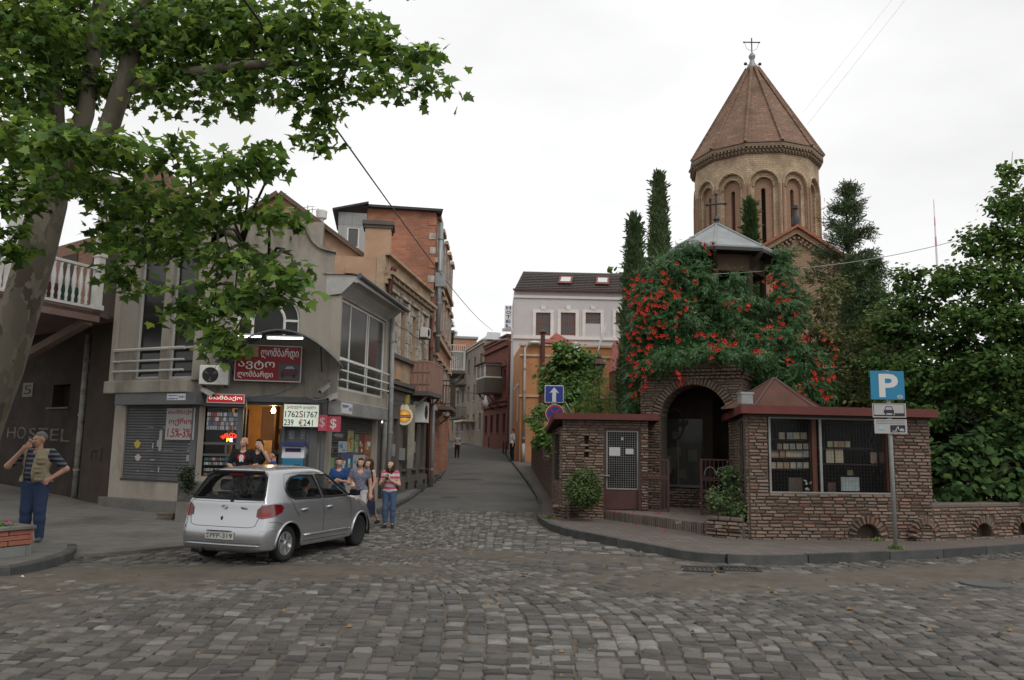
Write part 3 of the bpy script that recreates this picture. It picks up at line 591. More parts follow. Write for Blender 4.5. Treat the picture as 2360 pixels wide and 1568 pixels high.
bulb=V(FC.P((dw[0]+dw[1])/2+.18,-.75,dw[3]-.12));q=MB();q.lathe([(0,-.07),(.04,-.055),(.06,-.015),(.055,.03),(.03,.07),(.025,.1),(0,.1)],bulb,12)
o=q.build('light_bulb',flat('bulb_glow',(1,.8,.5),emit=28,ec=(1,.72,.38)));tag(o,'bare glowing light bulb hanging inside the warm shop doorway','lamp')
ld=bpy.data.lights.new('bulb_light','POINT');ld.energy=26;ld.color=(1,.66,.30);ld.shadow_soft_size=.06;lo=bpy.data.objects.new('bulb_light',ld);COL.objects.link(lo);lo.location=bulb-V((0,0,.14));q=MB();q.tube([bulb+V((0,0,.1)),V((bulb.x,bulb.y,3.1))],.008,5);q.build('cord',MT['wire'],SHOP)
mb=MB();FC.box(mb,sw[0],sw[1],-.75,-.7,sw[2],sw[3]);mb.build('display_back',flat('display_back',(.03,.022,.016),.8),SHOP)
zl=[FC.uz(D1(1100,y),-.3)[1] for y in (790,842,888,935)];zz2=[FC.uz(D1(1100,y),-.3)[1] for y in (1270,1318,1385,1435)]
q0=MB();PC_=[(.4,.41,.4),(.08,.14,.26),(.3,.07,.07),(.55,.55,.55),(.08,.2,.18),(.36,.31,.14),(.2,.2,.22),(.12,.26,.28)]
pm=[flat('pack_%d'%i,c,.5,emit=.45) for i,c in enumerate(PC_)]  # packs glow faintly to stand in for light inside the display
for zi,z in enumerate(zl+zz2):
    sx=MB();FC.box(sx,sw[0]+.02,sw[1]-.02,-.5,-.2,z-.015,z);sx.build('shelf',MT['metal_grey'],SHOP)
    u=sw[0]+.05;hh=.10 if zi<4 else .07
    while u<sw[1]-.1:
        w_=random.choice((.03,.036,.045));ci=random.choice((0,0,3,3,6,6,1,2) if zi<4 else (0,3,6,1,2,3,4,5,6,7));rep=random.randint(1,2)
        for _ in range(rep):
            if u<sw[1]-.09:FC.box(q0,u,u+w_-.006,-.3,-.27,z+.001,z+hh,ci);u+=w_
        u+=.01
kind(q0.build('packs',pm,SHOP),'stuff')
for yy in (1085,1210):z=FC.uz(D1(1100,yy))[1];q=MB();FC.box(q,sw[0],sw[1],-.2,-.1,z-.03,z+.03);q.build('window_bar',MT['metal_grey'],SHOP)
u_=FC.uz(D1(1145,1150))[0];q=MB();FC.box(q,u_-.025,u_+.025,-.195,-.102,FC.uz(D1(1100,1205))[1]+.03,FC.uz(D1(1100,1090))[1]-.03);q.build('window_bar',MT['metal_grey'],SHOP)
g_=MB();FC.box(g_,sw[0],sw[1],-.168,-.162,sw[2],sw[3]);g_.build('display_glass',glassmat('display_glass',(.02,.02,.02),.25),SHOP)
NE=thing('neon_sign','glowing neon sign reading WELCOME in the display window','sign',FC.P(u_,-.14,1.9));mn=flat('neon_red',(1,.05,.03),emit=1.6,ec=(1,.05,.02));mn2=flat('neon_white',(.7,.8,1),emit=2.5);mn3=flat('neon_yellow',(1,.6,.05),emit=2.5)
a0=FC.uz(D1(1085,1010));a1=FC.uz(D1(1305,1010));cu_=(a0[0]+a1[0])/2;R_=(a1[0]-a0[0])*.75;zc0=FC.uz(D1(1190,990))[1]-R_
class Bent:
    def P(s,u,w,z):a=(u-.5)*1.35;r=R_+z;return FC.P(cu_+r*math.sin(a),w,zc0+r*math.cos(a))
txt(NE,Bent(),'WELCOME',0,1,-.07,.05,-.15,mn,bold=.015)
h=FC.rect(D1(1152,1028),D1(1182,1066));txt(NE,FC,'P',*h,-.15,mn3,bold=.02);h=FC.rect(D1(1187,1028),D1(1216,1066));txt(NE,FC,'E',*h,-.15,mn2,bold=.02)
bx=FC.rect(D1(862,560),D1(1372,690),.2);mb=MB();FC.box(mb,bx[0],bx[1],.031,.2,bx[2],bx[3]-.02);mb.build('shutter_box',MT['metal_grey'],SHOP,bevel=.01)
h=FC.rect(D1(948,538),D1(1352,652),.3);S0=thing('tobacco_sign','small lit red sign with white Georgian lettering above display window','sign',FC.P(h[0],.25,h[2]))
plate(S0,FC,h,.22,.07,mwh,'frame');plate(S0,FC,(h[0]+.025,h[1]-.025,h[2]+.025,h[3]-.025),.291,.006,flat('lit_red',(.4,.01,.015),.5,emit=.35,ec=(.5,.01,.02)),'panel');txt(S0,FC,'თამბაქო',h[0]+.05,h[1]-.06,h[2]+.06,h[3]-.05,.298,flat('lit_white',(.8,.75,.65),emit=.5,ec=(.9,.85,.7)),bold=.015)
h=FC.rect(A3(690,690),A3(955,873),.25);S0=thing('currency_board','lit white exchange rate board with black figures beside shop door','sign',FC.P(h[0],.1,h[2]));wl=h[1]-h[0];hl=h[3]-h[2]
plate(S0,FC,h,.05,.18,MT['metal_grey'],'case');plate(S0,FC,(h[0]+.02,h[1]-.02,h[2]+.02,h[3]-.02),.232,.006,flat('lit_panel',(.6,.64,.55),.5,emit=.28,ec=(.8,.9,.75)),'panel');mbk=flat('letter_black',(.02,.02,.02),.6)
txt(S0,FC,'ვალუტის გაცვლა',h[0]+.1*wl,h[0]+.9*wl,h[2]+.77*hl,h[2]+.93*hl,.24,mredt,bold=.01)
for s,a,b,c,d,mm in (('1762',.06,.43,.42,.68,mbk),('S',.45,.55,.42,.70,mredt),('1767',.58,.95,.42,.68,mbk),('239',.04,.3,.07,.33,mbk),('€',.44,.55,.06,.34,mredt),('241',.57,.83,.07,.33,mbk)):txt(S0,FC,s,h[0]+a*wl,h[0]+b*wl,h[2]+c*hl,h[2]+d*hl,.24,mm,bold=.008)
mrb=flat('box_red',(.36,.05,.075),.5,emit=.08);S0=thing('dollar_sign_box','two-sided pinkish red box with white dollar signs on shop corner','sign',FC.P(FC.L,.1,2.5))
h=FC.rect(D3(632,377),D3(762,640),.3);plate(S0,FC,h,.06,.24,mrb,'side_box');txt(S0,FC,'$',h[0]+.15*(h[1]-h[0]),h[0]+.75*(h[1]-h[0]),h[2]+.18*(h[3]-h[2]),h[2]+.85*(h[3]-h[2]),.301,flat('white_shaded',(.5,.38,.38),.6))  # side dollar sign in a dimmer white, its shade set in the colour
Fq=Fr((FC.P(FC.L,.3,0).x-.3,FC.P(FC.L,.3,0).y+.08),(FC.P(FC.L,.3,0).x+.7,FC.P(FC.L,.3,0).y+.1));h=Fq.rect(D3(765,400),D3(970,655));plate(S0,Fq,h,-.16,.16,mrb,'front_box');txt(S0,Fq,'$',h[0]+.28*(h[1]-h[0]),h[0]+.75*(h[1]-h[0]),h[2]+.14*(h[3]-h[2]),h[2]+.86*(h[3]-h[2]),.001,mwh,bold=.01)
h=FC.rect(A3(665,885),A3(935,1240),-.1);plate(SHOP,FC,(h[0],h[1],.12,h[3]),-.119,.03,MT['metal_grey'],'door_leaf')
for (x0,y0,x1,y1) in ((900-60,1030,905,1075),(730,895,770,960),(820,890,850,960),(868,885,915,1000),(690,1105,900,1108)):
    h=FC.rect(A3(x0,y0),A3(x1,y1),-.08);plate(SHOP,FC,h,-.0885,.003,mk('torn_paper',(.2,.21,.23),.7,.5,12,0),'torn_notice')
CW=1.5;cl=FC.uz((499,792),CW);crr=FC.uz((788,842),CW);ctop=FC.uz((618,757),CW)[1];CN=thing('arched_canopy','arched smoky plastic canopy with steel ribs over shop door','canopy',FC.P(uc,0,4.2))
um=(cl[0]+crr[0])/2;hw=(crr[0]-cl[0])/2;zbk=crr[1]
def cz(u):return ctop-(ctop-zbk)*((u-um)/hw)**2
us_=np.linspace(um-hw,um+hw,25)
q=MB()
for a,b in zip(us_[:-1],us_[1:]):q.box8([FC.P(a,CW,cz(a)-.008),FC.P(b,CW,cz(b)-.008),FC.P(b,.02,cz(b)-.008+.12),FC.P(a,.02,cz(a)+.112),FC.P(a,CW,cz(a)),FC.P(b,CW,cz(b)),FC.P(b,.02,cz(b)+.12),FC.P(a,.02,cz(a)+.12)])
q.build('plastic_sheet',glassmat('smoky_sheet',(.07,.07,.068),.93,.3),CN,smooth=True)
for w_,dz in ((CW,0),(.5,.06),(.06,.11)):q=MB();q.tube([FC.P(u,w_,cz(u)-.03+dz) for u in us_],.022,6);q.build('arch_rib',MT['metal_grey'],CN,smooth=True)
for k in (0,6,12,18,24):u=us_[k];q=MB();q.tube([FC.P(u,CW,cz(u)-.03),FC.P(u,.05,cz(u)+.08)],.018,6);q.build('cross_rib',MT['metal_grey'],CN)
for u in (um-hw+.25,um+hw-.55):q=MB();q.tube([FC.P(u,CW*.85,cz(u)-.03),FC.P(u,.03,cz(u)-.55)],.018,6);q.build('bracket',MT['metal_dark'],CN)
mt_=flat('tube_glow',(1,1,1),emit=6,ec=(.95,1,1))
for k,(p,q2) in enumerate((((345,187),(520,187)),((568,197),(835,200)))):
    a=FC.uz(A3(*p),CW-.12);b=FC.uz(A3(*q2),CW-.12);T=thing('fluorescent_tube',('left' if k==0 else 'right')+' lit fluorescent tube under the arched canopy','lamp',FC.P(a[0],CW-.12,a[1]),'tubes under the canopy');q=MB();q.tube([FC.P(a[0],CW-.12,a[1]),FC.P(b[0],CW-.12,b[1])],.022,8);q.build('tube',mt_,T)
    q=MB();q.bar(FC.P(a[0]-.03,CW-.12,a[1]+.05),FC.P(b[0]+.03,CW-.12,b[1]+.05),.05,.04);q.build('fitting',MT['trim_white'],T)
p4=[FC.uz(A3(*p),.36) for p in ((330,242),(832,262),(826,537),(314,516))];S0=thing('pawnshop_sign','large red board with white Georgian lettering and car picture under canopy','sign',FC.P(p4[3][0],.3,p4[3][1]));h=(p4[3][0],p4[1][0],p4[3][1],p4[0][1]);wl=h[1]-h[0];hl=h[3]-h[2]
plate(S0,FC,h,.28,.08,mwh,'frame');plate(S0,FC,(h[0]+.025,h[1]-.025,h[2]+.025,h[3]-.025),.361,.005,flat('board_red',(.24,.008,.014),.5),'panel')
plate(S0,FC,(h[0]+.03,h[0]+.34*wl,h[3]-.33*hl,h[3]-.04),.367,.003,mk('gold_picture',(.4,.3,.16),.6,.5,6,0),'picture_panel')
for s,a,b,c,d in (('ლომბარდი',.38,.95,.62,.93),('ავტო',.05,.60,.32,.57),('ლომბარდი',.05,.58,.06,.28)):txt(S0,FC,s,h[0]+a*wl,h[0]+b*wl,h[2]+c*hl,h[2]+d*hl,.367,flat('sign_letter',(.72,.7,.66),.6),bold=.012)
cp=plate(S0,FC,(h[0]+.66*wl,h[1]-.035,h[2]+.05,h[2]+.5*hl),.367,.003,flat('car_photo_ground',(.07,.085,.085),.6),'picture_panel')
def on_sign(pts,w_,mat,name):q=MB();q.add([FC.P(h[0]+(.66+.31*a)*wl,w_,h[2]+.05+(.45*hl)*b) for a,b in pts],[tuple(range(len(pts)))]);q.build(name,mat,cp)
on_sign([(.06,.3),(.1,.55),(.25,.68),(.38,.88),(.68,.9),(.85,.7),(.95,.58),(.96,.35),(.88,.25),(.15,.22)],.3712,flat('car_photo_paint',(.09,.02,.04),.4),'printed_car')
on_sign([(.28,.68),(.4,.84),(.66,.86),(.78,.7)],.3722,flat('car_photo_glass',(.3,.36,.42),.3),'printed_car_window')
for a in (.2,.76):on_sign([(a+.07*math.cos(t),.27+.15*math.sin(t)) for t in np.linspace(0,2*PI,12)[:-1]],.3724,mbk,'printed_wheel')
def aircon(F,h,w0,dep,label,name='air_conditioner'):
    t=thing(name,label,'air conditioner',F.P(h[0],w0,h[2]));plate(t,F,h,w0,dep,MT['paint_white'],'case',.015);wl=h[1]-h[0];hl=h[3]-h[2];c=F.P(h[0]+.38*wl,w0+dep,(h[2]+h[3])/2);r=min(.4*hl,.33*wl);ax=(V((F.t.x,F.t.y,0)),V((0,0,1)),V((F.n.x,F.n.y,0)))
    q=MB();q.lathe([(0,.002),(r,.002),(r,.004)],c,20,axis=ax);q.build('fan_opening',MT['black'],t)
    q=MB()
    for k in range(3):
        a=2*PI*k/3+.5;d=ax[0]*math.cos(a)+ax[1]*math.sin(a);e=ax[0]*-math.sin(a)+ax[1]*math.cos(a);q.add([c+ax[2]*.008+d*r*.15,c+ax[2]*.008+d*r*.85+e*r*.22,c+ax[2]*.012+d*r*.85-e*r*.22],[(0,1,2)])
    q.build('fan',MT['metal_grey'],t)
    q=MB()
    for k in range(1,5):q.tube([c+ax[2]*.02+(ax[0]*math.cos(a)+ax[1]*math.sin(a))*r*k/4.3 for a in np.linspace(0,2*PI,21)],.004,4,cap=False)
    q.build('grille',MT['metal_dark'],t)
    for u in (h[0]+.12*wl,h[1]-.12*wl):q=MB();q.bar(F.P(u,.0,h[2]-.03),F.P(u,w0+dep-.03,h[2]-.03),.035,.035);q.build('bracket',MT['metal_dark'],t)
    return t
t=aircon(FC,FC.rect(D1(870,228),D1(1172,448),.5),.2,.3,'white air conditioner unit on stucco wall left of the red pawnshop board')
h=FC.rect(D1(870,228),D1(1172,448),.5);txt(t,FC,'AUX',h[0]+.77*(h[1]-h[0]),h[0]+.93*(h[1]-h[0]),h[2]+.72*(h[3]-h[2]),h[2]+.78*(h[3]-h[2]),.501,mredt)
def cctv(p0,p1,lab,base):
    t=thing('security_camera',lab,'camera',p0,'security cameras on the corner shop');d=(p1-p0).normalized();q=MB();q.bar(p0,p1,.11,.10);q.build('housing',MT['trim_white'],t,bevel=.012);q=MB();q.bar(p0-d*.02+V((0,0,.062)),p1+d*.05+V((0,0,.062)),.125,.015);q.build('sunshield',MT['trim_white'],t);q=MB();q.lathe([(.035,0),(.035,.012),(0,.013)],p1,12,axis=(d.orthogonal().normalized(),d.cross(d.orthogonal().normalized()),d));q.build('lens',MT['black'],t);q=MB();q.tube([base,(base+p0)/2+V((0,0,-.05)),p0.lerp(p1,.3)-V((0,0,.05))],.02,6);q.build('arm',MT['metal_grey'],t)
def on(F,p,w):u,z=F.uz(p,w);return F.P(u,w,z)
cctv(on(FC,A3(75,582),.3),on(FC,A3(160,632),.45),'security camera above the lit red tobacco sign',on(FC,A3(60,650),.1))
cctv(on(FC,A3(1030,552),.3),on(FC,A3(965,602),.5),'security camera pointing down left on the pale corner under canopy end',on(FC,A3(1035,520),.0))
cctv(on(FC,A3(1088,632),.35),on(FC,A3(1024,660),.55),'lower security camera at shop corner just above the dollar sign box',on(FC,A3(1010,650),.0))
q=MB();q.tube([on(FC,A3(*p),.05) for p in ((400,640),(500,632),(640,615),(760,570),(840,520),(850,480))],.012,5);q.build('cable',MT['pipe_grey'],SHOP)
q=MB();q.tube([on(FC,A3(*p),.05) for p in ((850,470),(852,560),(870,640),(930,665),(1010,652))],.016,5);q.build('cable',MT['pipe_white'],SHOP)
zr0,zr1=FS.uz(B1(700,1205))[1],FS.uz(B1(700,1112))[1];ztop=FS.uz(B1(622,585),.25)[1]
u1=FS.uz(B1(845,900),.25)[0];wb=(0.12,FS.L-.45,FS.uz(B1(700,1140),.25)[1],ztop-.02)
mb=MB();FS.wall(mb,0,FS.L,zr0+.0,ztop+.1,[wb],.25,.3);mb.build('facade_wall',MT['stucco_pale'],SHOP)
FS.window(SHOP,wb,.16,.08,mf=MT['paint_white'],mg=MT['glass_dim'],zb=[FS.uz(B1(720,970),.25)[1]],ub=[wb[0]+(wb[1]-wb[0])*k for k in (.22,.58,.62)])
for yy in (955,1015,1070):
    z=FS.uz(B1(640,yy),.33)[1];q=MB();q.tube([FS.P(.02,.34,z),FS.P(FS.L-.25,.34,z)],.03,6)
    for u in (.1,1.3,2.6,FS.L-.5):q.bar(FS.P(u,.25,z),FS.P(u,.34,z),.03,.03)
    q.build('balcony_rail',MT['paint_white'],SHOP)
z0=FS.uz(B1(625,575),.25)[1];z1=FS.uz(B1(625,452),.5)[1];q=MB()
for k in range(5):
    a,b=k/5,(k+1)/5-.02;q.add([FS.P(u,.25+.45*t,z0+(z1-z0)*t+dz) for u in (-.05,FS.L) for t in (a,b) for dz in (0,.04)],[(0,1,3,2),(4,6,7,5),(0,4,5,1),(2,3,7,6),(0,2,6,4),(1,5,7,3)])
for k in range(1):pass
q.build('eave_boards',MT['trim_white'],SHOP)
q=MB();FS.box(q,-.05,FS.L,.62,.74,z1-.12,z1+.02);q.build('fascia',MT['trim_white'],SHOP)
q=MB();q.prism([FS.P(-.055,w_,z_) for w_,z_ in ((.26,z0),(.7,z1),(.7,z1+.06),(-.6,z1+.2),(-.6,z0-.1))],FS.P(.05,0,0)-FS.P(0,0,0));q.build('eave_end',MT['trim_white'],SHOP);q=MB();FS.box(q,0,FS.L,-.3,.2,ztop,z1+.1);q.build('attic_wall',MT['stucco_grey'],SHOP)
q=MB();q.tube([FS.P(-.1,.78,z1+.06),FS.P(FS.L+.25,.78,z1-.02)],.07,8);q.build('gutter',MT['metal_grey'],SHOP)
q=MB();q.add([FS.P(-.1,.8,z1+.09),FS.P(FS.L,.8,z1+.09),FS.P(FS.L,-2.5,z1+.2),FS.P(-.1,-2.5,z1+.2)],[(0,1,2,3)]);q.build('roof_sheet',MT['metal_dark'],SHOP)
sh=(FS.uz(B1(590,1400))[0]+.25,FS.L-.55,.85,zr0-.2);mb=MB();FS.wall(mb,0.0,FS.L,0,zr0+.002,[sh],-.02,.2);mb.build('facade_wall',MT['stucco_pale'],SHOP)
slats(SHOP,FS,(sh[0]+.01,sh[1]-.01,sh[2],sh[3]),-.08,.075,MT['metal_grey'])
bx=(0.05,FS.L-.25,zr0-.42,zr0-.01);mb=MB();FS.box(mb,bx[0],bx[1],-.019,.36,bx[2],bx[3]);mb.build('shutter_box',MT['pipe_grey'],SHOP,bevel=.03)
h=(bx[0]+.05,bx[0]+.95,bx[2]+.06,bx[3]-.06);P0=thing('street_number_plate','small white street number plate on shutter box right of the corner','sign',FS.P(h[0],.3,h[2]));plate(P0,FS,h,.361,.008,mwh,'plate');txt(P0,FS,'N41',h[0]+.62,h[0]+.85,h[2]+.08,h[3]-.1,.37,mblue);txt(P0,FS,'ლესელიძის',h[0]+.05,h[0]+.55,h[2]+.15,h[3]-.04,.37,mblue)
mb=MB();FS.box(mb,.15,FS.L-.1,-.01,.08,.1,.84);mb.build('dado_panel',MT['stucco_pale'],SHOP)
pc={'g':(.15,.25,.09),'b':(.07,.08,.16),'o':(.26,.115,.06),'t':(.06,.17,.19),'w':(.36,.36,.34),'y':(.34,.3,.15),'r':(.18,.05,.045),'k':(.05,.052,.05)}
def shp(p,q):return FS.rect(D3(*p),D3(*q),-.05)
PLAN=[('k',(845,655),(1092,785),'black chalk board notice'),('g',(772,1085),(880,1390),'tall green'),('w',(962,805),(1095,990),'white picture'),('y',(1112,630),(1195,985),'pale yellow bottle'),('g',(1235,690),(1300,890),'small green'),('t',(1205,790),(1300,1015),'teal bottle'),('r',(1300,690),(1385,1020),'dark red bottle'),('o',(1390,695),(1480,1020),'upper orange'),('b',(1000,1000),(1088,1310),'left navy'),('b',(1090,1000),(1190,1310),'right navy'),('w',(1200,1030),(1285,1260),'left white drink'),('w',(1290,1030),(1385,1260),'right white drink'),('o',(1390,1035),(1480,1100),'lower orange')]
acc={'g':(.5,.5,.3),'b':(.45,.5,.55),'o':(.5,.3,.15),'t':(.5,.3,.05),'w':(.05,.3,.4),'y':(.35,.12,.03),'r':(.5,.4,.3),'k':(.4,.4,.38)}
for i,(c,p,q2,nm) in enumerate(PLAN):
    h=shp(p,q2);o=thing('poster',nm+' poster on the closed shutter behind the women','poster',FS.P(h[0],0,h[2]),'posters on the right shutter');wq=-.062+.002*(i%4);plate(o,FS,h,wq,.0015,mk('poster_%d'%i,pc[c],.6,.25,8,0),'sheet')
    wl,hl=h[1]-h[0],h[3]-h[2]
    for j in range(3):
        r_=random.Random(i*7+j);a=r_.uniform(.1,.5);b=r_.uniform(.1,.6);q=MB();FS.box(q,h[0]+a*wl,h[0]+min(.9,a+r_.uniform(.2,.4))*wl,wq+.0016,wq+.0025,h[2]+b*hl,h[2]+min(.92,b+r_.uniform(.12,.3))*hl);q.build('printed_panel',flat('print_%d_%d'%(i,j),[x*r_.uniform(.6,1.3) for x in acc[c]],.6),o)
h=shp((780,785),(945,895));txt(SHOP,FS,'ოქრო',*h,-.066,mbk,'painted_lettering',.02);h=shp((775,925),(940,1055));txt(SHOP,FS,'1.5%-3%',*h,-.066,mbk,'painted_lettering',.015);h=shp((905,665),(1050,760));txt(SHOP,FS,'ახალი\nნიუსი',*h,-.055,flat('chalk',(.35,.35,.33),.8),'chalk_lettering')
h=shp((1430,815),(1476,890));plate(SHOP,FS,h,-.052,.002,mwh,'paper_note')
mb=MB();b0=V((PB[0],PB[1],0));top=LTOP-.3
back=[V((-10.6,27.2,0)),V((-4.4,26.6,0))]
mb.quad(FL.P(-.05,-.05,0),back[0],back[0]+V((0,0,top)),FL.P(-.05,-.05,top));mb.quad(back[0],back[1],back[1]+V((0,0,5)),back[0]+V((0,0,top)))
zl_=z1+.1
mb.add([FL.P(0,-.1,top),FC.P(0,-.31,top),FC.P(FC.L*.55,-.31,top),V((-7,27,top)),V((-10.6,27.2,top)),FC.P(FC.L,-.31,zl_),FS.P(FS.L,-.1,zl_),V((-4.4,26.6,zl_)),FC.P(FC.L*.55,-.31,zl_),V((-7,27,zl_))],[(0,1,2,3,4),(8,5,6,7,9),(2,8,9,3)]);mb.build('body',MT['metal_dark'],SHOP)
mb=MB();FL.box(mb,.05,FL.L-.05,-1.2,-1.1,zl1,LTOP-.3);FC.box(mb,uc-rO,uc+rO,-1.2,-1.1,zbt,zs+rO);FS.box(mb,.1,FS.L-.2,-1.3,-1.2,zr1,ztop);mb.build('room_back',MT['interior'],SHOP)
q=MB()
for k in range(40):u=wb[0]+(wb[1]-wb[0])*k/40;FS.box(q,u,u+(wb[1]-wb[0])/48,.02+.03*math.sin(k*1.9),.03+.03*math.sin(k*1.9),wb[2]+.03,wb[3]-.03)
kind(q.build('net_curtain',mk('curtain',(.17,.19,.18),.9,.1),SHOP),'stuff')
def pipe(label,pts,r,mat,name='downpipe',group=None,collars=True,mats2=None):
    t=thing(name,label,'pipe',pts[0],group);q=MB();q.tube(pts,r,10);q.build('pipe',mat,t,smooth=True)
    if collars:
        for a,b in zip(pts[:-1],pts[1:]):
            n=max(1,int((b-a).length/1.4))
            for i in range(n):c=a.lerp(b,(i+.5)/n);d=(b-a).normalized();s=MB();s.tube([c-d*.035,c+d*.035],r*1.22,10);s.build('collar',mat,t)
    return t
pz=FS.uz(B1(865,690),.32)[1];uP=FS.L-.12
pipe('white downpipe turning grey at right edge of the corner shop bay',[FS.P(uP,.42,.15),FS.P(uP,.42,3.0),FS.P(uP,.36,pz)],.075,MT['pipe_grey'])
pipe('pale grey lower pipe standing beside the shop downpipe',[FO.P(.22,.14,.15),FO.P(.22,.14,3.55)],.075,MT['pipe_white'])
pz2=FO.uz(B1(912,450),.2)[1];pipe('rusty brown downpipe between corner shop and ochre house',[FO.P(.22,.14,3.56),FO.P(.22,.14,pz2),FO.P(.3,.3,pz2+.25)],.085,MT['pipe_brown'])
# ------------------------------------------------------------------ hostel house at far left
H0=V((-10.85,22.3));H1=H0+V((-.804,.595))*12;FH=Fr(H1,H0)
HO=thing('hostel_house','very dark walled house with HOSTEL painted on it, behind plane tree','building',(-15,25,0));zb=5.05
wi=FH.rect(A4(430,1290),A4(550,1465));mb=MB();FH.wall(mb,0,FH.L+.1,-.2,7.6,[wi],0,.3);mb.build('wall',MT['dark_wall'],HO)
mb=MB();FH.box(mb,wi[0]-.02,wi[1]+.02,-.4,-.3,wi[2]-.02,wi[3]+.02);mb.build('dark_recess',MT['interior'],HO);mb=MB();FH.box(mb,wi[0]-.25,wi[1]+.05,-.02,.07,wi[2]-.05,wi[2]);mb.build('sill',MT['base_dark'],HO)
u0,_=FH.uz(A5(860,400));mb=MB();FH.box(mb,u0-.1,FH.L+.2,-.1,.14,-.2,8.5);mb.build('pier',mk('pier_dark',(.05,.038,.03),.95,.3,1.5,.2),HO)
mp_=mk('brush_paint',(.12,.112,.105),.9,.6,14,.1,stain=(.04,.033,.03),samt=.8,sscale=5)
for ch,x0,x1,y0,y1 in (('H',78,150,70,178),('O',175,250,68,186),('S',290,345,78,190),('T',380,462,80,196),('E',498,572,88,205),('L',605,682,92,215)):
    h=FH.rect(A5(x0,y0),A5(x1,y1));txt(HO,FH,ch,*h,.003,mp_,'painted_letter')
h=FH.rect(A4(192,1275),A4(262,1382));plate(HO,FH,h,.003,.02,mk('old_plate',(.13,.12,.105),.8,.2),'number_plate');txt(HO,FH,'5',h[0]+.12,h[1]-.1,h[2]+.08,h[3]-.08,.024,MT['dark_wall'],'number')
h=FH.rect(A5(945,270),A5(1045,415));txt(HO,FH,'σ1',*h,.143,flat('graffiti',(.012,.01,.01),.9),'graffiti')
g1=gz(*A4(795,788),zb);g0=gz(*A4(325,705),zb);gd=V((g0.x-g1.x,g0.y-g1.y)).normalized();G0=V((g1.x,g1.y))+gd*7;FB=Fr(G0,(g1.x,g1.y));dz=FB.uz(A4(790,690))[1]-zb
mb=MB();FB.box(mb,0,FB.L,-.06,.0,zb,zb+dz);mb.build('balcony_fascia',MT['wood_pink'],HO);e=V((g1.x,g1.y,0));hw_=FH.P(FH.L-.6,-.1,0);far=FH.P(2,-.1,0)
mb=MB();pl=[V((g1.x,g1.y,zb+dz*.5)),V((hw_.x,hw_.y,zb+dz*.5)),V((far.x,far.y,zb+dz*.5)),V((G0.x,G0.y,zb+dz*.5))];mb.prism(pl,(0,0,.1));mb.build('balcony_floor',MT['wood_pink'],HO)
zr=FB.uz(A4(690,345))[1];zf=zb+dz
q=MB();FB.box(q,0,FB.L-.1,-.1,.02,zr,zr+.07);q.build('hand_rail',MT['paint_white'],HO);q=MB();FB.box(q,0,FB.L-.02,-.1,.03,zf,zf+.07);q.build('bottom_rail',MT['paint_white'],HO)
prof=[(.022,0),(.045,.04),(.03,.1),(.05,.18),(.028,.26),(.05,.42),(.062,.6),(.04,.8),(.03,.9),(.045,.96),(.025,1)];hb=zr-zf-.07;bme=None
for i in range(22):
    u=FB.L-.45-i*.2
    if bme is None:q=MB();q.lathe([(r,z*hb) for r,z in prof],(0,0,0),8);bme=bpy.data.meshes.new('baluster');bme.from_pydata(q.v,[],q.f);fin(bme,MT['paint_white'],None,True)
    o=bpy.data.objects.new('baluster',bme);COL.objects.link(o);o.parent=HO;o.location=FB.P(u,-.04,zf+.07)-V(HO.location)
for u in (FB.L-.12,FB.L-2.6,FB.L-5):q=MB();FB.box(q,u-.1,u+.1,-.14,.06,zf,zf+3.2);FB.box(q,u-.14,u+.14,-.18,.1,zf-.01,zf+.12);FB.box(q,u-.13,u+.13,-.17,.09,zf+1.45,zf+1.55);q.build('column',MT['paint_white'],HO)
br0=aty(*A4(165,1080),22.6);br1=FB.P(FB.L-.25,-.12,zb);q=MB();q.bar(br0,br1,.22,.2);q.build('brace',MT['wood_pink'],HO)
bkm=brickmat('hostel_brick',(.26,.13,.09),(.2,.10,.07),(.2,.16,.13),.25,.085,(FH.t.x,FH.t.y));q=MB();FH.box(q,0,FH.L-.4,-.02,.06,zb+dz+.1,8.0);q.build('upper_brick_wall',bkm,HO)
for k in range(3):q=MB();FH.box(q,FH.L-2.2-k*2,FH.L-1.2-k*2,.05,.1,zb+dz+.1,7.6);q.build('balcony_door',MT['wood_dark'],HO)
for k,(u,c) in enumerate(((FB.L-1.7,(.08,.03,.03)),(FB.L-2.4,(.03,.07,.06)),(FB.L-1.0,(.02,.07,.06)))):q=MB();FB.box(q,u,u+.6,-.6,-.3,zf,zf+.55);q.build('balcony_box',flat('box_col%d'%k,c,.7),HO)
pa,pb_=FH.uz(A4(800,700)),FH.uz(A5(760,800));uu=FH.uz(A5(775,700))[0]
pipe('flaking white downpipe on the dark hostel wall',[FH.P(uu,.12,zt(-11.9,22.2)+.12),FH.P(uu,.12,4.95)],.085,mk('pipe_flaking',(.24,.235,.21),.7,.2,5,.1,30,stain=(.07,.03,.02),samt=.9,sscale=4))
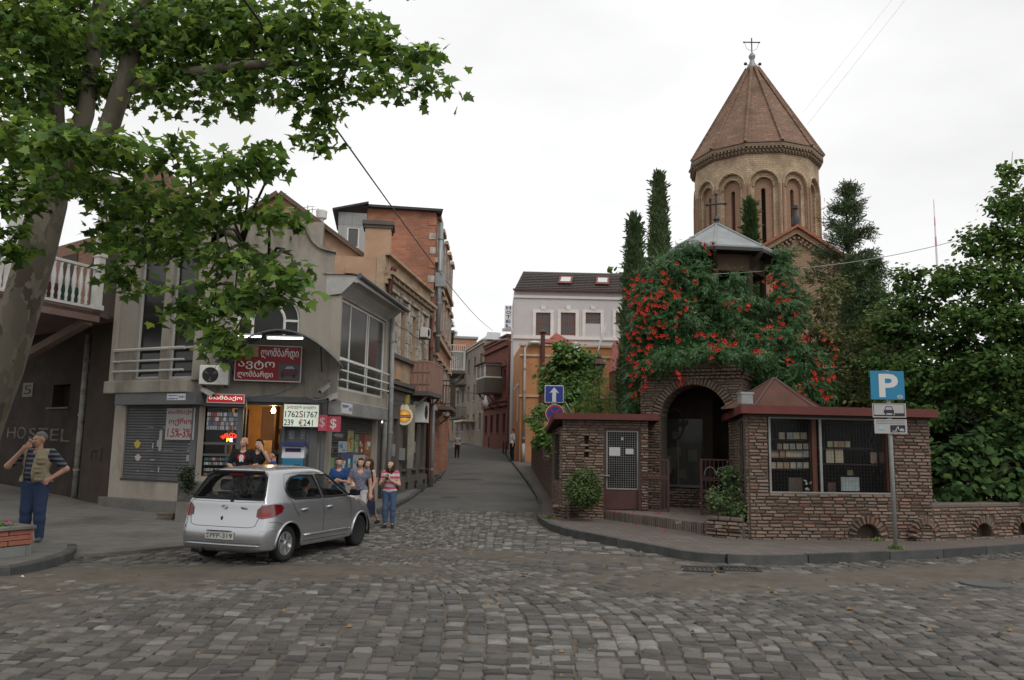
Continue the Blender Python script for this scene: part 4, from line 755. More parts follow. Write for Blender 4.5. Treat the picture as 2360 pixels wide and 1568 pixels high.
# ------------------------------------------------------------------ houses seen above the shop
def gable_house(name,label,F,roof,zbot,depth,mwall,mroof):
    t=thing(name,label,'building',F.P(0,0,0));q=MB();q.prism([F.P(u,0,z) for u,z in [(roof[0][0],zbot)]+roof+[(roof[-1][0],zbot)]],F.P(0,-depth,0)-F.P(0,0,0));q.build('gable_wall',mwall,t)
    for a,b in zip(roof[:-1],roof[1:]):
        q=MB();n=V((-(b[1]-a[1]),b[0]-a[0])).normalized()*.14;pts=[a,b,(b[0]+n.x,b[1]+n.y),(a[0]+n.x,a[1]+n.y)];q.prism([F.P(u,.22,z+.012) for u,z in pts],F.P(0,-depth-.4,0)-F.P(0,0,0));q.build('roof_slope',mroof,t)
    return t
FG=Fr((-9.5,26.75),(-4.5,26.95));ap1=FG.uz(D4(1450,225));e1=FG.uz(B1(785,400));el=(ap1[0]-2.4,ap1[1]-1.75)
GH=gable_house('peach_gable_house','peach plaster house with long brown gable roof behind the corner shop',FG,[el,ap1,e1,],0,5,MT['peach_wall'],mk('roof_brown',(.13,.085,.065),.9,.2,3,.2,20))
FK=Fr((-5.0,26.5),(-4.0,26.62));h=FK.rect(B1(792,205),B1(868,500));q=MB();FK.box(q,h[0],h[1]+.35,-.9,0,0,h[3]);PT=thing('plaster_chimney_pier','tall orange plaster pier with flat cap beside the grey dormer','pier',FK.P(h[0],0,0));q.build('shaft',MT['peach_wall'],PT);q=MB();FK.box(q,h[0]-.1,h[1]+.45,-1,.1,h[3]+.002,h[3]+.14);FK.box(q,h[0]-.05,h[1]+.4,-.95,.05,h[3]-.1,h[3]-.0);q.build('cap',MT['base_dark'],PT);zc1=FK.uz(B1(820,470))[1];q=MB();FK.box(q,h[0]-.6,h[1]+.4,-.5,.12,zc1-.1,zc1+.1);q.build('cornice',MT['peach_wall'],PT)
FW=Fr((-12.5,26.2),(-7.5,26.4));zc2=FW.uz(D4(400,480))[1];cg=mk('corrugated_pale',(.33,.29,.25),.8,.15,2,.1,20,stain=(.2,.13,.09),samt=.6,stretch=(6,6,.4))
BH=thing('back_house','cream house with rusty corrugated gable seen through the plane tree leaves','building',FW.P(0,0,0));q=MB();FW.box(q,0,FW.L+1,-4,0,0,zc2);q.build('wall',MT['stucco_pale'],BH)
rl=[FW.uz(D4(140,300)),FW.uz(D4(930,540))];q=MB();q.prism([FW.P(u,.02,z) for u,z in [(rl[0][0]-1.5,zc2+.003),(rl[0][0]-1.5,rl[0][1]+.5),rl[0],rl[1],(rl[1][0],zc2+.003)]],FW.P(0,-3.9,0)-FW.P(0,0,0));q.build('corrugated_gable',cg,BH);q=MB();q.bar(FW.P(rl[0][0]-1.5,.05,rl[0][1]+.55),FW.P(*[rl[1][0],.05,rl[1][1]+.05]),.3,.08);q.build('verge',MT['base_dark'],BH)
q=MB();h=FW.rect(D4(-200,100),D4(120,400));FW.box(q,h[0],h[1],-2,-.1,zc2,h[3]+.6);q.build('brick_stack',bkm,BH)
h=FW.rect(D4(628,250),D4(685,550),.6);q=MB();FW.box(q,h[0],h[1],.5,.6,h[2]-1,h[3]+.8);tag(q.build('roof_post',mk('post_brown',(.22,.12,.08),.8,.2)),'brown wooden post above the shop roof among leaves','post')
# ------------------------------------------------------------------ ochre house along the street
OC=thing('ochre_house','crumbling ochre two-storey house with peeling white window surrounds','building',FO.P(3,0,0));zt0=7.0
ztop=FO.uz(B1(905,372))[1];zc=FO.uz(B1(920,500))[1];zs_=FO.uz(B1(925,935))[1];zg=FO.uz(B1(905,1095))[1]
WH=[]
for x0,x1,y0,y1 in ((918,948,640,930),(982,1015,690,975),(1045,1072,745,985),(1100,1122,800,1010)):
    a,b=FO.uz(B1(x0,(y0+y1)/2)),FO.uz(B1(x1,(y0+y1)/2));WH.append((a[0],b[0],zs_+.12,zc-.75))
mb=MB();FO.wall(mb,0,FO.L,zg,ztop,WH,0,.3);mb.build('facade_wall',MT['ochre_wall'],OC)
for h in WH:
    FO.window(OC,h,-.22,.05,2,1,MT['base_dark'],MT['glass_dark'],zb=[h[2]+.7*(h[3]-h[2])])
    q=MB()
    for a,b in ((h[0]-.3,h[0]-.02),(h[1]+.02,h[1]+.3)):
        z=h[2]-.1
        while z<h[3]+.25:dz=random.uniform(.2,.42);FO.box(q,a+random.uniform(0,.06),b-random.uniform(0,.05),.001,random.uniform(.04,.1),z,min(z+dz,h[3]+.3)-.015);z+=dz
    FO.box(q,h[0]-.3,h[1]+.3,.001,.12,h[3]+.31,h[3]+.42);kind(q.build('window_surround',MT['worn_white'],OC),'stuff')
for z,d,hh in ((ztop-.02,.16,.1),(ztop-.75,.1,.12),(zc,.3,.12),(zc-.14,.2,.14),(zc-.3,.1,.15),(zs_-.05,.14,.14),(zg+.02,.22,.14),(zg-.13,.14,.13)):q=MB();FO.box(q,-.02,FO.L+.02,.002,d,z,z+hh-.003);q.build('cornice',MT['ochre_wall'] if z>zs_ else MT['base_dark'],OC)
for i in range(10):u=.3+i*(FO.L-.6)/9;q=MB();FO.box(q,u-.04,u+.04,.1,.24,zc-.13,zc-.005);q.build('dentil',MT['worn_white'],OC)
for x0,x1,y0,y1 in ((905,922,968,1060),(958,986,1000,1095)):a=FO.uz(B1(x0,1020));b=FO.uz(B1(x1,1040));q=MB();FO.box(q,a[0],b[0],.001,.05,zg+.25,zs_-.3);q.build('blind_panel',MT['peach_wall'],OC)
gh=[]
for x0,x1 in ((1,1),):pass
G=[(.45,1.05,.2,2.75),(1.75,2.35,1.0,2.8),(3.05,3.65,1.0,2.8),(4.5,5.1,1.0,2.8),(5.75,6.3,1.0,2.8)]
mb=MB();FO.wall(mb,0,FO.L,.0,zg-.14,G,.02,.3);mb.build('facade_wall',MT['base_dark'],OC)
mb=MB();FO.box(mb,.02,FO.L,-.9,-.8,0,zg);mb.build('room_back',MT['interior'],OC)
for h in G[1:]:FO.window(OC,h,-.2,.05,2,3,MT['metal_grey'],MT['glass_dark'],sill=.12)
q=MB();FO.box(q,1.3,FO.L,.021,.12,.1,.75);q.build('plinth',MT['base_dark'],OC)
for u in (1.9,3.2,4.6,5.9):q=MB();FO.box(q,u,u+.4,.115,.125,.3,.55);q.build('cellar_vent',MT['black'],OC)
q=MB();q.tube([FO.P(.3,.03,2.6),FO.P(.3,.03,3.1)],.04,8);tag(q.build('tube_lamp',flat('lamp_white',(1,1,1),emit=4)),'short bright white tube lamp beside the rusty downpipe','lamp')
zb_=zg-.14
mb=MB();q=[(0,FO.L,0)];back=FO.P(0,-7,0)
mb.box8([FO.P(.0,-.31,0),FO.P(FO.L,-.31,0),FO.P(FO.L,-6,0),FO.P(0,-6,0),FO.P(0,-.31,ztop-.1),FO.P(FO.L,-.31,ztop-.1),FO.P(FO.L,-6,ztop+.2),FO.P(0,-6,ztop+.2)]);mb.build('body',MT['peach_wall'],OC)
for k_,(za,zb2) in enumerate(((3.5,3.3),(3.25,3.5),(6.05,5.9))):
    q=MB();q.tube([FO.P(FO.L*i/12,.16+.03*k_,za+(zb2-za)*i/12-.07*math.sin(PI*(i%4)/4)) for i in range(13)],.014,5);q.build('facade_cable',MT['wire'],OC)
for u_,z_ in ((1.25,1.5),(2.6,1.35),(4.1,1.6)):q=MB();FO.box(q,u_,u_+.3,.021,.16,z_,z_+.42);q.build('meter_box',MT['pipe_grey'],OC)
def balcony(F,u0,u1,z0,h,dep,label,mat,group=None,n=0,cat='balcony',name='balcony',solid=False,slabm=None):
    t=thing(name,label,cat,F.P(u0,0,z0),group);q=MB();F.box(q,u0,u1,.02,dep,z0-.16,z0);q.build('slab',slabm or MT['base_dark'],t)
    q=MB();F.box(q,u0,u1,dep-.06,dep,z0+h-.06,z0+h);F.box(q,u0,u0+.06,.02,dep-.061,z0+h-.06,z0+h);F.box(q,u1-.06,u1,.02,dep-.061,z0+h-.06,z0+h);q.build('hand_rail',mat,t)
    if solid:
        for a in ((u0+.01,u1-.01,dep-.045,dep-.015),(u0+.015,u0+.045,.02,dep-.05),(u1-.045,u1-.015,.02,dep-.05)):q=MB();F.box(q,*a,z0+.002,z0+h-.062);q.build('panel',mat,t)
    else:
        q=MB();F.box(q,u0,u1,dep-.05,dep-.01,z0+.08,z0+.12);F.box(q,u0+.01,u0+.05,.02,dep-.051,z0+.08,z0+.12);q.build('bottom_rail',mat,t)
        me=None;sp=[]
        k=max(3,int((u1-u0)/.11));sp+=[(u0+(u1-u0)*i/k,dep-.03) for i in range(k+1)];k2=max(3,int(dep/.11));sp+=[(u,dep*i/k2) for u in (u0+.03,u1-.03) for i in range(1,k2)]
        for u,w in sp:
            if me is None:q=MB();q.box(-.012,.012,-.012,.012,0,h-.1);me=bpy.data.meshes.new('baluster');me.from_pydata(q.v,[],q.f);fin(me,mat)
            o=bpy.data.objects.new('baluster',me);COL.objects.link(o);o.parent=t;o.location=F.P(u,w,z0+.03)-V(t.location)
    for u in (u0+.1,u1-.1):q=MB();q.bar(F.P(u,.02,z0-.75),F.P(u,dep-.1,z0-.18),.06,.06);q.build('bracket',slabm or MT['base_dark'],t)
    return t
pu0=FO.uz(D2(1020,200),.8);pu1=FO.uz(D2(1270,350),.8);pz0=FO.uz(D2(1165,300),.8)[1]
t=balcony(FO,3.9,6.2,pz0,1.15,.75,'pink boarded balcony on the ochre house',mk('pink_wood',(.32,.19,.15),.8,.15,4,.05,30,stain=(.2,.12,.1)),solid=True)
q=MB();pm_=mk('pink_strip',(.24,.15,.12),.8,.15)
for i in range(9):FO.box(q,3.92+i*.28,3.96+i*.28,.735,.76,pz0+.02,pz0+1.09)
for i in range(4):FO.box(q,3.9-.01,3.915,.1+i*.18,.14+i*.18,pz0+.02,pz0+1.09)
kind(q.build('cover_strips',pm_,t),'stuff')
for i in range(2):q=MB();FO.box(q,3.885,3.915,.02,.75,pz0+.25+.45*i,pz0+.3+.45*i);q.build('side_rail',pm_,t)
def ff(p,q,Y):a=aty(*p,Y);b=aty(*q,Y);F=Fr((a.x-1,Y),(a.x+1,Y));return F,F.rect(p,q)
F1,h=ff(D2(925,380),D2(1055,560),FO.P(3.2,0,0).y);S0=thing('olive_shop_sign','olive yellow projecting shop sign on the ochre house above round beer sign','sign',F1.P(h[0],0,h[2]));plate(S0,F1,h,-.05,.05,mk('olive_board',(.34,.29,.06),.5,.15),'panel');txt(S0,F1,'აფთიაქი',h[0]+.05,h[1]-.1,h[2]+.12,h[2]+.26,.001,MT['wood_dark'])
F1,h=ff(D2(922,520),D2(1092,708),FO.P(2.6,0,0).y);BE=thing('beer_sign','round lit beer sign with orange disc and red band hanging over the pavement','sign',F1.P(h[0],0,h[2]));c=F1.P((h[0]+h[1])/2,0,(h[2]+h[3])/2);r=(h[1]-h[0])/2;ax=(V((1,0,0)),V((0,0,1)),V((0,-1,0)))
def disc(rr,y,mat,nm,sc=(1,1)):q=MB();q.lathe([(rr,y-.012),(rr,y),(0,y)],c,24,axis=(ax[0]*sc[0],ax[1]*sc[1],ax[2]));q.build(nm,mat,BE,smooth=.6)
cr_=flat('sign_cream',(.6,.55,.4),.5,emit=.15);q=MB();q.lathe([(r,-.1),(r*1.02,-.03),(r,.03),(0,.03)],c,28,axis=(ax[0],ax[1]*1.1,ax[2]));q.build('case',cr_,BE,smooth=.6);q=MB();q.lathe([(r*.5,-.08),(r*.5,.025),(0,.025)],c+V((0,0,r*1.02)),20,axis=ax);q.build('crown_case',cr_,BE)
disc(r*.78,.038,flat('sign_ring',(.45,.25,.05),.5,emit=.1),'ring');disc(r*.68,.043,flat('sign_orange',(.75,.33,.03),.5,emit=.3),'orange_disc');disc(r*.4,.047,flat('sign_yellow',(.85,.55,.12),.5,emit=.3),'yellow_disc')
q=MB();F1.box(q,(h[0]+h[1])/2-r*.8,(h[0]+h[1])/2+r*.8,.048,.054,c.z-r*.2,c.z+r*.18);q.build('red_band',mred,BE);txt(BE,F1,'ნატახტარი',(h[0]+h[1])/2-r*.7,(h[0]+h[1])/2+r*.7,c.z-r*.12,c.z+r*.12,.055,cr_,bold=.01);q=MB();q.bar(c+V((-.5,.06,.05)),c+V((-.9,.06,.05)),.04,.04);q.build('bracket',MT['metal_dark'],BE)
F1,h=ff(D2(822,385),D2(888,500),FO.P(1.3,0,0).y);S0=thing('purple_shop_sign','purple projecting sign with yellow lettering near the rusty downpipe','sign',F1.P(h[0],0,h[2]));plate(S0,F1,h,-.05,.05,flat('sign_purple',(.09,.055,.12),.6),'panel');txt(S0,F1,'0-24',h[0]+.02,h[1]-.02,h[2]+.16,h[3]-.06,.001,flat('sign_gold',(.5,.33,.04),.6),bold=.01);F2,h2=ff(D2(845,500),D2(878,790),FO.P(1.35,0,0).y);plate(S0,F2,h2,-.05,.03,flat('sign_purple2',(.12,.07,.10),.6),'lower_strip')
a=FO.uz(D2(1143,600),.4);t=aircon(FO,(4.35,5.15,a[1]-.25,a[1]+.55),.02,.45,'white air conditioner box on the street wall under the pink balcony')
aircon(FO,(4.95,5.5,FO.uz(B1(1115,850))[1],FO.uz(B1(1115,795))[1]),.05,.3,'weathered air conditioner high between the ochre house windows')
F1,h=ff(D2(1055,490),D2(1105,1090),FO.P(3.0,0,0).y);S0=thing('banner_stand','tall narrow pale poster strip beneath the round beer sign','sign',F1.P(h[0],0,h[2]));plate(S0,F1,h,-.06,.04,mk('strip_pale',(.28,.25,.2),.7,.35,3,0),'panel');plate(S0,F1,(h[0]+.02,h[1]-.02,h[2]-.3,h[2]-.004),-.06,.05,MT['pipe_grey'],'meter_box')
uE=FO.L-.02;pipe('grey and brown downpipe at far end of the ochre house',[FO.P(uE,.1,.2),FO.P(uE,.1,4.6),FO.P(uE,.1,FO.uz(B1(1165,740))[1])],.07,MT['pipe_brown']);pipe('grey lower downpipe at far end of the ochre house',[FO.P(uE,.27,.2),FO.P(uE,.27,4.55)],.075,MT['pipe_grey'])
# ------------------------------------------------------------------ tall brick house
BRr=V((-3.35,33.1));a=aty(*B1(640,200),32.4);FBk=Fr((a.x-.1,32.45),BRr);zT=FBk.uz(B1(1240,140))[1];zT2=FBk.uz(B1(805,112))[1]
bk2=brickmat('tall_brick',(.43,.18,.105),(.29,.115,.07),(.30,.2,.15),.32,.11,(FBk.t.x,FBk.t.y),stain=(.20,.10,.07),sscale=.7,samt=.8)
BH2=thing('tall_brick_house','tall windowless orange brick end wall rising above the ochre house','building',FBk.P(2,0,0));ud=FBk.uz(B1(800,200))[0];uD0=FBk.uz(B1(640,250))[0];off=V((.0,11.5,0))
q=MB();q.prism([FBk.P(ud,0,0),FBk.P(FBk.L,0,0),FBk.P(FBk.L,0,zT),FBk.P(ud,0,zT2)],V((-.1,11.5,0)));q.build('brick_body',bk2,BH2)
q=MB();q.bar(FBk.P(ud-.2,.05,zT2+.05),FBk.P(FBk.L+.25,.05,zT+.05),.35,.1);q.build('roof_edge',MT['metal_dark'],BH2);q=MB();q.quad(FBk.P(ud-.2,.2,zT2+.11),FBk.P(FBk.L+.3,.2,zT+.11),FBk.P(FBk.L+.3,-11.6,zT+.11),FBk.P(ud-.2,-11.6,zT2+.11));q.build('roof_sheet',MT['metal_dark'],BH2)
for i in range(16):z=zT-.3-i*.62;q=MB();FBk.box(q,FBk.L-random.uniform(.2,.34),FBk.L+.03,-.3,.03,z-.28,z);q.build('quoin',MT['worn_white'] if i%3 else bk2,BH2)
FT=Fr((BRr.x,BRr.y),(BRr.x-.1,44.5))
for k in range(5):
    for z in (7.2,4.0,10.0):
        if z>zT-1.2:continue
        h=(1.0+k*2.2,2.0+k*2.2,z,z+1.7);FT.window(BH2,h,.03,.06,2,1,MT['worn_white'],MT['glass_dark']);q=MB();FT.box(q,h[0]-.15,h[1]+.15,.0,.16,h[3]+.02,h[3]+.2);q.build('window_hood',MT['ochre_wall'],BH2)
for z in (3.4,6.6,9.6):q=MB();FT.box(q,0,11,.002,.14,z,z+.2);q.build('string_course',MT['ochre_wall'],BH2)
pipe('zinc downpipe running down the far corner of the tall brick house',[FT.P(.25,.22,zT-6),FT.P(.25,.22,zT-.4)],.1,MT['zinc']);q=MB();FT.box(q,.1,.7,.05,.45,zT-3.2,zT-2.6);tag(q.build('flue_box',MT['zinc']),'zinc box bracketed high on the brick house corner','flue')
DM=thing('grey_dormer','grey corrugated attic dormer with one white window against brick wall','dormer',FBk.P(uD0,0,7));zd0=FBk.uz(B1(700,400))[1];zd1=FBk.uz(B1(640,150))[1];w0=FBk.rect(B1(690,215),B1(755,335),.3)
q=MB();FBk.wall(q,uD0,ud-.01,zd0-4,zd1+.05,[w0],.25,.4);q.build('cladding',mk('tin_grey',(.30,.31,.31),.6,.12,2,.1,15,stain=(.2,.17,.14),samt=.5,stretch=(9,9,.3)),DM);FBk.window(DM,w0,.2,.06,1,1,MT['paint_white'],MT['glass_dim'])
q=MB()
for i in range(14):u=uD0+(ud-uD0)*i/14;FBk.box(q,u,u+.03,.251,.275,w0[3]+.08,zd1+.05)
kind(q.build('cladding_ribs',MT['zinc'],DM),'stuff');q=MB();q.add([FBk.P(uD0-.25,.5,zd1+.05),FBk.P(ud+.05,.5,zT2+.06),FBk.P(ud+.05,-3,zT2+.1),FBk.P(uD0-.25,-3,zd1+.1),FBk.P(uD0-.25,.5,zd1+.13),FBk.P(ud+.05,.5,zT2+.14),FBk.P(ud+.05,-3,zT2+.18),FBk.P(uD0-.25,-3,zd1+.18)],[(0,3,2,1),(4,5,6,7),(0,1,5,4),(1,2,6,5),(2,3,7,6),(3,0,4,7)]);q.build('roof',MT['metal_dark'],DM)
q=MB();FBk.box(q,uD0,ud,-3,.2,0,zd0-2);q.build('side_body',MT['peach_wall'],DM)
c=aty(*B1(545,175),29.5);q=MB();q.lathe([(.16,-.9),(.24,-.75),(.26,-.45),(.2,-.2),(.1,-.12),(.1,0),(.2,.02),(.22,.3),(.18,.34),(0,.36)],c,14);tag(q.build('water_tank',MT['paint_white'],smooth=.7),'small white roof tank with cap above the peach gable roof','tank')
for p,hh in ((B1(470,95),1.2),(B1(495,110),.8)):c=aty(*p,29);q=MB();q.tube([c,c-V((0,0,hh))],.012,5);q.tube([c-V((.25,0,.12)),c+V((.25,0,-.05))],.01,5);tag(q.build('roof_antenna',MT['metal_dark']),'thin '+('taller left' if hh>1 else 'shorter right')+' television antenna on the peach roof ridge','antenna','roof antennas')
# ------------------------------------------------------------------ further left side of the street
def street_house(name,label,a,b,zt_,mwall,floors,ncol,mtrim,depth=7,mglass=None,base=None,zg0=0):
    F=Fr(a,b);t=thing(name,label,'building',F.P(F.L/2,0,0));hs_=[]
    for fz in floors:
        for k in range(ncol):uc_=(k+.5)*F.L/ncol;ww=min(1.05,F.L/ncol*.52);hs_.append((uc_-ww/2,uc_+ww/2,fz,fz+min(1.75,(floors[1]-floors[0])*.58 if len(floors)>1 else 1.75)))
    q=MB();F.wall(q,0,F.L,zg0-1,zt_,hs_,0,.22);q.build('facade_wall',mwall,t)
    for h in hs_:F.window(t,h,-.14,.05,2,1,mtrim,mglass or MT['glass'],sill=.08)
    q=MB();q.box8([F.P(0,-.221,zg0-1),F.P(F.L,-.221,zg0-1),F.P(F.L,-depth,zg0-1),F.P(0,-depth,zg0-1),F.P(0,-.221,zt_),F.P(F.L,-.221,zt_),F.P(F.L,-depth,zt_),F.P(0,-depth,zt_)]);q.build('body',mwall,t)
    q=MB();F.box(q,-.1,F.L+.1,-.2,.25,zt_+.002,zt_+.16);F.box(q,-.05,F.L+.05,.002,.14,zt_-.25,zt_-.05);q.build('cornice',mtrim,t)
    q=MB();F.box(q,-.1,F.L+.1,-depth,-.2,zt_+.004,zt_+.1);q.build('roof',MT['metal_dark'],t)
    return t,F
t,FZ=street_house('grey_street_house','grey house with white railed balcony beyond the tall brick house',(-3.55,44.8),(-4.6,58),8.2,MT['worn_white'],(2.6,5.6),4,MT['base_dark'],zg0=.6)
t,F_=street_house('brown_street_house','brown house at the bend on the left of the street',(-4.7,58.2),(-8.0,76),9.5,mk('brown_plaster',(.2,.14,.11),.9,.2,2,.1,stain=(.1,.07,.06)),(3.2,6.4),5,MT['worn_white'],zg0=1)
def place_balcony(F,p,q_,dep,**k):
    a=F.uz(p,dep);b=F.uz(q_,dep);return a,b
z_=FT.uz(B2(200,760),.9)[1];balcony(FT,2.2,5.2,1.9+(1027-938)/1855*36,1.15,.75,'dark iron lattice balcony past the pipe of the ochre house',mk('iron_brown',(.06,.045,.035),.8,.3),n=1)
balcony(FZ,.2,3.5,6.1,1.5,.95,'white picket balcony on the grey street house',MT['paint_white'])
F1,h=ff(B2(178,795),B2(240,930),40.0);S0=thing('pharmacy_sign','dull maroon sign board hanging below the dark balcony','sign',F1.P(h[0],0,h[2]));plate(S0,F1,h,-.05,.05,mk('sign_maroon',(.14,.075,.075),.6,.3,10,0),'panel');txt(S0,F1,'ბარი',h[0]+.1,h[1]-.1,h[2]+.9,h[3]-.3,.001,mwh)
# ------------------------------------------------------------------ right side of the street, far row
rb=brickmat('red_brick',(.20,.07,.05),(.16,.055,.042),(.11,.055,.045),.3,.1,(.26,-.96),stain=(.12,.05,.04));R1=V((-.30,72));R2=V((-2.75,81.2));R3=V((-7.6,101.5));zgr=zt(0,74)
FRb=Fr(R2,R1);zR=FRb.uz(B2(800,190))[1]
t,_=street_house('red_brick_house','dark red brick house with carved window hoods and glazed balcony',R2,R1,zR,rb,(zgr+1.6,zgr+5.6),4,mk('red_trim',(.15,.065,.05),.9,.2),9,zg0=zgr)
for k in range(4):
    uc_=(k+.5)*FRb.L/4;q=MB();q.prism([FRb.P(uc_-.75,.002,zgr+7.65),FRb.P(uc_+.75,.002,zgr+7.65),FRb.P(uc_,.002,zgr+8.3)],FRb.P(0,.18,0)-FRb.P(0,0,0));q.build('window_pediment',rb,t)
for z in (zgr+4.4,zgr+4.0,zR-.9):q=MB();FRb.box(q,0,FRb.L,.003,.25,z,z+.28);q.build('string_course',rb,t)
q=MB();Fe=Fr((R1.x,R1.y),(R1.x+8,R1.y+1.2));Fe.box(q,0.01,6,-6,-.02,zgr-1,zR-.1);q.build('side_wall',rb,t)
bt=thing('glazed_balcony','white framed glazed balcony box jutting from the red brick house','balcony',FRb.P(3,0,zgr+4));u0,u1=FRb.L*.42,FRb.L*.78;z0=1.9+(1027-903)/1855*76;z1=1.9+(1027-842)/1855*76
q=MB();FRb.box(q,u0,u1,.02,1.7,z0-.15,z0);FRb.box(q,u0,u1,1.62,1.7,z0+.002,z0+1.2);FRb.box(q,u1-.08,u1,.02,1.619,z0+.002,z0+1.2);q.build('parapet',mk('lattice_wood',(.09,.07,.055),.85,.4,12),bt)
q=MB();FRb.box(q,u0,u1,1.6,1.7,z0+1.22,z0+1.34);FRb.box(q,u0,u1,1.6,1.7,z1-.1,z1)
for u in (u0,(u0+u1)/2-.04,u1-.1):FRb.box(q,u,u+.1,1.61,1.69,z0+1.3,z1-.1)
FRb.box(q,u1-.1,u1,.02,1.6,z0+1.22,z0+1.34);FRb.box(q,u1-.1,u1,.02,1.6,z1-.1,z1);q.build('frame',MT['paint_white'],bt);q=MB();FRb.box(q,u0+.05,u1-.05,.1,1.6,z0+1.2,z1-.05);q.build('glazing',mk('blind',(.14,.10,.075),.5,.15),bt);q=MB();FRb.box(q,u0-.2,u1+.2,.02,1.95,z1+.01,z1+.12);q.build('roof',MT['brown_tin'],bt)
for u in (u0+.2,u1-.3):q=MB();q.bar(FRb.P(u,.05,z0-1.6),FRb.P(u,1.5,z0-.16),.1,.1);q.build('strut',MT['wood_dark'],bt)
gp=mk('grey_brown_plaster',(.22,.185,.15),.92,.2,1.5,.12,40,stain=(.13,.105,.085),samt=.7);FBr=Fr(R3,R2+V((-.03,.1)));zB=FBr.uz(B2(500,290))[1]
t,_=street_house('greybrown_street_house','long grey-brown plaster house with iron balconies at the street bend',R3,R2+V((-.03,.1)),zB,gp,(zgr+2.0,zgr+5.2,zgr+8.2),6,MT['worn_white'],9,zg0=zgr)
balcony(FBr,FBr.L*.28,FBr.L*.5,zgr+7.4,1.2,1.3,'upper dark iron balcony on the grey-brown street house',MT['metal_dark'],'iron balconies at the bend');balcony(FBr,FBr.L*.3,FBr.L*.52,zgr+3.5,1.2,1.2,'lower dark iron balcony on the grey-brown street house',MT['metal_dark'],'iron balconies at the bend')
q=MB();FBr.box(q,FBr.L*.26,FBr.L*.53,.1,1.6,zgr+11.0,zgr+11.15);q.build('balcony_roof',MT['zinc'],t);q=MB();FBr.box(q,FBr.L*.52,FBr.L*.8,.1,1.4,zgr+2.9,zgr+3.1);q.build('awning',mk('awning_cream',(.45,.4,.3),.8,.1),t)
FQ=Fr((aty(*B2(330,300),107).x,107),(aty(*B2(525,300),107).x,107.5));zq=FQ.uz(B2(400,218))[1];t=thing('orange_brick_house','plain orange brick block behind the street bend','building',FQ.P(0,0,0));q=MB();FQ.box(q,0,FQ.L,-8,0,0,zq);q.build('brick_body',brickmat('orange_brick',(.42,.2,.12),(.36,.17,.1),(.3,.2,.15),.3,.1,(1,0)),t);q=MB();FQ.box(q,-.2,FQ.L+.2,-8.2,.2,zq+.003,zq+.3);q.build('roof',MT['zinc'],t)
Fw=Fr((aty(*B2(520,200),118).x,118),(aty(*B2(700,200),118).x,119));zq=Fw.uz(B2(600,165))[1];t=thing('tin_roof_house','house with pale tin roof showing above the grey-brown house','building',Fw.P(0,0,0));q=MB();Fw.box(q,0,Fw.L,-8,0,0,zq-2.2);q.build('wall',gp,t);q=MB();q.prism([Fw.P(-.3,.3,zq-2.2),Fw.P(Fw.L*.45,.3,zq-.6),Fw.P(Fw.L*.5,.3,zq),Fw.P(Fw.L+.3,.3,zq),Fw.P(Fw.L+.3,.3,zq-2.2)],(0,8,0));q.build('roof',mk('pale_tin',(.5,.52,.54),.4,.1,metal=.2),t)
t,_=street_house('far_end_house','pale pinkish house closing the far end of the street',(-34,112),(-8.2,116),zgr+9.5,mk('pale_pink_plaster',(.36,.3,.26),.9,.15,1.5,.1,stain=(.22,.17,.14)),(zgr+1.8,zgr+5.2),9,MT['worn_white'],8,zg0=zgr)
# ------------------------------------------------------------------ orange house and the grey hotel
YO=52.0;FOr=Fr((aty(1197,1027,YO).x,YO),(aty(1412,1030,YO).x,YO+.4));zO=FOr.uz(B3(250,672))[1];OR=thing('orange_house','low orange plaster house with white string courses below the grey hotel','building',FOr.P(3,0,0))
q=MB();FOr.box(q,0,FOr.L,-7,0,0,zO);q.build('wall',MT['orange_wall'],OR);zz=[FOr.uz(B3(250,y))[1] for y in (690,757,1075)]
for z in [zO-.02]+zz[1:]:q=MB();FOr.box(q,-.08,FOr.L+.08,-.3,.1,z,z+.14);q.build('string_course',mk('pale_orange',(.5,.36,.25),.9,.1),OR)
FOs=Fr((FOr.a.x-.35,YO+7),(FOr.a.x,YO))
for k in range(2):
    h=(1.2+3*k,2.2+3*k,3.6,5.9);FOs.window(OR,h,.03,.07,2,1,MT['paint_white'],MT['glass']);q=MB();FOs.box(q,h[0]-.2,h[1]+.2,.001,.1,h[3]+.03,h[3]+.25);q.build('window_hood',MT['paint_white'],OR)
q=MB();q.box8([FOs.P(0,-.02,0),FOs.P(FOs.L,-.02,0),FOs.P(FOs.L,-3,0),FOs.P(0,-3,0),FOs.P(0,-.02,zO-.02),FOs.P(FOs.L,-.02,zO-.02),FOs.P(FOs.L,-3,zO-.02),FOs.P(0,-3,zO-.02)]);q.build('side_wall',MT['orange_wall'],OR)
u=FOr.uz(B3(330,800))[0];q=MB();zf_=FOr.uz(B3(330,580),.18)[1];q.tube([FOr.P(u,.25,1.2),FOr.P(u,.25,zf_)],.15,10);q.lathe([(.2,0),(.26,.1),(.2,.2),(.05,.3),(0,.3)],FOr.P(u,.25,zf_),10);tag(q.build('rusty_flue',MT['pipe_brown'],smooth=.7),'rusty brown flue pipe rising past the orange house roof','pipe')
ub0,ub1=FOr.uz(B3(400,700))[0],FOr.uz(B3(690,700))[0];TR=thing('roof_pavilion','rust red tent roof with turned balusters on the orange house','pavilion',FOr.P(ub0,0,zO));rz=FOr.uz(B3(480,572),-1.5)[1];ra=FOr.uz(B3(345,650),-.2);rb_=FOr.uz(B3(575,650),-.2)
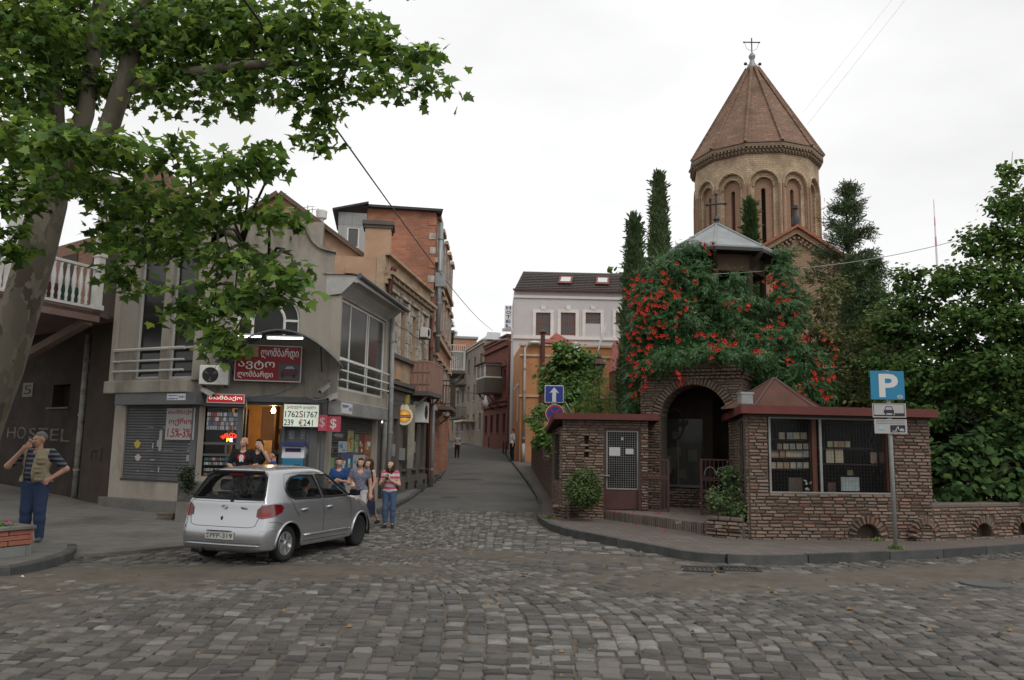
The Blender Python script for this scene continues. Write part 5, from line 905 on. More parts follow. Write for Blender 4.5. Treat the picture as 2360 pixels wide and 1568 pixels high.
q=MB();cx_=(ra[0]+rb_[0])/2;q.add([FOr.P(ra[0],-.1,ra[1]),FOr.P(rb_[0],-.1,ra[1]),FOr.P(rb_[0],-3,ra[1]),FOr.P(ra[0],-3,ra[1]),FOr.P(cx_,-1.5,rz)],[(0,1,4),(1,2,4),(2,3,4),(3,0,4),(3,2,1,0)]);q.build('tent_roof',mk('roof_rust',(.26,.06,.045),.7,.2,3,.1),TR)
for i in range(7):q=MB();q.lathe([(.05,0),(.1,.2),(.16,.55),(.09,.95),(.06,1.2),(.09,1.35)],FOr.P(ub0+.15+i*.36,-.15,zO-1.15),8);q.build('baluster',mk('terracotta',(.3,.13,.08),.9,.2),TR)
q=MB();FOr.box(q,ub0-.1,ub1,-.4,.12,zO-1.3,zO-1.152);q.build('bottom_rail',MT['paint_white'],TR);q=MB();FOr.box(q,ub0-.05,ub1,-.06,-.03,zO-1.15,zO-.03);q.build('dark_gap',MT['interior'],TR)
a=aty(*B3(790,610),51.5);q=MB();ax=(V((.5,0,.25)).normalized()*.25,V((0,1,0)),V((1,0,-.3)).normalized());q.lathe([(0,0),(1.1,.02),(2.1,.1),(2.1,.13),(0,.06)],a,18,axis=(V((.12,0,.45)),V((0,.4,0)),V((1,0,-.2)).normalized()*.6));tag(q.build('satellite_dish',MT['paint_white'],smooth=.8),'white satellite dish on the orange house parapet','dish')
a=aty(*B3(545,1165),30);q=MB();q.lathe([(0,0),(.6,.02),(1.0,.1),(1.0,.13),(0,.06)],a,18,axis=(V((.14,0,-.3)),V((0,.34,0)),V((-1,-.3,-.35)).normalized()*.6));q.tube([a,a+V((.12,.1,-1.2))],.025,6);tag(q.build('satellite_dish',MT['pipe_grey'],smooth=.8),'grey satellite dish just behind the left kiosk roof','dish')
h=FOr.rect(B3(870,715),B3(960,800),.3);a_=aty(*B3(900,755),49);q=MB();q.prism([a_+V((-.15,0,-.9)),a_+V((1.6,0,-.9)),a_+V((1.6,0,1.0)),a_+V((.1,0,1.0))],(0,2,0));o=thing('pink_roof_shed','shed with faded pink sloping roof beside the orange house','building',(a_.x,a_.y,0));q.build('roof',mk('roof_pink',(.45,.16,.15),.8,.1),o);q=MB();q.box(a_.x-.1,a_.x+1.6,a_.y+.1,a_.y+2,0,a_.z-.91);q.build('wall',MT['brown_paint'],o)
YH=60.0;FHt=Fr((aty(1181,900,YH).x,YH),(aty(1181,900,YH).x+16,YH+.3));HT=thing('grey_hotel','pale grey hotel with dark tiled mansard roof and skylights','building',FHt.P(8,0,0));ze=FHt.uz(B3(500,245))[1];zr_=FHt.uz(B3(500,98),-2.0)[1];mg_=mk('hotel_plaster',(.46,.445,.45),.9,.05,2,.06,60,stain=(.38,.365,.36),samt=.5)
hw=[];fb=[]
for x0,x1,y0,y1 in ((283,393,415,592),(478,590,415,592),(672,787,415,502),(908,1010,415,505)):r_=FHt.rect(B3(x0,y0),B3(x1,y1));hw.append(r_)
for k in range(1,3):hw.append((hw[3][0]+2.9*k,hw[3][1]+2.9*k,hw[3][2],hw[3][3]))
q=MB();FHt.wall(q,0,FHt.L,0,ze,hw,0,.25);q.build('front_wall',mg_,HT);fm=mk('window_brown',(.17,.055,.035),.5,.1)
for i,h in enumerate(hw):
    FHt.window(HT,h,-.1,.08,2 if i<2 else 1,1,fm,MT['glass_dim'],zb=[h[3]-.75] if i<2 else [h[2]+.35]);q=MB();zlo=hw[0][2]-.05
    for a,b,c_,d in ((h[0]-.26,h[0]-.02,zlo,h[3]+.24),(h[1]+.02,h[1]+.26,zlo,h[3]+.24),(h[0]-.02,h[1]+.02,h[3]+.02,h[3]+.24)):FHt.box(q,a,b,.001,.07,c_,d)
    FHt.box(q,(h[0]+h[1])/2-.18,(h[0]+h[1])/2+.18,.001,.1,h[3]+.245,h[3]+.55);q.build('window_surround',MT['paint_white'],HT)
for y0,y1,d in ((285,305,.1),(600,625,.12),(235,248,.2)):z0,z1=FHt.uz(B3(500,y1))[1],FHt.uz(B3(500,y0))[1];q=MB();FHt.box(q,-.05,FHt.L,.002,d,z0,z1);q.build('string_course',mk('pale_band',(.6,.58,.56),.9,.05),HT)
q=MB();FHt.box(q,0,FHt.L,-10,-.251,0,ze-.01);q.build('body',mg_,HT)
tm=mk('roof_tile_dark',(.075,.062,.058),.7,.15,3,.08,20,island=.1);nr=11;q=MB();uo=FHt.uz(B3(182,110),-2)[0]
def rp_(u,t):return FHt.P(u+(uo)*t*(1-u/FHt.L),.25-2.25*t,ze+(zr_-ze)*t)
for i in range(nr):
    t0,t1=i/nr,(i+1)/nr;cols=96
    vs_=[]
    for k in range(cols+1):
        u=FHt.L*k/cols;bump=.05*abs(math.sin(k*PI/2+.3));vs_+=[rp_(u,t0)+V((0,-.06-bump,.03)),rp_(u,t1)+V((0,-bump,0))]
    q.add(vs_,[(2*k,2*k+2,2*k+3,2*k+1) for k in range(cols)])
kind(q.build('roof_tiles',tm,HT),'stuff');q=MB();q.prism([FHt.P(0,.2,ze),FHt.P(uo,-2.0,zr_-.05),FHt.P(uo,-8,zr_-.05),FHt.P(0,-10,ze)],FHt.P(FHt.L,0,0)-FHt.P(0,0,0));q.build('roof_body',MT['metal_dark'],HT);q=MB();FHt.box(q,-.1,FHt.L,.2,.34,ze-.08,ze+.06);q.build('gutter',MT['brown_paint'],HT)
for x0,x1 in ((430,537),(725,830)):
    c0=FHt.uz(B3(x0,170),-1.1)[0];c1=FHt.uz(B3(x1,170),-1.1)[0];t0,t1=.30,.70;sk=MB();uu=lambda u,t,w:rp_(u,t)+V((0,-w,w*.6));sk.add([uu(c0,t0,.2),uu(c1,t0,.2),uu(c1,t1,.2),uu(c0,t1,.2),uu(c0,t0,0),uu(c1,t0,0),uu(c1,t1,0),uu(c0,t1,0)],[(0,1,2,3),(0,4,5,1),(1,5,6,2),(2,6,7,3),(3,7,4,0)]);so=sk.build('skylight',fm,HT);g=MB();d_=.08;g.quad(uu(c0+.15,t0+d_,.215),uu(c1-.15,t0+d_,.215),uu(c1-.15,t1-d_,.215),uu(c0+.15,t1-d_,.215));g.build('pane',flat('sky_pane',(.5,.52,.54),.08,spec=1),so)
F1,h=ff(B3(38,358),B3(95,535),58.5);S0=thing('hotel_sign','white vertical sign with blue letters HOTEL on the hotel corner','sign',F1.P(h[0],0,h[2]));plate(S0,F1,h,-.2,.2,MT['paint_white'],'panel');n=5;hl=(h[3]-h[2])/n;nb=flat('navy',(.025,.05,.16),.6)
for i,ch in enumerate('HOTEL'):txt(S0,F1,ch,h[0]+.2*(h[1]-h[0]),h[1]-.2*(h[1]-h[0]),h[3]-(i+.88)*hl,h[3]-(i+.14)*hl,.002,nb,bold=.03)
h2=F1.rect(B3(16,530),B3(98,560));h2=(h2[0],h2[1],h2[2],h[2]-.02);plate(S0,F1,h2,-.2,.22,MT['paint_white'],'name_panel');txt(S0,F1,'CHARDEN',h2[0]+.1,h2[1]-.1,h2[2]+.2,h2[3]-.2,.022,nb,bold=.01)
def lamp_post(px_,base_y,top,arm,lab,Y,r=.09):
    b=gt(px_,base_y,.1);t=thing('street_lamp',lab,'street lamp',b,'white lamp posts by the orange house');zt__=aty(top[0],top[1],b.y).z;q=MB();q.tube([b,V((b.x,b.y,b.z+1.2))],r*1.25,10);q.tube([V((b.x,b.y,b.z+1.2)),V((b.x,b.y,zt__))],[r,r*.75],10);q.build('post',MT['pipe_white'],t,smooth=True)
    for k in range(1,5):q=MB();z=b.z+(zt__-b.z)*k/5;q.tube([V((b.x,b.y,z)),V((b.x,b.y,z+.12))],r*1.15,10);q.build('collar',MT['pipe_grey'],t)
    for s in arm:q=MB();q.tube([V((b.x,b.y,zt__-.2)),V((b.x+s*.7,b.y,zt__+.35)),V((b.x+s*1.5,b.y,zt__+.3))],.05,8);q.build('arm',MT['pipe_white'],t);q=MB();q.lathe([(0,-.1),(.12,-.08),(.2,0),(.14,.08),(0,.12)],V((b.x+s*1.8,b.y,zt__+.3)),12,axis=(V((2.0,0,0)),V((0,1,0)),V((0,0,1))));q.build('lamp_head',MT['paint_white'],t,smooth=True)
    return t
lamp_post(1206,1066,(1209,800),(.35,),'white lamp post in front of the orange house corner',50)
lamp_post(1186,1046,(1180,792),(-.9,),'white lamp post beside the man at the red brick house',56)
b=gt(*B2(665,1085),.1);YS_=b.y;t=thing('street_sign_post','distant pole with give-way triangle above a blue plate','sign',b);F1=Fr((b.x-1,YS_),(b.x+1,YS_));q=MB();q.tube([b,V((b.x,YS_,aty(*B2(665,795),YS_).z))],.05,8);q.build('pole',MT['pipe_grey'],t);c=[F1.uz(B2(*p)) for p in ((640,795),(692,795),(666,843))];q=MB();q.prism([F1.P(u,.07,z) for u,z in c],(0,-.03,0));q.build('triangle',mred,t);cc=[(sum(x[0] for x in c)/3,sum(x[1] for x in c)/3)][0];q=MB();q.prism([F1.P(cc[0]+.6*(u-cc[0]),.101,cc[1]+.6*(z-cc[1])) for u,z in c],(0,-.01,0));q.build('triangle_field',mwh,t);h=F1.rect(B2(642,848),B2(690,895));plate(t,F1,h,.07,.03,flat('sign_blue',(.02,.05,.26),.5),'blue_plate');txt(t,F1,'↑',h[0]+.35*(h[1]-h[0]),h[1]-.3*(h[1]-h[0]),h[2]+.2,h[3]-.2,.102,mwh)
for k,p in enumerate(((1160,1046),(1166,1049),(1126,1031),(1113,1027))):b=gt(*p,.1);q=MB();q.lathe([(.06,0),(.06,.9),(.03,.97),(0,.98)],b,8);tag(q.build('bollard',MT['metal_dark']),('nearest','second nearest','third','farthest')[k]+' black iron bollard on the far right pavement','bollard','bollards on the far pavement')
for k,p in enumerate(((968,1128),(994,1115),(1008,1104))):b=gt(*p,HK-.02);q=MB();r_=random.Random(k);vs_=[b+V((x*.17*r_.uniform(.8,1.1),y*.14*r_.uniform(.8,1.1),z*.22*r_.uniform(.85,1.1))) for z in (0,.6,1) for x,y in ((-1,-1),(1,-1),(1.1,1),(-1,1))];q.add(vs_,[(0,1,5,4),(1,2,6,5),(2,3,7,6),(3,0,4,7),(4,5,9,8),(5,6,10,9),(6,7,11,10),(7,4,8,11),(8,9,10,11)]);tag(q.build('kerb_block',MT['kerb'],bevel=.03),('nearest','middle','farthest')[k]+' dark stone block lying on the left kerb up the street','stone','stone blocks on the left kerb')
# ------------------------------------------------------------------ walls of single bricks
BRM=mk('old_brick',(.168,.12,.092),.92,.14,6,.25,35,stain=(.125,.094,.075),samt=.5,sscale=1.2,island=.13)
BRM2=mk('red_old_brick',(.185,.10,.073),.92,.2,6,.4,35,stain=(.13,.085,.065),samt=.6,sscale=2.0,island=.15)
BRM3=mk('grey_old_brick',(.148,.116,.093),.92,.2,6,.4,35,stain=(.10,.08,.066),samt=.6,sscale=2.0,island=.15)
MORT=mk('mortar',(.088,.07,.056),.97,.2,8,.4,50)
def brick_proto(seed):
    r=np.random.default_rng(seed);b=[]
    for y,k in ((.5,.5),(-.2,.5),(-.5,.5)):
        for x,z in ((-1,-1),(1,-1),(1,1),(-1,1)):
            ix,iz=(.06,.22) if y==-.5 else (0,0);b.append((x*(.5-ix)+(r.normal(0,.012) if y<.4 else 0),y+(r.normal(0,.06) if y==-.5 else 0),z*(.5-iz)+(r.normal(0,.05) if y<.4 else 0)))
    f=[(0,1,5,4),(1,2,6,5),(2,3,7,6),(3,0,4,7),(4,5,9,8),(5,6,10,9),(6,7,11,10),(7,4,8,11),(8,9,10,11)]
    return np.array(b),np.array(f)
BPR=[brick_proto(s) for s in range(6)];BME={}
def brick_mesh(k,mi):
    if (k,mi) not in BME:
        me=bpy.data.meshes.new('brick');me.from_pydata(BPR[k][0].tolist(),[],[list(map(int,q)) for q in BPR[k][1]]);me.materials.append((BRM,BRM2,BRM3)[mi]);me.polygons.foreach_set('use_smooth',[True]*9);me.set_sharp_from_angle(angle=.9);BME[(k,mi)]=me
    return BME[(k,mi)]
def lay(F,u0,u1,z0,z1,skip=None,w=0.0,ch=.068,bl=.24,rnd=None,dep=.09,redp=.08,greyp=.22,zt_=None):
    """brick positions for one wall face"""
    rnd=rnd or random.Random(5);out=[];z=z0;row=0
    while z+ch*.6<z1:
        u=u0-(rnd.uniform(0,bl*.8))
        while u<u1-.02:
            l=bl*rnd.uniform(.85,1.15);a=max(u,u0);b=min(u+l,u1);u+=l
            if b-a<.05:continue
            c=(a+b)/2;zc=z+ch/2
            if skip and (skip(a+.02,zc) or skip(b-.02,zc)):
                if skip(a+.02,zc) and skip(b-.02,zc):continue
                step=.02
                if skip(a+.02,zc):
                    while skip(a+.005,zc) and a<b-.04:a+=step
                else:
                    while skip(b-.005,zc) and b>a+.04:b-=step
                if b-a<.06:continue
                c=(a+b)/2
            if zt_ and zc>zt_(c):continue
            x=rnd.random();out.append((F,c,w+rnd.gauss(0,.004),zc+rnd.gauss(0,.002),b-a-rnd.uniform(.006,.018),dep,ch-rnd.uniform(.006,.010),rnd.gauss(0,.006),1 if x<redp else 2 if x<redp+greyp else 0))
        z+=ch;row+=1
    return out
def vouss(F,uc,zc,r,a0,a1,n,ln,w,dep=.1,tk=None):
    out=[]
    for i in range(n):
        a=a0+(a1-a0)*(i+.5)/n;rr=r+ln/2;out.append((F,uc+rr*math.cos(a),w+random.gauss(0,.004),zc+rr*math.sin(a),ln,dep,tk or (r*(a1-a0)/n*.86),a,random.choice((0,0,1,2))))
    return out
def set_bricks(parent,bricks,limit=300):
    def size(b):
        P=b[0].P(b[1],0,b[3]);d=P-EYE;n=V((b[0].n.x,b[0].n.y,0));fc=max(0,-d.normalized().dot(n));return b[4]*b[6]*fc/d.length_squared
    bricks.sort(key=size,reverse=True);po=parent_loc(parent);VV=[];FF=[];MM=[];base=0
    for i,(F,u,w,z,l,dep,h,ang,mi) in enumerate(bricks):
        k=i%6;P=F.P(u,w,z);th=math.atan2(F.t.y,F.t.x)
        if i<limit:
            o=bpy.data.objects.new('brick',brick_mesh(k,mi));COL.objects.link(o);o.parent=parent;o.location=P-po;o.rotation_mode='XYZ';o.scale=(l,dep,h)
            o.rotation_euler=(Matrix.Rotation(th,3,'Z')@Matrix.Rotation(-ang,3,'Y')).to_euler()
        else:
            R=np.array(Matrix.Rotation(th,3,'Z')@Matrix.Rotation(-ang,3,'Y'));q=(BPR[k][0]*(l,dep,h))@R.T+np.array(P);VV.append(q);FF.append(BPR[k][1]+base);MM+=[mi]*9;base+=12
    if VV:
        o=numpy_mesh('bricks',np.concatenate(VV),np.concatenate(FF),[BRM,BRM2,BRM3],parent,smooth=True);o.data.polygons.foreach_set('material_index',MM);o.data.set_sharp_from_angle(angle=.9);kind(o,'stuff')
def mesh_grid(F,h,w,st,r,mat,parent,name='wire_mesh'):
    q=MB();n=int((h[1]-h[0])/st);k=int((h[3]-h[2])/st)
    for i in range(n+1):u=h[0]+(h[1]-h[0])*i/n;F.box(q,u-r,u+r,w-r,w+r,h[2],h[3])
    for i in range(k+1):z=h[2]+(h[3]-h[2])*i/k;F.box(q,h[0],h[1],w+r,w+2.6*r,z-r,z+r)
    return kind(q.build(name,mat,parent),'stuff')
def fascia(parent,pts,z,hgt,ov,zs=None,mat=None):
    """flat kiosk roof with painted edge boards; pts counter-clockwise plan outline, zs per-point roof height"""
    n=len(pts);zs=zs or [z]*n;c=sum((V(p) for p in pts),V((0,0)))/n;q=MB();q.add([V((p[0],p[1],zz)) for p,zz in zip(pts,zs)],[tuple(range(n))]);q.add([V((p[0],p[1],zz-hgt+.03)) for p,zz in zip(pts,zs)],[tuple(range(n))[::-1]]);q.build('roof_deck',MT['brown_tin'],parent)
    for i in range(n):
        a,b=V((*pts[i],zs[i])),V((*pts[(i+1)%n],zs[(i+1)%n]));d=(b-a).normalized();nn=V((d.y,-d.x,0))*.02;q=MB();q.box8([a-V((0,0,hgt))+nn,b-V((0,0,hgt))+nn,b-V((0,0,hgt))-nn,a-V((0,0,hgt))-nn,a+nn+V((0,0,.02)),b+nn+V((0,0,.02)),b-nn+V((0,0,.02)),a-nn+V((0,0,.02))]);q.build('fascia_board',mat or MT['red_paint'],parent)
# ------------------------------------------------------------------ right kiosk
K1,K2=V((4.9,16.55)),V((8.8,16.92));FKf=Fr(K1,K2);KB=V((5.95,21.6));FKs=Fr(KB,K1);K3=V((9.4,21.0));FKr=Fr(K2,K3)
KR_=thing('brick_kiosk','low brick kiosk with wire mesh display windows behind the parking sign','kiosk',(7,18,0));zk=FKf.uz(B7(900,355))[1]+.02
wk=FKf.rect(B7(385,400),B7(1290,960));uw0=FKf.uz(B7(395,700))[0];uw1=FKf.uz(B7(1290,700))[0];wk=(uw0,uw1,wk[2],zk-.2)
zroof=zk;q=MB();ucn=FKf.uz(B7(1108,1270))[0];poly_wall(q,FKf,[(0,0),(FKf.L,0),(FKf.L,zk-.15),(0,zk-.15)],[[(wk[0],wk[2]),(wk[1],wk[2]),(wk[1],wk[3]-.001),(wk[0],wk[3]-.001)],arc_poly(ucn,.2,.25,0,PI,10)+[(ucn-.25,.14),(ucn+.25,.14)]],.012,.28);FKf.box(q,0.05,wk[0]-.02,-.3,-.2,0,zk-.2);FKf.box(q,wk[0]-.02,FKf.L-.05,-.3,-.2,0,wk[2]-.1);FKs.wall(q,0,FKs.L-.14,0,zk-.15,[(3.2,4.65,wk[2]-.1,zk-.25)],.012,.26);FKr.wall(q,0,FKr.L,0,zk-.15,[],.012,.26);q.build('mortar_core',MORT,KR_)
rnd=random.Random(1);nic=[FKf.uz(B7(1108,1270))];rn=.26;nic=[(FKf.uz(B7(1108,1270))[0],.2)]
skf=lambda u,z:(wk[0]<u<wk[1] and wk[2]<z) or ((u-nic[0][0])**2+(z-nic[0][1])**2<(rn+.17)**2 and z>.15)
br=lay(FKf,0,FKf.L,.1,zk-.16,skf,0,rnd=rnd)+vouss(FKf,nic[0][0],nic[0][1],rn,.02,PI-.02,11,.16,.012)
br+=lay(FKs,0,FKs.L,.1,zk-.16,lambda u,z:3.2<u<4.65 and wk[2]-.1<z<zk-.25,0,rnd=rnd)+lay(FKr,0,FKr.L,.1,zk-.16,None,0,rnd=rnd,bl=.3)
set_bricks(KR_,br)
po=.18;rf=[FKf.P(-.22,.22,0),FKf.P(FKf.L+.09,.22,0),V((9.5,21.3,0)),V((5.75,21.8,0))];fascia(KR_,[(p.x,p.y) for p in rf],zroof,.15,0)
wp=mk('varnish_post',(.11,.042,.022),.5,.25,6,.05,30,stretch=(1,1,.2))
um_=FKf.uz(B7(775,700))[0]
for u in (wk[0]+.0,um_-.13,wk[1]-.08):q=MB();FKf.box(q,u,u+.1,-.2,-.1,wk[2],wk[3]);q.build('timber_post',wp,KR_)
q=MB()
for a,b in ((wk[0]+.05,wk[0]+.095),(um_,um_+.05),(wk[1]-.05,wk[1])):FKf.box(q,a,b,-.07,-.03,wk[2]+.03,wk[3]-.03)
FKf.box(q,wk[0]+.05,wk[1],-.068,-.032,wk[3]-.03,wk[3]+.02);FKf.box(q,wk[0]+.05,wk[1],-.066,-.03,wk[2],wk[2]+.03);q.build('grille_frame',MT['pipe_grey'],KR_)
mesh_grid(FKf,(wk[0]+.095,um_,wk[2]+.03,wk[3]-.03),-.05,.068,.0013,MT['metal_dark'],KR_);mesh_grid(FKf,(um_+.05,wk[1]-.05,wk[2]+.03,wk[3]-.03),-.05,.068,.0013,MT['metal_dark'],KR_)
q=MB();FKf.box(q,wk[0],wk[1],-.135,-.13,wk[2],wk[3]);q.build('window_glass',glassmat('kiosk_glass',(.02,.02,.02),.1,.1),KR_)
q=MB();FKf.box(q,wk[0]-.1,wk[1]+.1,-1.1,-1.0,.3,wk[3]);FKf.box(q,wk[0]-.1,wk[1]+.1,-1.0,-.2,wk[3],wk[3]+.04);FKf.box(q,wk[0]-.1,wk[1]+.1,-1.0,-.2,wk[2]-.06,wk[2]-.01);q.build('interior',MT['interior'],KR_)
IC=[((.5,.46,.33)),((.42,.33,.24)),((.36,.39,.4)),((.4,.27,.18)),((.5,.44,.31))];icm=[mk('card_%d'%i,c,.7,.2,14,0) for i,c in enumerate(IC)]
def card(x0,y0,x1,y1,lab,grp,mi=0,w=-.45,mat=None):
    h=FKf.rect(C7(x0,y0),C7(x1,y1),w);q=MB();FKf.box(q,h[0],h[1],w-.02,w,h[2],h[3]);f=MB();tag(q.build('picture_card',mat or icm[mi]),lab,'card',grp);return h
rowsL=[(380,485,((420,508),(545,632),(640,742),(755,850),(905,985))),(555,645,((395,468),(488,570),(588,672),(692,778),(798,875),(895,978))),(665,770,((300,412),(430,512),(525,775),(782,880),(900,980))),(845,940,((300,370),(385,480),(492,580),(598,680),(695,785),(800,880),(915,995)))]
nmr=('top','second','third','bottom');pos=('first','second','third','fourth','fifth','sixth','seventh')
for i,(y0,y1,xs) in enumerate(rowsL):
    zsh=FKf.uz(C7(700,y1+4),-.45)[1];q=MB();FKf.box(q,wk[0]+.1,um_-.15,-.6,-.4,zsh-.025,zsh-.003);q.build('shelf',MT['wood_dark'],KR_)
    for j,(x0,x1) in enumerate(xs):card(x0,y0,x1,y1,'small pale card, %s from left on %s shelf of left kiosk window'%(pos[j],nmr[i]),'picture cards in the left kiosk window',(i*3+j*2)%5)
zsh=FKf.uz(C7(1600,622),-.45)[1];q=MB();FKf.box(q,um_+.06,wk[1]-.1,-.6,-.4,zsh-.03,zsh-.003);q.build('shelf',MT['wood_dark'],KR_);zsh=FKf.uz(C7(1600,870),-.45)[1];q=MB();FKf.box(q,um_+.06,wk[1]-.1,-.6,-.4,zsh-.03,zsh-.003);q.build('shelf',MT['wood_dark'],KR_)
for j,(x0,x1) in enumerate(((1170,1255),(1272,1335),(1342,1440),(1450,1522))):card(x0,520,x1,612,'small card, %s from left on upper shelf of right kiosk window'%pos[j],'picture cards in the right kiosk window',(0,4,3,0)[j])
for x0,x1,y0,y1,lab,mi in ((1150,1275,630,855,'left of two tall cream cards beside the window post',0),(1290,1420,630,855,'right of two tall cream cards beside the window post',4),(1840,1945,690,860,'pale tan card near right edge of kiosk window',1),(1980,2085,690,860,'orange-brown card at right edge of kiosk window',3)):card(x0,y0,x1,y1,lab,None,mi,mat=mk('tallcard',IC[mi] if mi!=3 else (.34,.19,.1),.7,.12,6,0))
card(570,1085,785,1300,'large brown framed board low in left kiosk window',None,mat=mk('brown_board',(.13,.10,.075),.7,.15));card(1180,1160,1305,1310,'small brown board low in right kiosk window',None,mat=mk('brown_board2',(.12,.08,.06),.7,.15));card(1382,1075,1670,1292,'pale blue map sheet behind the right mesh window',None,w=-.2,mat=mk('map_sheet',(.30,.36,.36),.6,.35,5,0));card(1480,965,1570,1050,'dim olive card above the pale blue map',None,mat=mk('olive_card',(.14,.13,.08),.7,.2))
h=FKf.rect(C7(810,1135),C7(955,1260),-.2);q=MB()
for k in range(9):r_=random.Random(k);u=h[0]+r_.random()*(h[1]-h[0]);z=h[2]+r_.random()*(h[3]-h[2]);q.bar(FKf.P(u,-.2,z),FKf.P(u+r_.uniform(-.08,.08),-.18,z+r_.uniform(-.06,.06)),.03,.02)
tag(q.build('crumpled_paper',mwh),'crumpled white paper low in the left kiosk window','paper')
q=MB();FKs.box(q,3.2,4.65,-.12,-.1,wk[2]-.1,zk-.25);q.build('side_glass',MT['glass_dark'],KR_);mesh_grid(FKs,(3.22,4.63,wk[2]-.08,zk-.27),-.04,.075,.003,MT['pipe_grey'],KR_);q=MB();[FKs.box(q,a,b,-.06,-.02,wk[2]-.1,zk-.25) for a,b in ((3.2,3.25),(4.6,4.65))];q.build('grille_frame',MT['pipe_grey'],KR_)
ta=on(FKf,B7(440,130),-1.2);tb=[on(FKf,B7(300,318),-.35),on(FKf,B7(730,330),-.35),on(FKf,B7(850,345),-1.6)];TT=thing('tin_tent_roof','brown pyramid tin roof lantern on top of the brick kiosk','roof',FKf.P(1.5,-1.5,zk));zbq=zk+.025
P1,P2=V((tb[0].x,tb[0].y,zbq)),V((tb[1].x,tb[1].y,zbq));P3=P2+V((.75,1.3,0));P4=P3+V((-.6,1.4,0));P5=P4+V((-1.3,.1,0));P6=P1+V((-.35,1.3,0));apx=V((ta.x,ta.y,ta.z))
for i,(a,b) in enumerate(((P1,P2),(P2,P3),(P3,P4),(P4,P5),(P5,P6),(P6,P1))):q=MB();q.add([a,b,apx],[(0,1,2)]);q.build('tin_facet',MT['brown_tin'],TT)
for a in (P1,P2,P3,P6):q=MB();q.tube([a,apx],.03,6);q.build('ridge_roll',MT['brown_paint'],TT)
fl=FKf.rect(B7(210,232),B7(300,322),.0);q=MB();FKf.box(q,fl[0],fl[1],-.25,-.02,fl[2],fl[3]);FLt=thing('floodlight','grey box floodlight standing on the kiosk roof edge by the arch','lamp',FKf.P(fl[0],0,fl[2]));q.build('housing',MT['pipe_grey'],FLt,bevel=.03);q=MB();FKf.box(q,fl[0]-.01,fl[1]+.01,-.26,-.01,fl[3]-.03,fl[3]+.012);q.build('rim',MT['zinc'],FLt);q=MB();FKf.box(q,fl[0]+.1,fl[1]-.1,-.18,-.1,zk,fl[2]);q.build('foot',MT['metal_dark'],FLt)
# ------------------------------------------------------------------ low wall to the right with niches
W2=K2+V((.02,.02));W3=V((11.35,17.9));W4=V((17.5,20.6));LWt=thing('low_brick_wall','low brick garden wall with arched niches under the trees at right','wall',(11,18,0));zw=.86
FW1=Fr(W2,W4);nics=[(FW1.uz(B7(1515,1250))[0],.2),(FW1.uz(B7(1930,1235))[0],.2)]+[(FW1.uz(B7(1930,1235))[0]+1.32*k,.2) for k in (1,2,3)]
def skw(u,z):
    for a,b in nics:
        if (u-a)**2+(z-b)**2<(.26+.16)**2 and z>.16:return True
    for k in range(8):
        uc_=nics[0][0]+.68+1.32*k-1.32
        if abs(u-uc_)<.06 and .5<z<.62:return True
        if (abs(u-uc_+.14)<.06 or abs(u-uc_-.14)<.06) and .36<z<.46:return True
    return False
q=MB();poly_wall(q,FW1,[(0,0),(FW1.L,0),(FW1.L,zw-.07),(0,zw-.07)],[arc_poly(a,b,.25,0,PI,10)+[(a-.25,.14),(a+.25,.14)] for a,b in nics],.012,.3);FW1.box(q,0,FW1.L,-.35,-.2,0,zw-.07);q.build('mortar_core',MORT,LWt);br=lay(FW1,0,FW1.L,.1,zw-.06,skw,0,rnd=rnd,redp=.05)
for a,b in nics:br+=vouss(FW1,a,b,.26,.02,PI-.02,11,.15,.012)
set_bricks(LWt,br,300);q=MB();FW1.box(q,-.02,FW1.L,-.4,.02,zw-.068,zw+.02);q.build('coping',mk('coping',(.13,.105,.088),.95,.25,4,.4,20),LWt,bevel=.02)
# ------------------------------------------------------------------ left kiosk
Ka,Kb=V((1.34,20.72)),V((3.52,20.5));FQ1=Fr(Ka,Kb);FQs=Fr((1.30,24.2),Ka);LK=thing('left_brick_kiosk','small brick kiosk with mesh door and cross-shaped niche beside the arch','kiosk',(2.4,22,0));zq=FQ1.uz(B6(500,480))[1]+.02;du=FQ1.rect(B6(512,575),B6(785,1200));dz0=.36
dq=(FQ1.uz(B6(512,900))[0],FQ1.uz(B6(790,900))[0],dz0,du[3]);cr0=[FQ1.rect(B6(365,622),B6(397,800)),FQ1.rect(B6(325,665),B6(440,705))]
q=MB();FQ1.wall(q,0,FQ1.L,0,zq-.12,[dq,cr0[0]],.012,.26);FQs.wall(q,0,FQs.L-.1,0,zq-.3,[(1.0,2.9,1.0,2.25)],.012,.26);FQ1.box(q,.1,dq[0]-.02,-.3,-.2,.2,zq-.2);q.build('mortar_core',MORT,LK)
inn_=lambda u,z:(dq[0]<u<dq[1] and z<dq[3]) or (cr0[0][0]<u<cr0[0][1] and cr0[0][2]<z<cr0[0][3]) or (cr0[1][0]<u<cr0[1][1] and abs(z-(cr0[1][3]-abs(u-(cr0[0][0]+cr0[0][1])/2)*.35))<.07)
br=lay(FQ1,0,FQ1.L,.1,zq-.12,inn_,0,rnd=rnd)+lay(FQs,0,FQs.L,.1,zq-.35,lambda u,z:1.0<u<2.9 and 1.0<z<2.25,0,rnd=rnd);set_bricks(LK,br)
rfL=[FQs.P(0,.22,0),V((1.34-.22,20.72-.2,0)),V((3.75,20.28,0)),V((3.9,24.2,0))];fascia(LK,[(p.x,p.y) for p in rfL],zq,.135,0,[zq-.30,zq,zq,zq-.30])
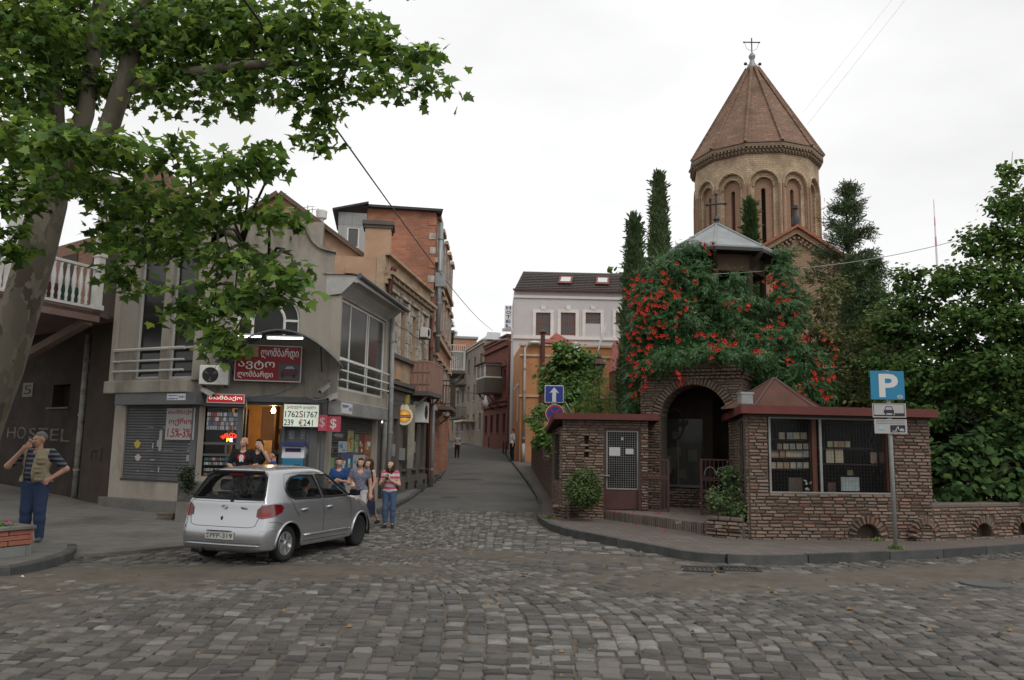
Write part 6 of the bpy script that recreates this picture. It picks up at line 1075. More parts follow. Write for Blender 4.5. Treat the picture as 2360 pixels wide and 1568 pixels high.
q=MB();FQs.box(q,1.0,2.9,-.14,-.12,1.0,2.25);q.build('side_glass',MT['glass_dark'],LK);mesh_grid(FQs,(1.0,2.9,1.0,2.25),-.05,.08,.003,MT['metal_dark'],LK);q=MB();FQ1.box(q,-.0,FQ1.L,-1.6,-1.5,0,2.5);q.build('interior',MT['interior'],LK)
q=MB();zc_=FQ1.uz(B6(650,1042))[1];fw_=.05
for a in ((dq[0],dq[0]+fw_,dq[2],dq[3]),(dq[1]-fw_,dq[1],dq[2],dq[3]),(dq[0]+fw_,dq[1]-fw_,dq[3]-fw_,dq[3])):FQ1.box(q,a[0],a[1],-.1,-.0,a[2],a[3])
q.build('door_frame',MT['brown_paint'],LK);dl=MB();FQ1.box(dl,dq[0]+fw_+.005,dq[1]-fw_-.005,-.07,-.035,dq[2]+.02,zc_);DO=dl.build('door',MT['brown_paint'],LK);q=MB()
gm=(dq[0]+fw_+.01,dq[1]-fw_-.01,zc_+.01,dq[3]-fw_-.01)
for a in ((gm[0],gm[0]+.035,gm[2],gm[3]),(gm[1]-.035,gm[1],gm[2],gm[3]),(gm[0]+.035,gm[1]-.035,gm[3]-.035,gm[3]),(gm[0]+.035,gm[1]-.035,gm[2],gm[2]+.035)):FQ1.box(q,a[0],a[1],-.06,-.02,a[2],a[3])
q.build('grille_frame',MT['pipe_grey'],DO);mesh_grid(FQ1,(gm[0]+.03,gm[1]-.03,gm[2]+.03,gm[3]-.03),-.04,.055,.0035,MT['pipe_grey'],DO);q=MB();FQ1.box(q,dq[0]+.01,dq[0]+.14,-.02,.05,1.2,1.23);q.build('handle',MT['zinc'],DO)
for x0,y0,x1,y1 in ((552,718,635,785),(675,730,735,772),(643,645,660,665)):h=FQ1.rect(B6(x0,y0),B6(x1,y1));plate(LK,FQ1,h,-.018,.003,mk('notice_white',(.42,.42,.41),.7,.1,20,0),'paper_notice')
q=MB();FQ1.box(q,cr0[0][0]-.05,cr0[0][1]+.05,.0,.06,cr0[0][2]-.05,cr0[0][2]-.01);q.build('niche_sill',BRM2,LK)
for s in (-1,1):c_=(cr0[0][0]+cr0[0][1])/2;q=MB();q.bar(FQ1.P(c_+s*.06,.03,cr0[1][3]+.03),FQ1.P(c_+s*.24,.03,cr0[1][3]-.05),.05,.03);q.build('niche_hood',BRM2,LK)
# ------------------------------------------------------------------ arched gate
GA,GB=V((3.5,21.35)),V((5.82,20.15));FGt=Fr(GA,GB);FGs=Fr(GB,V((6.7,21.9)));GT=thing('brick_gate','round-arched brick gateway under the flowering vine','gate',(4.7,20.8,0));zg_=FGt.uz(B6(1200,120))[1]
ca=FGt.uz(B6(940,540));cb_=FGt.uz(B6(1452,540));ra_=(cb_[0]-ca[0])/2*1.0;uca=(ca[0]+cb_[0])/2;ztp=FGt.uz(B6(1170,250))[1];zsp=ztp-ra_
hole=arc_poly(uca,zsp,ra_,0,PI,20)+[(uca-ra_,.3),(uca+ra_,.3)];q=MB();poly_wall(q,FGt,[(0,0),(FGt.L,0),(FGt.L,zg_),(0,zg_)],[hole],.012,.6);poly_wall(q,FGs,[(0.05,0),(FGs.L,0),(FGs.L,zg_),(0.05,zg_)],[],.012,.3);FGl=Fr(V((4.3,23.0)),GA);poly_wall(q,FGl,[(0,0),(FGl.L-.05,0),(FGl.L-.05,zg_),(0,zg_)],[],.012,.3);q.build('mortar_core',MORT,GT)
ska=lambda u,z:((u-uca)**2+(z-zsp)**2<(ra_+.22)**2 and z>=zsp) or (abs(u-uca)<ra_ and z<zsp)
br=lay(FGt,0,FGt.L,.3,zg_-.3,ska,0,rnd=rnd)+vouss(FGt,uca,zsp,ra_+.0,0,PI,34,.21,.02)+lay(FGs,0,FGs.L,.3,zg_-.3,None,0,rnd=rnd)+lay(FGl,0,FGl.L,.3,zg_-.3,None,0,rnd=rnd)
for F in (FGt,FGs):
    for r_ in range(3):br+=lay(F,-.03*r_,F.L+.03*r_,zg_-.3+r_*.085,zg_-.3+r_*.085+.08,None,.05+.05*r_,.08,.13,rnd)
set_bricks(GT,br);q=MB()
for k in range(18):
    a0,a1=PI*k/18,PI*(k+1)/18
    q.add([FGt.P(uca+ra_*math.cos(a),w,zsp+ra_*math.sin(a)) for a in (a0,a1-.02) for w in (-.04,-.6)],[(0,1,3,2)])
q.build('intrados',BRM,GT)
tmm=mk('pantile',(.15,.085,.06),.9,.25,5,.3,30,stain=(.1,.07,.05),samt=.6,island=.25);tl=MB()
for i in range(24):
    u=-.05+i*.1
    if u>FGt.L:break
    tl.tube([FGt.P(u,.2,zg_+.0),FGt.P(u,-.55,zg_+.26)],.055,6)
kind(tl.build('roof_tiles',tmm,GT),'stuff');q=MB();FGt.box(q,-.1,FGt.L+.1,-1.6,.1,zg_-.05,zg_+.0);q.build('coping_slab',MORT,GT)
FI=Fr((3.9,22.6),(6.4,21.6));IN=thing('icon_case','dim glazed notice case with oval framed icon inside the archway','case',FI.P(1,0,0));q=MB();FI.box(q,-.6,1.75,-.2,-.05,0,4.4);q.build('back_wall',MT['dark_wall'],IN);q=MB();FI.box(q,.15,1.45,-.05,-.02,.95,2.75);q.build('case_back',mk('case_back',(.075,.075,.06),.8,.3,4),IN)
for k in range(8):r_=random.Random(k+40);u=.2+r_.random()*1.0;z=1.1+r_.random()*1.2;q=MB();FI.box(q,u,u+r_.uniform(.15,.3),-.019+.001*k,-.018+.001*k,z,z+r_.uniform(.2,.35));q.build('pinned_sheet',mk('sheet_%d'%k,(.16,.155,.12),.7,.3,6,0),IN)
q=MB();FI.box(q,.3,.62,-.008,-.005,1.25,1.72);q.build('pinned_sheet',mk('sheet_blue',(.22,.27,.28),.7,.3,5,0),IN);q=MB();q.tube([FI.P(.72+.26*math.cos(a),.03,2.6+.42*math.sin(a)) for a in np.linspace(0,2*PI,25)],.03,6);q.build('oval_frame',MT['wood_dark'],IN)
q=MB();FI.box(q,.15,1.5,.02,.025,.95,2.75);q.build('case_glass',glassmat('case_glass',(.02,.02,.02),.2),IN);q=MB();FI.box(q,.1,1.5,-.04,.05,.88,.95);FI.box(q,.8,.83,.0,.04,.95,2.3);q.build('case_frame',MT['metal_grey'],IN)
br=lay(FI,-.2,1.7,.3,.88,None,.0,rnd=rnd);set_bricks(IN,br,120)
FJ=Fr((5.75,23.9),(8.2,23.2));q=MB();FJ.box(q,0,FJ.L,-.3,0,0,3.6);tag(q.build('inner_yard_wall',brickmat('yard_brick',(.3,.2,.13),(.24,.16,.11),(.13,.1,.08),.25,.075,(FJ.t.x,FJ.t.y))),'pale brick yard wall seen through right side of the arch','wall')
def iron_gate(F,u0,u1,z0,z1,lab,arch=False):
    t=thing('iron_gate',lab,'gate',F.P(u0,0,z0),'iron gates of the brick gateway');q=MB()
    for u in (u0,u1):F.box(q,u-.03,u+.03,-.03,.03,z0,z1)
    zm=z0+(z1-z0)*.66
    for z in (z0+.04,zm,zm-.05,z1-.02):F.box(q,u0+.03,u1-.03,-.022,.022,z-.018,z+.018)
    q.build('gate_frame',MT['brown_paint'],t);n=max(3,int((u1-u0)/.1));me=None
    for i in range(1,n):q=MB();u=u0+(u1-u0)*i/n;F.box(q,u-.009,u+.009,-.009,.009,z0+.06,z1-.04);q.build('bar',MT['brown_paint'],t)
    if arch:
        for c_ in (.3,.7):q=MB();uc_=u0+(u1-u0)*c_;q.tube([F.P(uc_+.14*math.cos(a),.015,zm+.06+.2*math.sin(a)) for a in np.linspace(0,PI,10)],.01,5);q.build('scroll',MT['pipe_grey'],t)
FI1=Fr((3.5,20.46),(4.55,20.25));h=FI1.rect(B6(782,805),B6(1000,1205));iron_gate(FI1,h[0],h[1],.36,h[3],'left dark red iron gate leaf beside the mesh door');FI2=Fr((4.9,19.4),(5.7,19.15));h=FI2.rect(B6(1245,805),B6(1480,1215));iron_gate(FI2,h[0],h[1],.36,h[3],'right dark red iron gate leaf behind the leafy planter',True)
plat=[V((1.35,20.62)),gz(1352,1190,.13).to_2d(),gz(1500,1212,.13).to_2d(),gz(1625,1231,.13).to_2d(),V((4.95,17.0)),V((5.85,21.3)),V((3.6,22.3)),V((1.6,21.5))]
q=MB();q.prism([V((p.x,p.y,.1)) for p in plat],(0,0,.25));PL=kind(q.build('entrance_platform',mk('platform',(.17,.14,.12),.95,.2,3,.3,40,stain=(.11,.09,.08))),'structure');sold=MB();ed=plat[1:4];soldm=mk('edge_brick',(.15,.12,.10),.95,.2,6,.4,40,island=.2)
for a,b in zip(ed[:-1],ed[1:]):
    n=int((b-a).length/.075);d=(b-a).normalized();nn=V((d.y,-d.x))
    for i in range(n):c=a.lerp(b,(i+.5)/n);r_=random.uniform(-.006,.006);q=MB();p=c+nn*(.012+r_);q.bar(V((p.x,p.y,.08)),V((p.x,p.y,.352+r_)),.062,.05,upv=(d.x,d.y,0));q.build('edge_brick',soldm,PL)
def stone_planter(a,b,dep,z1,lab):
    F=Fr(a,b);t=thing('stone_planter',lab,'planter',F.P(0,0,.12),'stone planters at the gateway');br=lay(F,0,F.L,.1,z1-.05,None,0,.07,.26,random.Random(9),.14,.05,.4);q=MB();F.box(q,.02,F.L-.02,-dep,.0,.05,z1-.06);q.build('soil_core',mk('soil_dark',(.05,.04,.03),.97,.3),t);FL2=Fr(F.P(0,-dep,0).to_2d(),F.P(0,0,0).to_2d());FR2=Fr(F.P(F.L,0,0).to_2d(),F.P(F.L,-dep,0).to_2d());br+=lay(FL2,0,dep,.1,z1-.05,None,0,.07,.26,random.Random(3),.14,.05,.4)+lay(FR2,0,dep,.1,z1-.05,None,0,.07,.26,random.Random(4),.14,.05,.4);set_bricks(t,br,120)
    for k in range(3):q=MB();F.box(q,F.L*k/3+.01,F.L*(k+1)/3-.01,-.2,.05,z1-.05,z1+.03);q.build('cap_stone',BRM3,t,bevel=.02)
pa=gz(1307,1196,.13);pb2=gz(1383,1192,.13);stone_planter(pa.to_2d(),pb2.to_2d(),.5,.5,'stone edged planter under the round clipped bush');pa=gz(1630,1236,.13);pb2=gz(1712,1243,.13);stone_planter(pa.to_2d(),pb2.to_2d(),.8,.52,'stone edged planter at the kiosk corner under an open shrub');PLA2=(pa+pb2)/2
# ------------------------------------------------------------------ retaining wall up the street
RW=thing('retaining_wall','stepped rough brick garden wall running up the street behind the left kiosk','wall',(1.4,30,0));FRw=Fr((1.3,47),(1.5,24.3));br=[]
top_w=lambda u:1.9+.5*math.floor(max(0,(FRw.L-u))/5.5)*.32-.25*(1 if (u%5.5)<2 else 0)
for k in range(5):
    u1=FRw.L-k*4.6;u0=max(0,u1-4.55);zb_=zt(1.4,FRw.P(u1,0,0).y)+.05;zz=(1.7,1.5,2.0,2.2,2.3)[k];q=MB();FRw.box(q,u0,u1,-.5,.012,zb_,zz-.035);q.build('mortar_core',MORT,RW);br+=lay(FRw,u0,u1,zb_,zz,None,0,.075,.28,rnd,.12,.1,.35);q=MB();FRw.box(q,u0,u1,-.55,.04,zz-.03,zz+.06);q.build('coping',BRM3,RW,bevel=.02)
set_bricks(RW,br,300)
Fy=Fr((1.25,24.6),(3.9,24.6));q=MB();Fy.box(q,.3,Fy.L,-.3,0,0,1.9);q.build('return_wall',MORT,RW)
# ------------------------------------------------------------------ traffic signs by the kiosk
def rsign(parent,F,h,w,mats,name,rr=.05):q=MB();F.box(q,h[0],h[1],w,w+.02,h[2],h[3]);q.build(name+'_rim',mats[0],parent,bevel=.008);q=MB();d=.022;F.box(q,h[0]+d,h[1]-d,w+.0205,w+.024,h[2]+d,h[3]-d);return q.build(name,mats[1],parent)
mb_=flat('traffic_blue',(.012,.035,.23),.45);Ya=25.2;a_=aty(*B3(420,1400),Ya);TS=thing('one_way_sign_post','blue one-way arrow sign above a no-stopping disc, behind left kiosk','sign',(a_.x,Ya,0));F1=Fr((a_.x-1,Ya),(a_.x+1,Ya+.08));q=MB();q.tube([V((a_.x,Ya+.04,.1)),V((a_.x,Ya+.04,F1.uz(B3(420,985))[1])),],.03,8);q.build('pole',MT['pipe_grey'],TS)
h=F1.rect(B3(350,983),B3(497,1122));rsign(TS,F1,h,.03,(mwh,mb_),'arrow_plate');c=(h[0]+h[1])/2;W_=h[1]-h[0];zb_,zt__=h[2]+.05*W_,h[3]-.1*W_;q=MB();q.add([F1.P(u,.056,z) for u,z in ((c-.1*W_,zb_),(c+.1*W_,zb_),(c+.1*W_,zb_+.5*W_),(c+.26*W_,zb_+.45*W_),(c,zt__),(c-.26*W_,zb_+.45*W_),(c-.1*W_,zb_+.5*W_))],[tuple(range(7))]);q.build('arrow',mwh,TS)
h=F1.rect(B3(357,1138),B3(502,1275));c=F1.P((h[0]+h[1])/2,.03,(h[2]+h[3])/2);r=(h[1]-h[0])/2;ax=(V((1,0,0)),V((0,0,1)),V((0,-1,0)))
def dsc(r0,y,mat,nm):q=MB();q.lathe([(r0,y-.006),(r0,y),(0,y)],c,28,axis=ax);q.build(nm,mat,TS)
mrs=flat('traffic_red',(.3,.015,.02),.45);q=MB();q.lathe([(r,0),(r,.02),(0,.02)],c,28,axis=ax);q.build('disc_rim',mwh,TS);dsc(r*.95,.024,mrs,'red_ring');dsc(r*.76,.027,mb_,'blue_field')
for s in (1,-1):q=MB();d=V((1,0,s)).normalized();q.bar(c-d*r*.85+V((0,-.03,0)),c+d*r*.85+V((0,-.03-.001*s,0)),.004,r*.17,upv=(-s,0,1));q.build('red_bar',mrs,TS)
h=F1.rect(B3(362,1280),B3(440,1350));plate(TS,F1,h,.03,.01,mpap,'lower_plate')
b=gz(2065,1266,.13);PS=thing('parking_sign','parking sign on leaning pole with blue P plate and two white plates','sign',b);topP=aty(*C6(410,190),b.y);q=MB();q.tube([b,V((topP.x,b.y,topP.z))],.038,10);q.build('pole',MT['pipe_grey'],PS,smooth=True);lean=math.atan2(topP.x-b.x,topP.z-b.z)
class Tilt:
    """sign plane leaning with its pole"""
    def __init__(s,Y):s.y=Y
    def P(s,u,w,z):return V((b.x+u*math.cos(lean)+z*math.sin(lean),s.y-w,b.z-u*math.sin(lean)+z*math.cos(lean)))
    def uz(s,p):P=aty(*p,s.y);dx,dz=P.x-b.x,P.z-b.z;return dx*math.cos(lean)-dz*math.sin(lean),dx*math.sin(lean)+dz*math.cos(lean)
    def rect(s,p,q):a=s.uz(p);c=s.uz(q);return min(a[0],c[0]),max(a[0],c[0]),min(a[1],c[1]),max(a[1],c[1])
    box=Fr.box
TP=Tilt(b.y-.05);h=TP.rect(C6(98,195),C6(722,712));mpb=mk('parking_blue',(.02,.17,.30),.45,.08,4,0);q=MB();TP.box(q,h[0],h[1],0,.02,h[2],h[3]);q.build('parking_plate',mpb,PS);hp=TP.rect(C6(245,250),C6(610,672));txt(PS,TP,'P',hp[0],hp[1],hp[2],hp[3],.021,flat('sign_letter_white',(.5,.5,.48),.5),bold=.03);c=TP.uz(C6(632,660));q=MB();q.add([TP.P(c[0]+.058*math.cos(a),.0225,c[1]+.036*math.sin(a)) for a in np.linspace(0,2*PI,20)[:-1]],[tuple(range(19))]);q.build('sticker',mpap,PS);q=MB();q.add([TP.P(c[0]+.03*math.cos(a),.0235,c[1]+.012*math.sin(a)) for a in np.linspace(0,2*PI,12)[:-1]],[tuple(range(11))]);q.build('sticker_mark',mpb,PS)
h=TP.rect(C6(140,770),C6(745,1030));wl,hl=h[1]-h[0],h[3]-h[2];q=MB();TP.box(q,h[0],h[1],0,.02,h[2],h[3]);q.build('car_plate',mpap,PS);nvy=flat('sign_navy',(.012,.012,.03),.5)
def sp(poly,nm,y=.0215):q=MB();q.add([TP.P(h[0]+a*wl,y,h[2]+c_*hl) for a,c_ in poly],[tuple(range(len(poly)))]);q.build(nm,nvy,PS)
sp([(.03,.08),(.95,.08),(.95,.3),(.66,.3),(.66,.18),(.03,.18)],'kerb_symbol');sp([(.33,.3),(.64,.3),(.64,.5),(.6,.53),(.37,.53),(.33,.5)],'car_symbol')
for a,c_ in (((.37,.53),(.4,.76)),((.4,.76),(.57,.76)),((.57,.76),(.6,.53))):q=MB();q.bar(TP.P(h[0]+a[0]*wl,.022,h[2]+a[1]*hl),TP.P(h[0]+c_[0]*wl,.022,h[2]+c_[1]*hl),.012,.004,upv=(0,1,0));q.build('car_symbol_line',nvy,PS)
for a in (.36,.58):sp([(a,.2),(a+.05,.2),(a+.05,.3),(a,.3)],'wheel_symbol',.022)
for e0,e1 in (((.03,.1),(.03,.95)),((.03,.95),(.95,.95)),((.95,.95),(.95,.1))):q=MB();q.bar(TP.P(h[0]+e0[0]*wl,.022,h[2]+e0[1]*hl),TP.P(h[0]+e1[0]*wl,.022,h[2]+e1[1]*hl),.008,.003,upv=(0,1,0));q.build('border_line',nvy,PS)
h=TP.rect(C6(175,1055),C6(765,1318));wl,hl=h[1]-h[0],h[3]-h[2];q=MB();TP.box(q,h[0],h[1],0,.02,h[2],h[3]);q.build('tow_plate',mpap,PS);sp([(.48,.08),(.94,.1),(.94,.6),(.48,.58)],'tow_field')
for k in range(3):txt(PS,TP,'ავტომანქანის დგომა ფასიანია',h[0]+.05*wl,h[1]-.06*wl,h[2]+(.9-.11*k)*hl,h[2]+(.96-.11*k)*hl,.0215,flat('grey_print',(.25,.26,.27),.6),'small_print')
for pl in ([(.53,.2),(.62,.2),(.7,.5),(.73,.5),(.76,.28),(.73,.28),(.7,.42),(.66,.2),(.72,.16),(.54,.14)],[(.76,.26),(.8,.36),(.87,.36),(.91,.27),(.9,.16),(.77,.18)]):q=MB();q.add([TP.P(h[0]+a*wl,.0225,h[2]+c_*hl) for a,c_ in pl],[tuple(range(len(pl)))]);q.build('tow_symbol',mpap,PS)
q=MB();q.add([TP.P(h[0]+(.2+.1*math.cos(a))*wl,.0215,h[2]+(.25+.05*math.sin(a))*hl) for a in np.linspace(0,2*PI,14)[:-1]],[tuple(range(13))]);q.build('emblem',flat('emblem_blue',(.15,.27,.45),.6),PS)
q=MB();q.add([TP.P(h[0]+a*wl,.0215,h[2]+c_*hl) for a,c_ in ((.14,.33),(.26,.33),(.2,.58))],[(0,1,2)]);q.build('emblem',flat('emblem_green',(.3,.4,.3),.6),PS)
# ------------------------------------------------------------------ church
CY=44.0;cc=aty(1741,480,CY);CC=V((cc.x,CY));RD=3.42;N12=12
def az(a,R):d=V((-CC.x,-CC.y)).normalized();r=V((-d.y,d.x));a=math.radians(a);return CC+(d*math.cos(a)+r*math.sin(a))*R
CH=thing('church','brick church with twelve-sided drum and tall conical tiled dome','church',(CC.x,CC.y,0))
fr0=Fr(az(-7,RD),az(23,RD));zD=lambda y:fr0.uz(B4(690,y))[1]
z_bot=zD(1520)-1.2;z_cor=zD(880);z_top=zD(812);z_arch=zD(1010);z_spr=None
dm=brickmat('drum_brick',(.50,.40,.28),(.42,.32,.21),(.27,.20,.14),.3,.12,cyl=(CC.x,CC.y,RD),stain=(.22,.15,.095),samt=.85,sscale=1.1);dr=brickmat('drum_red',(.34,.215,.145),(.28,.175,.12),(.2,.135,.095),.26,.1,cyl=(CC.x,CC.y,RD),samt=.4);fw2=fr0.L;ra1=fw2*.40;ra2=fw2*.27;ra3=fw2*.15
zs1=z_arch-ra1
for k in range(12):
    F=Fr(az(-7+30*k,RD),az(23+30*k,RD));u=F.L/2
    q=MB();h1=arc_poly(u,zs1,ra1,0,PI,14)+[(u-ra1,z_bot),(u+ra1,z_bot)];poly_wall(q,F,[(0,z_bot-.01),(F.L,z_bot-.01),(F.L,z_cor),(0,z_cor)],[h1],0,.14);q.build('drum_facet',dm,CH)
    q=MB();h2=arc_poly(u,zs1-.08,ra2,0,PI,12)+[(u-ra2,z_bot),(u+ra2,z_bot)];poly_wall(q,F,h1,[h2],-.14,.12);q.build('arch_panel',dm,CH)
    q=MB();h3=arc_poly(u,zs1-.25,ra3*.42,0,PI,8)+[(u-ra3*.42,z_bot+.6),(u+ra3*.42,z_bot+.6)];poly_wall(q,F,h2,[h3],-.26,.3);q.build('window_panel',dr,CH);q=MB();F.box(q,u-.12,u+.12,-.6,-.5,z_bot+.5,zs1);q.build('window_slit',flat('slit_red',(.10,.03,.025),.7) if k%2 else MT['interior'],CH)  # red brick tone, darkened to put recess shade into the panel colour
    q=MB();q.tube([F.P(a,.03,z) for a,z in arc_poly(u,zs1,ra1+.07,0,PI,14)],.06,6,cap=False);q.tube([F.P(a,-.1,z) for a,z in arc_poly(u,zs1-.08,ra2+.05,0,PI,12)],.045,6,cap=False);q.build('arch_moulding',dm,CH)
    q=MB()
    for s in (-1,1):q.tube([F.P(u+s*(ra1+.075),.03,z_bot),F.P(u+s*(ra1+.075),.03,zs1)],.065,8)
    q.build('half_columns',dr,CH)
cm=brickmat('cornice_brick',(.27,.2,.14),(.22,.165,.115),(.13,.1,.075),.2,.1,cyl=(CC.x,CC.y,RD),samt=.5)
def ring(rs,mat,nm,n=12):
    q=MB();P=[[az(-7+30*k,r) for k in range(12)] for r,z in rs];q.add([V((p.x,p.y,z)) for row,(r,z) in zip(P,rs) for p in row],[(i*12+k,i*12+(k+1)%12,(i+1)*12+(k+1)%12,(i+1)*12+k) for i in range(len(rs)-1) for k in range(12)]);return q.build(nm,mat,CH)
hcor=z_top-z_cor;ring([(RD,z_cor-.02),(RD+.08,z_cor),(RD+.08,z_cor+hcor*.3),(RD+.16,z_cor+hcor*.3),(RD+.16,z_cor+hcor*.62),(RD+.26,z_cor+hcor*.62),(RD+.26,z_top),(RD-.5,z_top+.06)],cm,'cornice');ring([(RD-.02,z_bot-.6),(RD+.06,z_bot-.5),(RD+.06,z_bot-.1),(RD,z_bot)],dr,'drum_base');ring([(RD-.1,-1),(RD-.1,z_bot-.5)],dm,'drum_shaft')
dent=MB()
for k in range(12):
    F=Fr(az(-7+30*k,RD+.1),az(23+30*k,RD+.1))
    for row,zz in enumerate((.08,.4)):
        for i in range(9):u=F.L*(i+.25+.5*(row%2)*.5)/9;F.box(dent,u,u+F.L/18,0,.09+.08*row,z_cor+hcor*zz,z_cor+hcor*(zz+.2))
kind(dent.build('dentils',cm,CH),'stuff')
apz=aty(*B4(555,225),CY).z;cone=brickmat('dome_brick',(.26,.16,.11),(.18,.11,.08),(.12,.085,.065),.34,.16,cyl=(CC.x,CC.y,2.0),stain=(.115,.078,.055),samt=.8,sscale=.8);Rc=RD+.3
q=MB();P=[az(-7+30*k,Rc) for k in range(12)];q.add([V((p.x,p.y,z_top+.02)) for p in P]+[V((CC.x+(p.x-CC.x)*.05,CC.y+(p.y-CC.y)*.05,apz-.2)) for p in P],[(k,(k+1)%12,12+(k+1)%12,12+k) for k in range(12)]);q.build('dome_cone',cone,CH)
for k in range(12):p=P[k];q=MB();a=V((p.x,p.y,z_top+.05));e=V((CC.x+(p.x-CC.x)*.1,CC.y+(p.y-CC.y)*.1,z_top+.02+(apz-z_top)*.93));q.bar(a,e,.15,.16,upv=((p.x-CC.x),(p.y-CC.y),1));q.build('dome_rib',cone,CH)
tp_=V((CC.x,CC.y,apz));q=MB();q.lathe([(.26,-.45),(.3,-.3),(.16,0),(.12,.2),(.18,.3),(.2,.42),(.12,.55),(.05,.65),(0,.66)],tp_,12);q.build('finial',MT['zinc'],CH,smooth=.8);crs=MB();z0=apz+.6;hc=aty(*B4(535,45),CY).z-z0
crs.tube([tp_+V((0,0,.6)),tp_+V((0,0,.6+hc))],.035,6);crs.tube([tp_+V((-.45,0,.6+hc*.72)),tp_+V((.45,0,.6+hc*.72))],.035,6)
for s in (-1,1):crs.tube([tp_+V((s*.42,0,.6+hc*.7)),tp_+V((s*.3,0,.6+hc*.3)),tp_+V((s*.05,0,.6+hc*.15))],.012,5);crs.lathe([(0,-.05),(.03,-.04),(.05,0),(.03,.04),(0,.05)],tp_+V((s*.46,0,.6+hc*.72)),8)
for s in (-1,1):q=MB();q.lathe([(0,-.1),(.08,-.06),(.1,0),(.08,.06),(0,.1)],tp_+V((s*.42,-.1,-.12)),10);q.tube([tp_+V((s*.1,0,-.2)),tp_+V((s*.42,-.1,-.12))],.02,5);q.build('finial_ball',MT['metal_dark'],CH)
crs.build('cross',MT['metal_dark'],CH)
GY=38.8;ga=aty(*B5(1435,75),GY);FCg=Fr((ga.x-3.6,GY-.3),(ga.x+3.6,GY+.3));gu,gzz=FCg.uz(B5(1435,75));sl_=.60;gbm=brickmat('gable_brick',(.33,.215,.135),(.27,.175,.11),(.18,.125,.085),.26,.09,(FCg.t.x,FCg.t.y),stain=(.2,.13,.09));CHG=thing('church_nave','brick church arm with gable end and dentil cornice behind the conifer','church',(ga.x,GY,0))
q=MB();q.prism([FCg.P(gu-3.4,0,-1),FCg.P(gu+3.4,0,-1),FCg.P(gu+3.4,0,gzz-3.4*sl_),FCg.P(gu,0,gzz),FCg.P(gu-3.4,0,gzz-3.4*sl_)],FCg.P(0,-4.6,0)-FCg.P(0,0,0));q.build('gable_wall',gbm,CHG)
for s in (-1,1):
    q=MB();q.prism([FCg.P(gu+s*3.8,.35,gzz+.25-3.8*sl_),FCg.P(gu,.35,gzz+.25),FCg.P(gu,.35,gzz+.4),FCg.P(gu+s*3.8,.35,gzz+.4-3.8*sl_)],FCg.P(0,-5.2,0)-FCg.P(0,0,0));q.build('roof_slope',mk('red_tile',(.28,.10,.06),.9,.25,3,.3,20),CHG);q=MB();q.prism([FCg.P(gu+s*3.6,.2,gzz-.05-3.6*sl_),FCg.P(gu,.2,gzz-.05),FCg.P(gu,.2,gzz+.24),FCg.P(gu+s*3.6,.2,gzz+.24-3.6*sl_)],FCg.P(0,-.18,0)-FCg.P(0,0,0));q.build('verge_band',gbm,CHG);dq_=MB()
    for i in range(17):
        for row in range(2):u=gu+s*(.12+i*.2+row*.1);z=gzz-.2-abs(u-gu)*sl_-row*.15;FCg.box(dq_,u-.05,u+.05,.001,.17,z-.055,z+.055)
    kind(dq_.build('dentils',cm,CHG),'stuff')
q=MB();q.lathe([(.18,0),(.22,.3),(.1,.55),(.1,.8),(.16,.85),(.16,1.0),(0,1.05)],FCg.P(gu,.1,gzz+.38),10);q.build('finial',MT['metal_dark'],CHG,smooth=.8)
# ------------------------------------------------------------------ belfry pavilion above the gate
PY=24.2;pc_=aty(1652,560,PY);PCC=V((pc_.x,PY));RP=1.86
def azp(a,R):d=V((-PCC.x,-PCC.y)).normalized();r=V((-d.y,d.x));a=math.radians(a);return PCC+(d*math.cos(a)+r*math.sin(a))*R
BF=thing('belfry_pavilion','octagonal timber belfry with pale metal tent roof above the vine','pavilion',(PCC.x,PCC.y,0));zE=aty(*B5(800,152),PY-RP).z;zA=aty(1649,516,PY).z
for k in range(8):a,b_=azp(-2+45*k,RP),azp(43+45*k,RP);q=MB();q.add([V((a.x,a.y,zE)),V((b_.x,b_.y,zE)),V((PCC.x,PCC.y,zA)),V((a.x,a.y,zE-.05)),V((b_.x,b_.y,zE-.05))],[(0,1,2),(3,4,1,0)]);q.build('roof_facet',MT['zinc'],BF);q=MB();q.tube([V((a.x,a.y,zE+.01)),V((PCC.x,PCC.y,zA+.02))],.035,6);q.build('roof_seam',MT['zinc'],BF);q=MB();a2,b2=azp(-2+45*k,RP-.02),azp(43+45*k,RP-.02);q.bar(V((a2.x,a2.y,zE-.1)),V((b2.x,b2.y,zE-.1)),.05,.1);q.build('eave_board',MT['metal_dark'],BF)
q=MB();q.add([V((*azp(-2+45*k,RP-.04),zE-.14)) for k in range(8)],[tuple(range(8))]);q.build('soffit',MT['wood_dark'],BF)
for k in range(8):a,b_=azp(-2+45*k,RP*.72),azp(43+45*k,RP*.72);q=MB();q.bar(V((a.x,a.y,zE-.42)),V((b_.x,b_.y,zE-.42)),.16,.5);q.build('ring_beam',mk('beam',(.085,.05,.035),.85,.25,4,.1,30),BF);q=MB();q.tube([V((a.x,a.y,3.8)),V((a.x,a.y,zE-.15))],.1,8);q.build('post',MT['wood_dark'],BF);e=azp(-2+45*k,RP*.98);q=MB();q.bar(V((a.x,a.y,zE-.62)),V((e.x,e.y,zE-.15)),.1,.12);q.build('strut',MT['wood_dark'],BF)
q=MB();q.prism([V((*azp(-2+45*k,RP*.85),3.6)) for k in range(8)],(0,0,.25));q.build('floor',MT['wood_dark'],BF);q=MB();q.prism([V((*azp(-2+45*k,RP*.8),.1)) for k in range(8)],(0,0,3.5));q.build('tower_base',MT['dark_wall'],BF)
